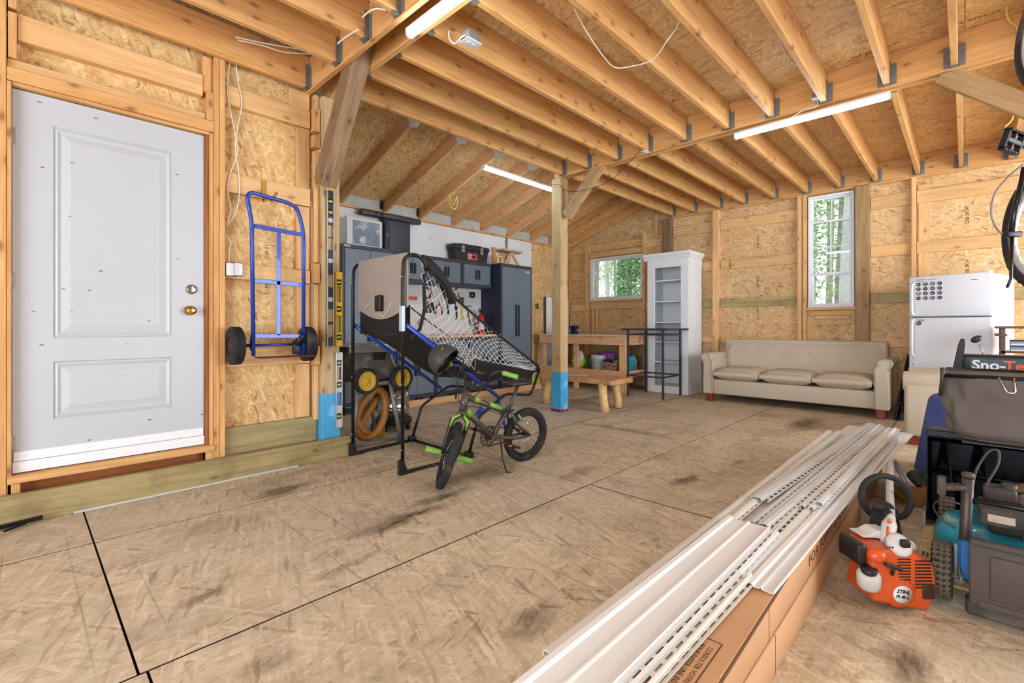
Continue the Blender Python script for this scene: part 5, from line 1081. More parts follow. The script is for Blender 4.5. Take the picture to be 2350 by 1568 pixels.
for o_, e_ in ((-.02, rh), (.02, rh2)):
    bt_([seatj+Vector((.01, o_, -.0)), e_+Vector((-.14, 0, .10)), e_], [.011, .011, .010], m_bfr, 'seat_stay'); bt_([bb_+Vector((.01, o_, 0)), e_+Vector((-.12, 0, .0)), e_], [.012, .011, .010], m_bfr, 'chain_stay')
for t0, t1, s_ in ((.18, .30, 0), (.52, .80, 1)): p, q_ = (hdT-(hdT-hdB)*.2), seatj; bt_([p+(q_-p)*t0+Vector((0, -.003, .002)), p+(q_-p)*t1+Vector((0, -.003, .002))], .0205, m_lime, 'green_graphic')
p, q_ = hdB+(hdT-hdB)*.2, bb_; bt_([p+(q_-p)*.06+Vector((0, -.003, .0)), p+(q_-p)*.22+Vector((0, -.003, .0))], .0235, m_lime, 'green_graphic')
bt_([bb_+Vector((0, -.035, 0)), bb_+Vector((0, .035, 0))], .022, m_bfr, 'bottom_bracket')
sp_ = BW(1189, 884); bt_([seatj, sp_], .013, m_bfr, 'seat_post'); bt_([seatj+Vector((-.05, -.02, .02)), seatj+Vector((.04, -.02, .01))], .006, m_black, 'seat_clamp')
def saddle(u, v):
    x = -.13+.24*u; w_ = .028+.05*max(0, (u-.35)/.65)**1.2; a = PI*v; e = math.sin(PI*min(1, max(0.02, u*1.0)))**.35
    return (sp_.x-2.25+.0+x, sp_.y-2.39-w_*e*math.cos(a), sp_.z+.015+(.028+.012*u)*e*math.sin(a)-.012*math.sin(PI*u))
sd = MB().grid(saddle, 16, 12).build('saddle', m_black, bk_, thick=.012)
# chainring, cranks, pedals
CM = BI@frame(bb_+Vector((0, .045, 0)), (0, -1, -.07)); q = MB().lathe([(.062, -.003), (.074, -.003), (.074, .003), (.062, .003), (.062, -.003)], 32, CM).lathe([(0, -.003), (.02, -.003), (.02, .003), (0, .003)], 16, CM)
for k in range(12): q.box((.018, -.005, -.0025), (.064, .005, .0025), CM@RZ(k*PI/6))
q.build('chainring', m_bfr, bk_)
MB().tube([tuple(CM@Vector((.0, .073, 0))), tuple(BI@(rear+Vector((0, .04, .03))))], .004, 5).tube([tuple(CM@Vector((.0, -.073, 0))), tuple(BI@(rear+Vector((0, .04, -.03))))], .004, 5).build('chain', m_black, bk_)
for s_, d_ in ((-1, Vector((.105, 0, -.065))), (1, Vector((-.10, 0, .06)))):
    p = bb_+Vector((0, s_*.04, 0)); e_ = p+d_; bt_([p, e_+Vector((0, s_*.01, 0))], .009, m_bfr, 'crank_arm')
    pm = MB(); c0 = e_+Vector((0, s_*.06, 0))
    for a, b in (((-.03, -.04, -.009), (-.02, .04, .009)), ((.02, -.04, -.009), (.03, .04, .009)), ((-.03, -.045, -.009), (.03, -.033, .009)), ((-.03, .033, -.009), (.03, .045, .009)), ((-.008, -.04, -.006), (.008, .04, .006))): pm.box(a, b, BI@T(*c0)@RY(.3), c=.002)
    pd_ = pm.build('pedal', m_black, bk_); MB().box((-.024, -.018, -.005), (-.0305, .018, .005), BI@T(*c0)@RY(.3)).build('reflector', plain('amber_reflector', lin(210, 120, 40), .2), pd_)
ks = BW(1163, 1084, 2.30); bt_([bb_+Vector((.05, -.03, -.01)), ks+Vector((-.01, .03, .08)), ks, ks+Vector((.02, -.02, -.0))], .006, m_black, 'kickstand')
ks_ = bk_
# fork, pegs, brake
for s_ in (-1, 1):
    bt_([crown+A_*s_*.02+Up*.0, crown+A_*s_*.052-Up*.035, fc+A_*s_*.048+Up*.04, fc+A_*s_*.044], [.017, .016, .013, .011], m_rim, 'fork_leg')
    pg_ = MB().cyl(tuple(BI@(fc+A_*s_*.055)), tuple(BI@(fc+A_*s_*.155)), .0185, 20).build('peg', m_lime, bk_)
    MB().cyl(tuple(BI@(fc+A_*s_*.1545)), tuple(BI@(fc+A_*s_*.157)), .012, 14).build('peg_end', m_rim, pg_)
    bt_([crown+A_*s_*.012+Up*.01-Fv*.02, crown+A_*s_*.048-Up*.02-Fv*.025, crown+A_*s_*.05-Up*.075-Fv*.02], [.010, .011, .008], m_lime, 'brake_arm')
bt_([crown+Up*.01, hdB], .02, m_bfr, 'fork_crown')
MB().sph(tuple(BI@(crown-Fv*.035+Up*.005)), (.008, .008, .008), 8, 6).build('bolt', m_rim, bk_)
for s_ in (-1, 1): bt_([seatj+Vector((.07, s_*.03-.01, -.03)), seatj+Vector((.12, s_*.035, -.08))], [.008, .006], m_lime, 'brake_arm')
# stem and handlebar, all near the same distance
dB = 2.98; st = pd(1078, 893, 2.99); bt_([hdT+(hdT-hdB)*.1, hdT+(hdT-hdB)*.45], .017, m_bfr, 'stem_post'); bt_([hdT+(hdT-hdB)*.4, st], [.02, .018], m_rim, 'stem')
bar = [pd(1022, 838, 3.05), pd(1048, 832, 3.02), pd(1062, 842, 3.0), pd(1068, 870, 2.98), pd(1080, 888, 2.97), pd(1098, 893, 2.95), pd(1115, 885, 2.93), pd(1128, 862, 2.91), pd(1145, 853, 2.9), pd(1158, 857, 2.89)]
bt_(catmull(bar, 6), .011, m_blackm, 'handlebar'); bt_([pd(1066, 848, 2.99), pd(1122, 862, 2.92)], .007, m_blackm, 'crossbar'); bt_([pd(1075, 850, 2.985), pd(1117, 860, 2.925)], .012, m_black, 'bar_pad')
for (a, b) in (((1154, 856, 2.89), (1188, 866, 2.86)), ((1040, 833, 3.03), (1010, 845, 3.07))):
    p, q_ = pd(*a), pd(*b); pts = [p+(q_-p)*k/9 for k in range(10)]; MB().tube(pts, [.0165 if k % 2 else .0145 for k in range(10)], 12, M=BI).build('grip', m_lime, bk_)
for a in ([(1140, 868, 2.88), (1158, 878, 2.86), (1176, 880, 2.84)], [(1052, 842, 3.0), (1050, 872, 2.98), (1046, 915, 2.97)]): bt_([pd(*q_) for q_ in a], [.009, .006, .006], m_black, 'brake_lever')
for c_ in ([(1150, 868, 2.88), (1120, 880, 2.9), (1095, 905, 2.9), (1075, 920, 2.95), (1063, 946, 2.95)], [(1052, 850, 2.99), (1070, 880, 2.93), (1052, 912, 2.93), (1066, 932, 3.0), (1100, 935, 3.1), (1170, 960, 3.35)]): bt_(catmull([pd(*q_) for q_ in c_], 6), .0025, m_black, 'brake_cable')
# helmet hanging on the left grip
hp = pd(1022, 828, 2.93); hl = thing('bicycle_helmet', 'matte dark grey helmet with lime marks hanging from the BMX handlebar', 'helmet', hp)
HM = frame((0, 0, 0), (-Rv*.78+Uv*.60+Fv*.16), Fv)
def dome(rx_, ry_, rz_):
    def f(u, v): a, b = u*2*PI, v*PI*.56; return (rx_*math.sin(b)*math.cos(a), ry_*math.sin(b)*math.sin(a), rz_*math.cos(b))
    return f
MB().grid(dome(.118, .098, .105), 32, 14, HM).build('shell', plain('matt_dark_helmet', lin(58, 55, 54), .55, var=.06), hl, thick=.006)
MB().grid(dome(.102, .082, .088), 28, 12, HM).build('foam_liner', m_black, hl)
for s_, h_ in ((0, .0), (1, .05)): MB().prism([(-.012, -.04), (.0, .0), (-.008, .0), (.01, .05), (.004, .012), (.014, .012)], .0, .002, T(*(-Fv*.094+Uv*(.045-h_*.6)+Rv*(-.012+h_*.3)))@frame((0, 0, 0), -Fv-Rv*.1+Uv*.25, Rv)).build('lime_mark', m_lime, hl)
MB().tube([tuple(HM@Vector((.06, -.06, -.01))), tuple(HM@Vector((.02, -.07, -.09))), tuple(HM@Vector((.03, .04, -.12))), tuple(HM@Vector((.06, .07, -.01)))], .005, 6).build('chin_strap', m_black, hl)
# ================================================================== CARTONS AND VINYL STRIPS
m_card = plain('corrugated_cardboard', lin(196, 150, 108), .75, var=.06, sc=4); m_card2 = plain('flap_cardboard', lin(190, 142, 102), .75, var=.06)  # flap cardboard slightly darker than the box
def carton(label, x0, x1, y0, y1, z0, z1, rz=0):
    t = thing('long_carton', label, 'carton', (x0, y0, z0), rz); L, W_, H_ = x1-x0, y1-y0, z1-z0
    n = 10; q = MB()
    q.rbox((0, 0, 0), (L, W_, H_), .004, seg=1); q.build('box', m_card, t)
    for k in range(1, 4): MB().box((L*k/4-.001, -.001, .002), (L*k/4+.001, .0005, H_-.002)).build('seam', plain('card_edge_brown', lin(120, 84, 56), .8), t)
    MB().box((.01, .0, H_), (L-.01, W_*.55, H_+.0035), c=.001).build('flap', m_card2, t); return t
carton('bottom long cardboard carton under the stack of vinyl strips', .62, 4.25, .40, .66, 0.0, .118)
c2_ = carton('upper long cardboard carton with printed warning lying under the vinyl strips', .58, 4.15, .402, .655, .1225, .232)
m_cink = plain('carton_ink', lin(84, 60, 46), .8, var=0)
text('FOR SOFFIT & SIDING', .05, m_cink, T(1.75, -.0008, .055)@RX(PI/2), c2_, depth=.0002, sx=1.6)
ov = thing('long_carton', 'slim cardboard carton with an open corner slipping out beside the vinyl strips', 'carton', (.60, .376, .236), R(1.25))
MB().box((0, .0, 0), (1.53, .20, .012), c=.002).build('box', m_card, ov); MB().box((0, -.003, .001), (1.53, -.0005, .011)).build('corrugated_edge', plain('corrugated_edge', lin(110, 74, 48), .9, var=.4, sc=200), ov)
tf = lambda s, sz, x, y: text(s, sz, m_cink, T(x, y, .0123)@RZ(PI), ov, depth=.0002, align='LEFT')
tf("POUR EVITER UNE INSTALLATION INCORRECTE", .017, .55, .072); tf("CONSULTER VOTRE MANUEL D'INSTALLATION", .017, .55, .052)
MB().box((.10, .034, .0122), (.58, .037, .0126), c=0).box((.577, .037, .0122), (.58, .09, .0126)).build('printed_frame', m_cink, ov)
m_v1 = plain('white_vinyl_strip', lin(226, 225, 222), .35, var=.03); m_v2 = plain('cream_vinyl_strip', lin(222, 218, 208), .4, var=.04); m_v3 = plain('grey_white_vinyl', lin(206, 205, 202), .4, var=.04)
def strip(label, a, b, w_, z0, z1, kind, mat, sag=0, n=24):
    """vinyl profile from a to b (x, y of its centre line)"""
    a, b = Vector((*a, z0)), Vector((*b, z1)); L = (b-a).length; d = (b-a)/L; ang = math.atan2(d.y, d.x)
    t = thing('vinyl_strip', label, 'vinyl strip', (a.x, a.y, a.z), ang, 'white vinyl soffit and channel strips on the cartons'); sl = (z1-z0)/L; h = w_/2
    def sweep(sec, nm, x0=0, x1=L, th=.0022, par=t):
        m = MB()
        for k in range(len(sec)-1):
            (y0, s0), (y1, s1) = sec[k], sec[k+1]
            m.grid(lambda u, v: (x0+(x1-x0)*u, y0+(y1-y0)*v, s0+(s1-s0)*v+sl*(x0+(x1-x0)*u)+sag*math.sin(PI*(x0+(x1-x0)*u)/L)), n, 1, smooth=False)
        return m.build(nm, mat, par, thick=th)
    def flange(y0, y1, z, pitch=.052, slot=.036):
        m = MB(); x = .0; e = (y1-y0)*.28
        z += .006; f = lambda x_: sl*x_+sag*math.sin(PI*x_/L)+z
        def quad(xa, xb, ya, yb): m.add([(xa, ya, f(xa)), (xb, ya, f(xb)), (xb, yb, f(xb)), (xa, yb, f(xa))], [(0, 1, 2, 3)])
        while x < L-.002:
            xe = min(x+pitch, L); xs = min(x+slot, L)
            quad(x, xs, y0, y0+e); quad(x, xs, y1-e, y1); quad(xs, xe, y0, y0+e); quad(xs, xe, y0+e, y1-e); quad(xs, xe, y1-e, y1); x = xe
        m.build('slotted_flange', mat, t, thick=.002)
    if kind == 'wide':
        sweep([(-h, .012), (-h, .002), (-h+.008, 0), (-h*.1, .001), (-.002, .006), (.002, .006), (h*.1, .001), (h-.02, .0), (h-.014, .008), (h, .008)], 'panel'); 
    if kind == 'sheet': sweep([(-h, 0), (0, .003), (h, 0)], 'panel')
    if kind == 'channel':
        sweep([(-h*.2, .003), (-h*.05, .016), (h*.55, .017), (h, .014), (h, .002), (h*.3, .0)], 'channel'); flange(-h, -h*.2, .003)
    if kind == 'double':
        sweep([(-h*.35, .003), (-h*.3, .014), (h*.05, .016), (h*.1, .004)], 'channel'); flange(-h, -h*.35, .003); flange(h*.1, h*.62, .004); sweep([(h*.62, .004), (h*.66, .014), (h, .013), (h, .0)], 'lip')
    return t
strip('wide white panel lying nearest in the stack, its square end facing up the middle', (.62, .602), (1.92, .594), .15, .272, .272, 'wide', m_v1)
strip('slotted J-channel along the left edge of the stack', (.86, .70), (4.0, .69), .045, .236, .262, 'channel', m_v2)
strip('double slotted strip right beside the wide near panel', (.64, .502), (1.90, .494), .046, .262, .262, 'double', m_v1)
strip('long double slotted strip under the near panel reaching up the middle', (.95, .505), (4.05, .43), .085, .246, .256, 'double', m_v2)
strip('cream lip strip along the right edge near the cardboard', (.66, .4745), (1.52, .462), .012, .262, .262, 'channel', m_v2)
strip('long plain strip with turned edge on the right side of the stack', (1.49, .430), (4.10, .350), .075, .254, .262, 'wide', m_v1)
strip('widest white sheet fanned out at the far left of the stack', (2.0, .60), (4.38, .56), .17, .240, .262, 'sheet', m_v1)
strip('white sheet fanned out at the far right corner of the stack', (1.9, .48), (4.32, .33), .15, .237, .268, 'sheet', m_v1)
strip('greyish channel crossing the stack diagonally from the left edge', (2.20, .635), (4.36, .49), .07, .266, .286, 'channel', m_v3)
strip('second greyish channel crossing beside the first one', (1.94, .565), (4.33, .455), .06, .258, .292, 'double', m_v3)
strip('third slotted channel crossing low through the middle of the stack', (1.93, .535), (4.30, .42), .05, .262, .28, 'channel', m_v3)
strip('white slotted strip curving out at the far right with a bent tip', (2.25, .46), (4.28, .36), .07, .262, .288, 'double', m_v1)
strip('short slotted strip with a cut end near the middle right', (2.30, .43), (4.0, .375), .045, .272, .284, 'channel', m_v1)
strip('narrow slotted strip right of the J-channel at the left edge', (1.30, .655), (4.0, .635), .04, .25, .266, 'channel', m_v2)
strip('white sheet beneath the diagonals in the middle far half', (2.5, .56), (4.40, .475), .10, .252, .272, 'sheet', m_v1)
# ================================================================== STRING TRIMMER
RZC = YAW-PI/2
tr_ = thing('string_trimmer', 'orange and white string trimmer standing on its engine with a black loop handle', 'string trimmer', (2.225, .209, 0), RZC)
m_or = plain('orange_housing', lin(204, 82, 34), .35, var=.08, coat=.2); m_pale = plain('pale_grey_housing', lin(208, 204, 198), .4); 
XZ = Matrix(((1, 0, 0, 0), (0, 0, -1, 0), (0, 1, 0, 0), (0, 0, 0, 1)))   # prism in xz, depth towards the viewer
tilt = RY(R(4))
eb = MB().prism([(-.10, .035), (-.02, .022), (.095, .0), (.112, .03), (.126, .06), (.127, .11), (.118, .17), (.06, .205), (-.03, .222), (-.092, .222), (-.108, .20), (-.104, .15), (-.085, .13), (-.09, .08)], -.08, .065, XZ).build('engine_housing', m_or, tr_, bev=.012)
MB().prism([(-.075, .226), (-.03, .226), (.062, .208), (.118, .176), (.128, .19), (.115, .212), (.05, .236), (.02, .252), (-.02, .254), (-.05, .238), (-.085, .238)], -.085, -.015, XZ).build('top_cover', m_pale, tr_, bev=.006)
for k in range(4): MB().rbox((.068+k*.014, -.073, .206-k*.0075), (.077+k*.014, -.070, .222-k*.0075), .002, seg=1).build('cover_slot', m_black, tr_)
for k in range(3): MB().rbox((-.062+k*.011, -.073, .229), (-.055+k*.011, -.070, .236), .002, seg=1).build('cover_slot', m_black, tr_)
for k in range(11):
    MB().rbox((-.015+k*.001, -.0665, .185-k*.0105), (.033, -.0645, .190-k*.0105), .002, seg=1).build('vent_slot', m_black, tr_)
    if k < 9: MB().rbox((.048, -.0665, .178-k*.0118), (.104+k*.001, -.0645, .184-k*.0118), .002, seg=1).build('vent_slot', m_black, tr_)
MB().rbox((.074, -.070, .045), (.118, -.05, .10), .006).build('muffler', plain('dark_muffler', lin(58, 38, 30), .6), tr_)
MB().rbox((-.142, -.05, .155), (-.108, .06, .232), .012).build('air_filter_cover', m_black, tr_)
tk = MB().lathe([(0, 0), (.03, 0), (.037, .012), (.037, .055), (.03, .066), (0, .07)], 24, T(-.095, -.035, .075)@frame((0, 0, 0), (-.2, -.3, 1))).build('fuel_tank', m_pale, tr_)
MB().lathe([(0, .066), (.024, .066), (.026, .08), (.02, .086), (0, .086)], 20, T(-.095, -.035, .075)@frame((0, 0, 0), (-.2, -.3, 1))).build('fuel_cap', m_black, tk)
MB().rbox((-.075, -.09, .155), (-.01, -.076, .168), .005, M=RY(.3)@T(-.05, 0, -.012)).cyl((-.04, -.08, .165), (-.035, -.067, .135), .006).build('pull_handle', m_black, tr_)
MB().lathe([(0, .0), (.062, .0), (.052, .010), (.040, .013), (.0, .013)], 32, T(.0, -.055, .068)@RX(PI/2)).build('starter_bulge', m_or, tr_); MB().sph((-.078, -.05, .195), (.034, .03, .028), 18, 10).build('ignition_boss', m_or, tr_)
disc = MB().lathe([(0, 0), (.033, 0), (.034, .003), (0, .003)], 32, T(.0, -.0685, .065)@RX(PI/2)@S(1, .92, 1)).build('round_label', m_white, tr_)
text('STIHL', .019, m_black, T(.002, -.0722, .074)@RX(PI/2)@RZ(-.16), tr_, depth=.0003, bold=.0007, shear=.2); text('FS 40 C', .015, m_black, T(-.001, -.0722, .056)@RX(PI/2)@RZ(-.16), tr_, depth=.0003, bold=.0006, shear=.2)
TW = (T(2.225, .209, 0)@RZ(RZC)).inverted()
def tw(pts, r, mat, name, seg=14, par=None, **k): return MB().tube(pts, r, seg, M=TW).build(name, mat, par or tr_, **k)
MB().lathe([(0, 0), (.042, 0), (.04, .018), (.022, .03), (0, .03)], 24, T(.005, -.04, .225)@frame((0, 0, 0), (0, -.7, .6))).build('throttle_collar', m_pale, tr_); MB().rbox((-.01, -.085, .235), (.02, -.065, .262), .006).build('choke_knob', m_black, tr_)
tw(catmull([pd(2034, 1245, 1.74), pd(2037, 1225, 1.76), pd(2041, 1205, 1.79), pd(2044, 1190, 1.82)], 6), [.018, .018, .019, .020, .021, .021, .021, .022, .023, .024, .024, .024, .024, .022, .02, .018, .016, .015, .013][:19], m_pale, 'grip_neck')
MB().sph(tuple(TW@pd(2041, 1197, 1.765)), (.010, .005, .008), 12, 8).build('stop_button', m_or, tr_); tw([pd(2038, 1210, 1.74), pd(2037, 1228, 1.725)], .005, m_or, 'warning_strip', 6)
tw(catmull([pd(2045, 1195, 1.8), pd(2042, 1130, 2.08), pd(2043, 1085, 2.35), pd(2046, 1062, 2.6), pd(2051, 1060, 2.8), pd(2066, 1085, 2.88), pd(2078, 1110, 2.85)], 8), .0145, m_pale, 'shaft')
rc = pd(2033, 1143, 2.02); ring = []
for k in range(22):
    a = R(-62)+R(304)*k/21; x = .105*math.cos(a); z = .088*math.sin(a)+ (.008 if True else 0)
    ring.append(rc+Rv*x*(1-.12*(z < 0))+Uv*z*.98+Fv*z*.25)
ring = [rc+(p-rc) for p in ring]
tw([rc+Rv*.030-Uv*.085]+[rc+Rv*(.105*math.cos(a))+Uv*(.088*math.sin(a))+Fv*.02*math.sin(a) for a in [R(-55)+R(290)*k/22 for k in range(23)]]+[rc-Rv*.025-Uv*.09], .0125, m_rubber, 'loop_handle', 12)
def strapf(u, v):
    top_ = (2004+56*u, 1158+24*u+5*math.sin(u*8)); bot_ = (1995+70*u, 1200+30*math.sin(PI*min(1, u*1.1))+4*u); p = pd(top_[0]*(1-v)+bot_[0]*v, top_[1]*(1-v)+bot_[1]*v, 1.86+.03*math.sin(u*7+v*3)); return tuple(TW@p)
MB().grid(strapf, 16, 5).build('shoulder_strap', m_fab, tr_, thick=.004)
MB().grid(lambda u, v: tuple(TW@(pd(2050+14*u*u+12*v, 1170+78*u, 1.93-.15*u+.02*v))), 12, 3).build('strap_tail', m_fab, tr_, thick=.004)
MB().grid(lambda u, v: tuple(TW@(pd(2012+22*math.sin(PI*v)+18*u, 1150+35*v, 1.90+.03*math.cos(PI*v*2)))), 6, 12).build('strap_loop', m_fab, tr_, thick=.004)
m_grd = plain('grass_stained_guard', lin(170, 96, 44), .6, var=.3, sc=10, dirt=lin(96, 98, 34), dsc=9, dth=.42)
gc = pd(2080, 1118, 2.80)
tg = MB().grid(lambda u, v: tuple(TW@(gc+Rv*(.02+(.05+.10*u)*math.cos(PI*(1.05+1.0*v)))+Fv*(.18*math.sin(PI*(1.05+1.0*v))*(.4+.6*u))+Uv*(.02-.10*u**1.5))), 10, 18).build('guard', m_grd, tr_, thick=.006)
tg2 = MB().grid(lambda u, v: tuple(TW@(pd(2040+10*v+75*u, 1090+55*math.sin(u*1.5+.1)+42*v*(1-u*.35), 2.76-.1*math.sin(PI*v)-.0*u))), 14, 8).build('guard_skirt', m_grd, tr_, thick=.006)
MB().lathe([(0, 0), (.05, 0), (.055, .03), (.045, .055), (.02, .065), (0, .065)], 20, TW@T(*pd(2096, 1105, 2.86))@RX(.8)).build('line_head', plain('green_head', lin(52, 66, 50), .6), tr_)
tk_ = m_cink
for k in range(8):
    p = pd(2042.5+.1*k, 1175-k*7, 1.86+.032*k); MB().box((-.006, -.0012, -.0028), (.006+.002*(k % 2), .0012, .0028), TW@T(*(p+(Vector((0, 0, CH))-p).normalized()*.0148))@RZ(RZC)@RX(-.5)).build('shaft_print', m_black, tr_)
of = thing('board_offcut', 'pale strand board offcut lying under the lawn mower wheels', 'board', (2.52, .15, 0)); MB().box((0, -.75, .0005), (.75, .0, .011), c=.001).build('board', m_osb_p, of)
# ================================================================== LAWN MOWER
mw = thing('lawn_mower', 'turquoise and black walk-behind lawn mower with braided-tread wheels', 'lawn mower', (2.65, -.2, .012)); ML = T(-2.65, .2, -.012)
m_turq = plain('turquoise_deck', lin(42, 148, 172), .25, var=.12, coat=.4, dirt=lin(120, 92, 60), dsc=5, dth=.64); m_dirty = plain('dusty_black_plastic', lin(60, 54, 50), .6, var=.2, dirt=lin(98, 84, 70), dsc=6, dth=.5); m_flap = plain('grey_brown_flap', lin(76, 66, 60), .65, var=.15, bump=.3, bsc=60); m_rusty = plain('rusty_tube', lin(78, 68, 62), .45, .5, var=.3, sc=20)
def mwheel(x, y, s_):
    M = ML@T(x, y, .112)@RX(PI/2); r = .1
    ty = MB().lathe([(.062, -.026), (.09, -.03), (.097, -.022), (.097, .022), (.09, .03), (.062, .026)], 36, M).build('tyre', m_rubber, mw); q = MB(); n = 30
    for k in range(n):
        for j in range(3):
            a = 2*PI*(k+j*.5)/n; q.box((.094, -.0085, -.027+j*.0185), (.101, .0085, -.012+j*.0185), M@RZ(a)@RX(0)@T(0, 0, 0)@Matrix.Rotation(.5 if j % 2 else -.5, 4, 'X'))
    q.build('tread', plain('dusty_tread', lin(92, 82, 68), .85, var=.3, sc=40), ty, kind='stuff')
    MB().lathe([(0, -.02), (.02, -.022), (.03, -.01), (.063, -.014), (.063, .014), (.03, .01), (.02, .022), (0, .02)], 20, M).build('hub', m_dirty, mw)
for x in (2.385, 3.03):
    for y, s_ in ((.062, 1), (-.47, -1)): mwheel(x, y, s_)
def deck(u, v):
    a = PI*2*u; ex = .6; cx_, cy_ = 2.74, -.2; hx, hy = .36, .225
    prof = [(1.0, .09), (1.0, .15), (.97, .19), (.88, .225), (.72, .24), (.4, .245), (.02, .245)]
    t = v*(len(prof)-1); i = min(int(t), len(prof)-2); f = t-i; r_ = prof[i][0]*(1-f)+prof[i+1][0]*f; z = prof[i][1]*(1-f)+prof[i+1][1]*f
    c_, s_ = math.cos(a), math.sin(a); sg = lambda q_: (abs(q_)**.75)*(1 if q_ > 0 else -1)
    return (cx_+hx*sg(c_)*r_, cy_+hy*sg(s_)*r_, z)
MB().grid(deck, 40, 18, ML).build('deck', m_turq, mw)
MB().grid(lambda u, v: (lambda p: (2.70+(p[0]-2.74)*.58, -.2+(p[1]+.2)*1.33, p[2]*1.03-.01))(deck(u, v)), 40, 18, ML).build('deck_bulge', m_turq, mw)
MB().box((2.36, -.44, .10), (2.45, .02, .24), ML, c=.01).build('rear_deck', plain('blue_rear_deck', lin(36, 96, 150), .35), mw)  # rear part in a darker, bluer tone than the deck
# discharge flap
q = MB(); fx = 2.265; q.rbox((fx, -.47, .065), (fx+.018, -.010, .285), .006, ML); fl = q.build('rear_flap', m_flap, mw)
q = MB(); q.rbox((fx-.008, -.42, .10), (fx+.002, -.06, .245), .008, ML); q.build('flap_recess', m_flap, fl)
q = MB(); q.rbox((fx-.014, -.47, .27), (fx+.012, -.012, .292), .008, ML).rbox((fx-.004, -.45, .06), (fx+.01, -.03, .085), .006, ML); q.build('flap_rib', m_flap, fl)
MB().box((2.29, -.48, .014), (2.34, .0, .07), ML, c=.008).build('rear_skirt', m_dirty, mw)
# height adjuster and bracket
MB().box((2.38, .0, .08), (2.395, .03, .22), ML, c=.002).box((2.33, .005, .10), (2.43, .012, .125), ML@T(0, 0, .0), c=.002).build('bracket', m_tubeg, mw)
MB().cyl((2.385, .0, .10), (2.385, .05, .10), .010, M=ML).build('axle', m_tubeg, mw); beam2(mw, 'slotted_link', m_steel, ML@Vector((2.30, .012, .115)), ML@Vector((2.40, .02, .15)), .004, .03)
# folded handle stubs and bars
def mt(pts, r, mat, name, **k): return MB().tube(pts, r, 12, M=ML).build(name, mat, mw, **k)
mt([(2.40, .005, .15), (2.40, .0, .25), (2.36, -.008, .475)], .0165, m_rusty, 'handle_stub'); mt([(2.40, -.44, .15), (2.40, -.44, .25), (2.36, -.44, .475)], .0165, m_rusty, 'handle_stub')
MB().lathe([(0, 0), (.018, 0), (.0185, .012), (.015, .016), (0, .016)], 18, ML@T(2.355, -.008, .478)).build('tube_cap', m_dirty, mw)
mt([(2.375, -.02, .395), (2.48, -.45, .365)], .010, m_blackm, 'cross_bar')
MB().rbox((2.33, .05, .40), (2.36, .075, .47), .008, ML).cyl((2.345, .06, .43), (2.36, .0, .44), .014, M=ML).build('wing_knob', m_dirty, mw)
mt(catmull([(2.365, -.02, .45), (2.40, -.03, .50), (2.42, -.06, .565), (2.42, -.085, .575), (2.41, -.085, .53), (2.38, -.06, .47), (2.38, -.05, .43)], 6), .0038, m_dirty, 'cable')
mt(catmull([(2.37, -.01, .37), (2.42, .06, .36), (2.50, .09, .31), (2.52, .07, .26), (2.50, .03, .24)], 6), .0035, m_dirty, 'cable')
# engine
MB().rbox((2.52, -.40, .24), (2.92, -.06, .345), .02, ML).build('engine_block', m_dirty, mw)
q = MB()
for k in range(12): q.box((2.505, -.16-k*.02, .215), (2.525, -.15-k*.02, .30), ML)
q.build('cooling_fin', plain('brown_fins', lin(78, 60, 48), .6, .3), mw, kind='stuff')
MB().rbox((2.46, -.16, .285), (2.62, -.035, .355), .012, ML).build('air_box', m_dirty, mw); MB().rbox((2.45, -.42, .30), (2.52, -.20, .36), .01, ML).build('front_cover', m_black, mw)
MB().box((2.4575, -.13, .305), (2.46, -.06, .332), ML).build('warning_label', plain('pale_label', lin(190, 170, 150), .5, dirt=lin(190, 90, 50), dsc=16, dth=.55), mw); MB().box((2.447, -.40, .315), (2.4498, -.23, .345), ML).build('spec_label', plain('grey_label', lin(140, 140, 136), .5, dirt=lin(50, 50, 50), dsc=70, dth=.5), mw)
fan = MB().lathe([(0, 0), (.145, 0), (.155, .02), (.14, .05), (.09, .065), (.0, .07)], 32, ML@T(2.70, -.26, .335)).build('fan_cover', plain('dusty_brown_cover', lin(122, 104, 88), .6, var=.15), mw)
for k in range(20):
    a = 2*PI*k/20; 
    MB().box((.075, -.006, .060), (.130, .006, .0645), ML@T(2.70, -.26, .335)@RZ(a)@RY(.18)@T(0, 0, .012)).build('fan_slot', m_black, fan)
MB().rbox((2.54, -.14, .36), (2.62, -.05, .41), .012, ML).cyl((2.58, -.12, .40), (2.58, -.12, .425), .022, M=ML).build('fuel_cap', m_dirty, mw)
# ================================================================== SNOW BLOWER
sb = thing('snow_blower', 'black two-stage snow blower seen from its open auger housing behind the mower', 'snow blower', (3.4, -.17, .012)); SL_ = T(-3.4, .17, 0)
m_sbk = plain('gloss_black_steel', lin(17, 17, 19), .45, .2, var=.1)
x0, y0, y1, zt_ = 3.18, .142, -.50, .488
side = [(0, .03), (.36, .03), (.40, .1), (.40, .36), (.30, .458), (0, .458), (-.0, .3)]
XZy = lambda y: SL_@Matrix(((1, 0, 0, x0), (0, 0, 1, y), (0, 1, 0, 0), (0, 0, 0, 1)))
for y in (y0-.006, y1): MB().prism(side, 0, .005, XZy(y)).build('side_plate', m_sbk, sb, bev=.002)
MB().grid(lambda u, v: (x0+.0+[.0, .30, .40, .40, .36, .0][min(5, int(u*5+.001))], y0+(y1-y0)*v, [.455, .455, .36, .10, .03, .03][min(5, int(u*5+.001))]), 5, 1, SL_, smooth=False).build('housing_shell', m_sbk, sb, thick=.005)
MB().box((x0-.005, y1, .455), (x0+.02, y0, .488), SL_, c=.004).build('top_lip', m_sbk, sb)
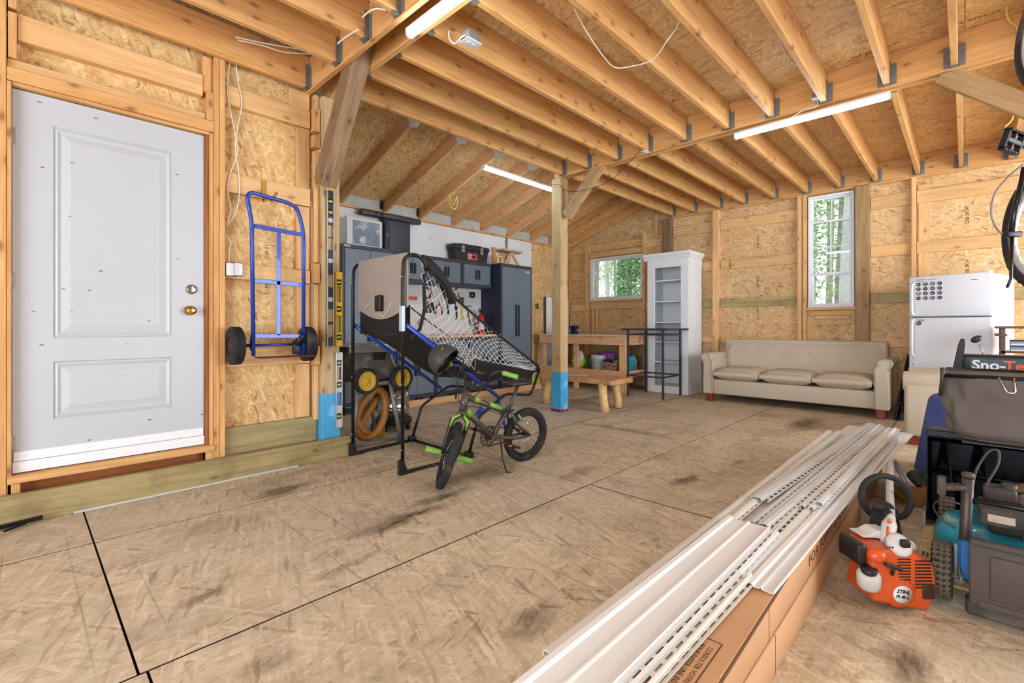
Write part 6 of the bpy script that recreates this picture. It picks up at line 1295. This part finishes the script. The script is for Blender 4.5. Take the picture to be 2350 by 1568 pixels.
for y in (y0+.006, y1-.012): MB().prism([(.0, .0), (.14, .0), (.15, .06), (.02, .07)], 0, .012, SL_@Matrix(((1, 0, 0, x0-.03), (0, 0, 1, y-.004), (0, 1, 0, 0), (0, 0, 0, 1)))).build('skid_shoe', m_tubeg, sb)
MB().cyl((3.38, y0-.01, .24), (3.38, y1+.01, .24), .015, M=SL_).build('auger_shaft', m_sbk, sb)
for s_ in (1, -1):
    def hel(u, v): a = 2*PI*2.0*u; r_ = .05+.13*v; return (3.38+r_*math.cos(a), (y0-.03 if s_ > 0 else y1+.03)-s_*.26*u, .24+r_*math.sin(a))
    MB().grid(hel, 40, 3, SL_).build('auger', m_sbk, sb, thick=.004)
MB().rbox((3.60, -.38, .12), (4.05, .02, .52), .03, SL_).build('engine', m_black, sb)
for y in (.06, -.46): MB().lathe([(.08, -.05), (.16, -.05), (.175, -.03), (.175, .03), (.16, .05), (.08, .05), (0, .03), (0, -.03), (.08, -.05)], 28, SL_@T(3.92, y, .176)@RX(PI/2)).build('tyre', m_rubber, sb)
MB().lathe([(.07, .46), (.07, .6), (.06, .60)], 20, SL_@T(3.62, -.25, 0)).build('chute_base', m_sbk, sb)
MB().rbox((3.98, -.50, .735), (4.16, .022, .835), .015, SL_).build('console', m_black, sb); MB().box((3.975, -.46, .748), (3.9795, -.02, .812), SL_, c=.001).build('console_plate', plain('slate_plate', lin(60, 70, 84), .35), sb)
tp_ = SL_@T(3.9745, -.03, .775)@RZ(-PI/2)@RX(PI/2)
text('Sno-', .077, m_white, tp_, sb, depth=.0004, align='LEFT', bold=.0022); text('Tek', .077, plain('orange_lettering', lin(228, 98, 66), .5), SL_@T(3.9745, -.163, .775)@RZ(-PI/2)@RX(PI/2), sb, depth=.0004, align='LEFT', bold=.0022)
for y in (-.0, -.48): MB().tube([(3.75, y, .25), (4.02, y, .74), (4.2, y, .80)], .013, 10, M=SL_).build('handle_tube', m_blackm, sb)
MB().prism([(-.02, 0), (.02, 0), (.018, .15), (.012, .19), (-.006, .19), (-.014, .15)], -.008, .008, SL_@T(3.93, .035, .745)@RZ(-PI/2)@RX(PI/2)@RZ(-.12)).build('control_lever', m_sbk, sb, bev=.004)
MB().tube([tuple(px(2258, 822, X=4.08)), tuple(px(2248, 795, X=4.08))], .004, 6, M=SL_).build('shift_rod', m_steel, sb); MB().sph((0, 0, 0), (.022, .030, .020), 16, 10, SL_@T(*px(2241, 783, X=4.08))@RX(-.6)).build('shift_knob', plain('dark_green_knob', lin(36, 56, 56), .35), sb)
# grass bag
gb = thing('grass_catcher_bag', 'grey-brown fabric grass catcher bag with a black top frame lying on the snow blower', 'bag', (3.15, -.22, .49)); GB = T(-3.15, .22, -.49)
m_gbf = plain('grey_brown_bag_fabric', lin(102, 92, 86), .8, var=.12, sc=5, bump=.3, bsc=30)
def bagf(u, v):
    a = 2*PI*u; sg = lambda q_: (abs(q_)**.45)*(1 if q_ > 0 else -1); t = v
    hx = (.22+.02*t)*(1-.10*max(0, .12-t)/.12); hy = .262+.022*math.sin(t*1.4)
    k = min(1, (t/.16))**.5 if t < .16 else 1
    z = .492+.298*t; wr = (.25+.75*math.sin(PI*min(1, t+.02)))*(.010*math.sin(5*a+6*t)+.009*math.sin(9*a-5*t)+.006*math.sin(14*a+11*t))
    return (3.17+(hx*(.72+.28*k)+wr)*sg(math.cos(a)), -.205+(hy*(.74+.26*k)+wr)*sg(math.sin(a)), z)
MB().grid(bagf, 64, 22, GB).build('fabric', m_gbf, gb); MB().box((2.97, -.42, .491), (3.37, .01, .494), GB).build('bag_bottom', m_gbf, gb)
MB().tube([bagf(k/64, .05) for k in range(64)], .0045, 6, closed=True, M=GB).build('piping', m_gbf, gb)
MB().tube([(2.935, .07, .795), (2.935, -.48, .795), (3.40, -.48, .795), (3.40, .07, .795)], .009, 8, closed=True, M=GB).build('top_frame', m_sbk, gb)
MB().box((2.94, -.475, .788), (3.395, .065, .792), GB).build('top_cover', m_dirty, gb)
MB().tube(fillet([(2.925, -.105, .80), (2.918, -.13, .735), (2.918, -.155, .735), (2.925, -.15, .80)], .012), .0035, 8, M=GB).build('wire_hook', m_chrome, gb)
MB().tube([(2.93, .075, .83), (2.935, .075, .78), (2.94, .082, .70)], .008, 8, M=GB).build('side_bracket', m_rusty, gb)
# blue cloth
bc = thing('blue_cloth', 'crumpled blue cloth draped over something beside the armchair', 'cloth', (4.45, .0, 0)); m_bc = plain('blue_denim_cloth', lin(74, 88, 148), .85, var=.25, sc=4, bump=.4, bsc=90)
def cloth(u, v):
    a = 2*PI*u; sg = lambda q_: (abs(q_)**.6)*(1 if q_ > 0 else -1); rim = 1-v
    if v < .3: k = v/.3; r_ = k; z = .53+.01*math.sin(a*3)*k
    else: k = (v-.3)/.7; r_ = 1+.38*k+.05*math.sin(a*9+1)*k+.03*math.sin(a*17)*k; z = .53-.526*k
    return (.0+.16*sg(math.cos(a))*r_, .0+.185*sg(math.sin(a))*r_, z)
MB().grid(cloth, 80, 24).build('cloth', m_bc, bc)
# ================================================================== HANGING BICYCLE
hb = thing('mountain_bicycle', 'black mountain bicycle hanging by its wheel at the right edge', 'bicycle', (0, 0, 0)); rc_ = Rv*2.60+Fv*2.3+Uv*1.50; hb.location = rc_
c2, s2_ = math.cos(R(20)), math.sin(R(20)); Wv = Rv*c2-Fv*s2_; Bv = -Fv*c2-Rv*s2_; m_hr = plain('silver_rim', lin(196, 204, 206), .3, .5)
HL = lambda f, b, w_: Uv*f+Rv*.07*f+Bv*b+Wv*w_
wheel(hb, frame((0, 0, 0), Wv), .305, .028, m_hr, 24); wheel(hb, frame(HL(1.0, 0, 0), Wv), .305, .028, m_hr, 24)
def hx(pts, r, mat, name, **k): return MB().tube([HL(*p) for p in pts], r, 10).build(name, mat, hb, **k)
BBp, STp, HTp, HBp = (.40, -.04, 0), (.27, .40, 0), (.80, .50, 0), (.86, .38, 0)
m_hf = plain('black_frame_paint', lin(30, 26, 28), .25, .3, coat=.3)
hx([BBp, STp], .016, m_hf, 'seat_tube'); hx([STp, HTp], .018, m_hf, 'top_tube'); hx([BBp, HBp], .022, m_hf, 'down_tube'); hx([HTp, HBp], .022, m_hf, 'head_tube')
for s_ in (-1, 1):
    hx([(.27, .34, s_*.02), (.12, .2, s_*.05), (0, 0, s_*.06)], .009, m_hf, 'seat_stay'); hx([(.40, -.04, s_*.03), (.2, -.03, s_*.05), (0, 0, s_*.06)], .010, m_hf, 'chain_stay'); hx([(.88, .34, s_*.05), (1.0, 0, s_*.05)], .014, m_hf, 'fork_leg')
    hx([(.12, .19, s_*.045), (.20, .26, s_*.03)], .008, m_black, 'brake_arm'); hx([(.44 if s_ < 0 else .36, -.04, s_*.06), (.40+s_*-.16, -.04+.02, s_*.08)], .011, m_hf, 'crank_arm')
hx([(.30, .30, 0), (.22, .52, 0)], .013, m_hf, 'seat_post'); 
MB().sph((0, 0, 0), (.13, .06, .03), 16, 8, T(*HL(.22, .55, 0))@frame((0, 0, 0), Bv, Uv)).build('saddle', m_black, hb)
hx([(.80, .50, 0), (.74, .60, 0)], .016, m_hf, 'stem'); hx([(.74, .60, -.30), (.74, .60, .30)], .012, m_hf, 'handlebar')
for s_ in (-1, 1):
    g_ = MB().tube([HL(.74, .60, s_*(.19+.012*k)) for k in range(11)], [.0165 if k % 2 else .0155 for k in range(11)], 12).build('grip', m_black, hb)
    MB().tube([HL(.74, .60, s_*.31), HL(.74, .60, s_*.314)], .015, 12).build('bar_end', m_white, g_)
    if s_ < 0: continue
    cpd = HL(.24 if s_ > 0 else .56, -.02, s_*.14)
    q = MB(); M = T(*cpd)@frame((0, 0, 0), Wv, Uv)
    for a, b in (((-.045, -.03, -.05), (-.035, .03, .05)), ((.035, -.03, -.05), (.045, .03, .05)), ((-.045, -.03, -.05), (.045, .03, -.04)), ((-.045, -.03, .04), (.045, .03, .05)), ((-.01, -.02, -.05), (.01, .02, .05))): q.box(a, b, M@RZ(PI/2)@S(1, .5, 1), c=.003)
    q.build('pedal', m_sbk, hb)
pc_ = pd(2322, 325, 1.95)-rc_
q = MB(); M = T(*pc_)@frame((0, 0, 0), Rv*.95+Fv*.3, Uv)
M = M@RZ(.25)@RY(-.12)
for a, b in (((-.044, -.013, -.052), (-.034, .013, .052)), ((.034, -.013, -.052), (.044, .013, .052)), ((-.034, -.012, -.056), (.034, .012, -.046)), ((-.034, -.012, .044), (.034, .012, .056)), ((-.010, -.011, -.046), (.010, .011, .06)), ((-.034, -.009, -.006), (.034, .009, .006))): q.box(a, b, M, c=.003)
for zz_ in (-.045, -.022, .0, .022, .045):
    for xx_ in (-.039, .039): q.cyl((xx_, -.018, zz_), (xx_, .018, zz_), .002, 6, M=M)
q.build('pedal', m_sbk, hb); MB().tube([pc_, HL(.40, -.04, -.05)], .012, 10).build('crank_arm', m_hf, hb)
CRM = T(*HL(.40, -.04, .05))@frame((0, 0, 0), Wv, Uv); MB().lathe([(.06, -.003), (.085, -.003), (.085, .003), (.06, .003), (.06, -.003)], 30, CRM).build('chainring', m_hf, hb)
MB().tube(catmull([pd(2347, 378, 2.2)-rc_, pd(2315, 405, 2.2)-rc_, pd(2283, 445, 2.2)-rc_, pd(2275, 490, 2.2)-rc_, pd(2288, 525, 2.2)-rc_, pd(2312, 545, 2.2)-rc_], 6), .004, 8).build('brake_cable', m_tubeg, hb)
MB().tube([pd(2350, 385, 2.12)-rc_, pd(2330, 480, 2.12)-rc_, pd(2320, 540, 2.12)-rc_], .011, 10).build('mudguard_stay', m_hf, hb); MB().tube([pd(2322, 535, 2.12)-rc_, pd(2320, 640, 2.12)-rc_, pd(2311, 660, 2.12)-rc_], [.008, .006, .005], 8).build('kickstand', m_hf, hb)
MB().rbox((-.03, -.015, -.012), (.035, .015, .012), .005, T(*(pd(2322, 538, 2.12)-rc_))@RZ(RZC)).build('brake_caliper', m_black, hb)
hkc = thing('ceiling_hook', 'steel hook in the joist carrying the hanging bicycle', 'hook', tuple(rc_+Uv*1.30)); MB().tube([(0, 0, 0), (0, 0, -.04)]+[tuple(Bv*.03*math.sin(a)+Uv*(-.07-.03*math.cos(a)+0.0)) for a in [k*PI/6 for k in range(1, 8)]], .005, 8).build('hook', m_steel, hkc)
# ================================================================== CABLES, BOXES, SMALL THINGS
def cable(label, pts, r, mat, name='cable', n=6, cat='cable'):
    P_ = [Vector(p) for p in pts]; b = P_[0]; t = MB().tube(catmull([p-b for p in P_], n), r, 7).build(name, mat, None, tuple(b)); return tag(t, label, cat)
Yc = 3.60
W = lambda u, v, Y=3.60: tuple(px(u, v, Y=Y))
cable('white cable hanging in a long twist beside the door frame, left strand', [W(537, 112), W(525, 160), W(522, 215), W(530, 260), W(540, 310), W(545, 350), W(528, 400), W(522, 440), W(530, 480), W(520, 515)], .0035, m_wire)
cable('white cable crossing the left strand and ending above the switch boxes', [W(541, 114), W(545, 180), W(555, 235), W(546, 290), W(540, 340), W(548, 400), W(549, 450), W(540, 490), W(520, 520)], .0035, m_wire)
cable('short white cable rising from the switch boxes', [W(517, 542), W(530, 555), W(526, 580), W(526, 604)], .004, m_wire)
for k, (u, lb) in enumerate(((526, 'white electrical box with a blank face, left of the pair beside the hand truck'), (545, 'white electrical box with a blank face, right of the pair beside the hand truck'))):
    p = px(u, 619, Y=3.606); t = thing('switch_box', lb, 'electrical box', tuple(p)); MB().rbox((-.024, -.028, -.042), (.024, .003, .042), .003).build('box', m_white, t); MB().box((-.028, -.012, -.046), (.028, -.004, .046)).build('flange', m_black, t)
    for z in (-.046, .046): MB().sph((0, -.016, z), .005, 8, 5).build('screw', m_steel, t)
def junction(label, p, rz, s=.045):
    t = thing('junction_box', label, 'junction box', p, rz); MB().rbox((-s, -s*.8, 0), (s, s*.8, s*1.3), .005).build('box', m_tubeg, t); MB().rbox((-s*1.25, -s*.95, -.006), (s*1.25, s*.95, 0), .003).build('cover', m_white, t)
    for x in (-.018, .018): MB().rbox((x-.012, -.014, -.009), (x+.012, .014, -.0062), .004).build('socket', m_shelfw, t)
    return t
jp = px(1080, 98, Z=2.74); junction('outlet box with a white cover under the first joist bay near the bright tube', tuple(jp), 0)
cable('looping white cable feeding the outlet box beside the brightest tube', [px(1030, 72, Z=2.82), px(1032, 90, Z=2.80), px(1045, 100, Z=2.76), px(1060, 85, Z=2.75), jp+Vector((-.03, 0, .03))], .005, m_wire)
j2 = px(1480, 336, X=4.40); junction('outlet box on the centre beam with a black plug', (4.405, j2.y, 2.80), 0, .035)
j3 = px(1875, 218, X=4.40); junction('outlet box on the centre beam above the long tube light', (4.405, j3.y, 2.835), 0, .035)
cable('black cord drooping from the outlet to the tube light by the centre post', [(4.40, j2.y, 2.79), px(1470, 345, X=4.38), px(1440, 378, X=4.38), px(1395, 418, X=4.36), px(1340, 437, X=4.35), px(1300, 438, X=4.30), (4.30, 3.40, 2.66), (4.5, 3.80, 2.75), (4.68, 3.84, 2.795)], .003, m_black)
cable('white cord running from the long tube light up to its outlet', [(4.46, 1.47, 2.76), px(1730, 305, X=4.42), px(1790, 285, X=4.42), px(1840, 255, X=4.42), px(1873, 245, X=4.41), (4.405, j3.y, 2.83)], .003, m_wire)
cable('thin dark cable hanging in a loop from the ceiling of the middle bay', [px(1318, 20, Z=2.9), px(1348, 76, Z=2.82), px(1385, 130, Z=2.79), px(1412, 155, Z=2.79), px(1450, 152, Z=2.79), px(1498, 137, Z=2.79), px(1530, 95, Z=2.82), px(1556, 58, Z=2.9), px(1566, 20, Z=2.95)], .004, m_wire)
cable('white cable looping down from the ceiling and into a joist', [px(1752, -5, Z=3.02), px(1775, 50, Z=2.94), px(1797, 110, Z=2.90), px(1815, 140, Z=2.92), px(1849, 156, Z=2.93)], .0055, m_wire)
for k, (a, b, c_, lb) in enumerate(((540, 85, (725, 118), 'upper white cable strung between the joists above the hand truck'), (545, 92, (722, 124), 'lower white cable strung between the joists above the hand truck'))):
    cable(lb, [px(a, b, Y=3.50), px(a+55, b+12, Y=3.42), px(a+110, b+22+k*6, Y=3.36), px(c_[0], c_[1], Y=3.32)], .0045, m_wire)
for k, (pts, lb) in enumerate((([(775, 100), (790, 88), (810, 75), (822, 68)], 'pair of white cables looping out of the joist beside the bright tube, lower'), ([(832, 40), (845, 28), (862, 20), (885, 22)], 'white cable loop higher beside the bright tube'))):
    cable(lb, [px(u, v, Z=2.79+.02*k) for u, v in pts], .005, m_wire)
cable('yellow cable coil hanging from a lean-to rafter', [px(1048, 440, Y=4.3), px(1034, 448, Y=4.3), px(1030, 462, Y=4.3), px(1038, 478, Y=4.3), px(1048, 476, Y=4.3), px(1049, 450, Y=4.3), px(1040, 470, Y=4.3), px(1030, 444, Y=4.3)], .004, m_wirey)
cable('yellow cable running down a rafter to the white wall', [px(1030, 446, Y=4.4), px(1005, 465, Y=4.8), px(985, 475, Y=5.1), px(978, 485, Y=5.3), px(965, 500, Y=5.49)], .004, m_wirey)
cable('yellow cable coming through the beam at the upper right', [px(2318, -10, X=4.3), px(2310, 25, X=4.32), px(2318, 50, X=4.34), px(2333, 60, X=4.38), px(2337, 85, X=4.42), px(2337, 95, X=4.438)], .006, m_wirey)
cable('yellow cable hanging in the far right bay', [(5.6, -.335, 2.96), (5.6, -.25, 3.0), px(2318, 200, X=5.6), px(2316, 225, X=5.6), px(2327, 250, X=5.6), px(2322, 275, X=5.6), px(2305, 292, X=5.6)], .006, m_wirey)
# black tool on the floor by the kerb
bt2 = thing('black_pry_tool', 'black metal bar tool lying on the floor against the kerb', 'tool', (px(48, 1190, Y=3.45).x, 3.44, .012), R(2))
beam2(bt2, 'bar', m_blackm, (-.25, .0, .006), (.08, .03, .012), .02, .02); beam2(bt2, 'prong', m_blackm, (-.06, -.045, .004), (.02, .01, .006), .014, .012)
# stamps on the boards
def stamp(s, sz, M, par): return text(s, sz, m_ink, M, par, name='board_stamp', depth=.0002)
for x, z, s_ in ((1.24, 1.56, 'OSB 21'), (1.24, 1.30, '21 MM')): stamp(s_, .036, T(x, YSH-.001, z)@RX(PI/2)@RZ(PI/2), wall_left)
for z in (2.25, 1.66, 1.2): stamp('OSB 2R24', .045, T(XB-.001, 2.17, z)@RZ(-PI/2)@RX(PI/2)@RZ(PI/2), wall_back); stamp('OSB 2R24', .045, T(XB-.001, -.02, z+.02)@RZ(-PI/2)@RX(PI/2)@RZ(PI/2), wall_back)
for y in (.5, -.05, -.7): stamp('424  APPROX', .04, T(4.33, y, ZT+.0005)@RX(PI)@RZ(PI/2), ceiling)
for x in (2.95, 3.6, 4.2): stamp('LKAP 424', .06, T(x, 4.05, zr(4.05)+.145)@RX(PI-math.atan(SL))@RZ(PI), lean)
# ================================================================== OUTSIDE
gr = MB().box((7.6, -30, -1.0), (40, 40, -.8)).build('ground', plain('forest_floor', lin(120, 110, 78), .9, var=.3, sc=1.5), None, kind='structure')
m_bark = plain('grey_bark', lin(168, 156, 144), .9, var=.35, sc=9, bump=.6, bsc=20); m_birch = plain('pale_bark', lin(206, 200, 190), .8, var=.2, sc=9, dirt=lin(80, 74, 68), dsc=9, dth=.58)
def leafm(n, c): t = NT(n, .6); v = t.obj(False); t.col(t.ramp(t.noise(v, 3, 3), [(.3, lin(*[q*.75 for q in c])), (.6, lin(*c))])); return t.mat
m_lf = [leafm('spring_leaf', (176, 204, 124)), leafm('spruce_green', (128, 172, 100)), leafm('olive_leaf', (166, 180, 124))]
def crown(seed, R_, H_, n, sz):
    rnd = random.Random(seed); vs, fs = [], []
    for k in range(n):
        a = rnd.uniform(0, 2*PI); t = rnd.random(); r_ = R_*(1-t*.75)*rnd.uniform(.25, 1)**.6; c_ = Vector((r_*math.cos(a), r_*math.sin(a), t*H_-r_*.15+rnd.uniform(-.1, .1)))
        u_ = Vector((rnd.gauss(0, 1), rnd.gauss(0, 1), rnd.gauss(0, .5))).normalized()*sz*rnd.uniform(.6, 1.3); w_ = u_.orthogonal().normalized()*sz*.5; w_ = Matrix.Rotation(rnd.uniform(0, 6), 3, u_)@w_
        o = len(vs); vs += [c_-u_, c_+w_, c_+u_, c_-w_]; fs.append((o, o+1, o+2, o+3))
    me = D.meshes.new('foliage'); me.from_pydata(vs, [], fs); return me
crs = [crown(1, 1.2, 5.5, 6000, .05), crown(2, .75, 3.4, 6000, .045), crown(3, 1.25, 5.0, 3500, .05)]
for m_, me in zip(m_lf, crs): me.materials.append(m_)
rnd = random.Random(11)
specs = [(8.9, 5.75, .17, 0, 9), (10.6, 5.35, 0, 1, .6)]
tl_ = ['thick grey trunk close outside the left part of the wide window', 'bushy green conifer outside the right part of the wide window', 'pale birch trunk leaning outside the tall window', 'bare grey trunk low outside the tall window, nearest its middle']
def tree(label, x, y, r_, kind, zb, bark, lean_=0, group=None):
    t = thing('tree', label, 'tree', (x, y, -.82), group=group)
    MB().tube([(0, 0, 0), (lean_*.3, .05, 2.5), (lean_, -.05, 6), (lean_*1.3, 0, 10)], [r_*1.15, r_, r_*.8, r_*.4], 12).build('trunk', bark, t)
    if kind is not None: o = D.objects.new('foliage', crs[kind]); COL.objects.link(o); o.parent = t; o.location = (lean_*.3, 0, zb); o.rotation_euler = (0, 0, rnd.uniform(0, 6)); o['kind'] = 'stuff'
    return t
tree(tl_[0], 8.9, 5.98, .13, None, 0, m_bark); tree(tl_[1], 10.6, 6.05, .07, 1, 1.0, m_bark)
tree(tl_[2], 11.0, 1.62, .12, 0, 4.6, m_birch, .4); tree(tl_[3], 9.6, 1.95, .07, None, 4.2, m_bark)
placed = []
for k in range(60):
    x = rnd.uniform(12.5, 30); y = x*rnd.choice([rnd.uniform(.12, .24), rnd.uniform(.55, .78)])
    if len(placed) >= 18 or any(math.hypot(x-a, y-b) < 2.7 for a, b in placed): continue
    placed.append((x, y)); tree('tree among the woods outside the windows', x, y, rnd.uniform(.06, .13), rnd.choice([0, None, 2, None]), rnd.uniform(2.5, 5.0), rnd.choice([m_bark, m_bark, m_birch]), rnd.uniform(-.4, .4), group='background trees beyond the windows')
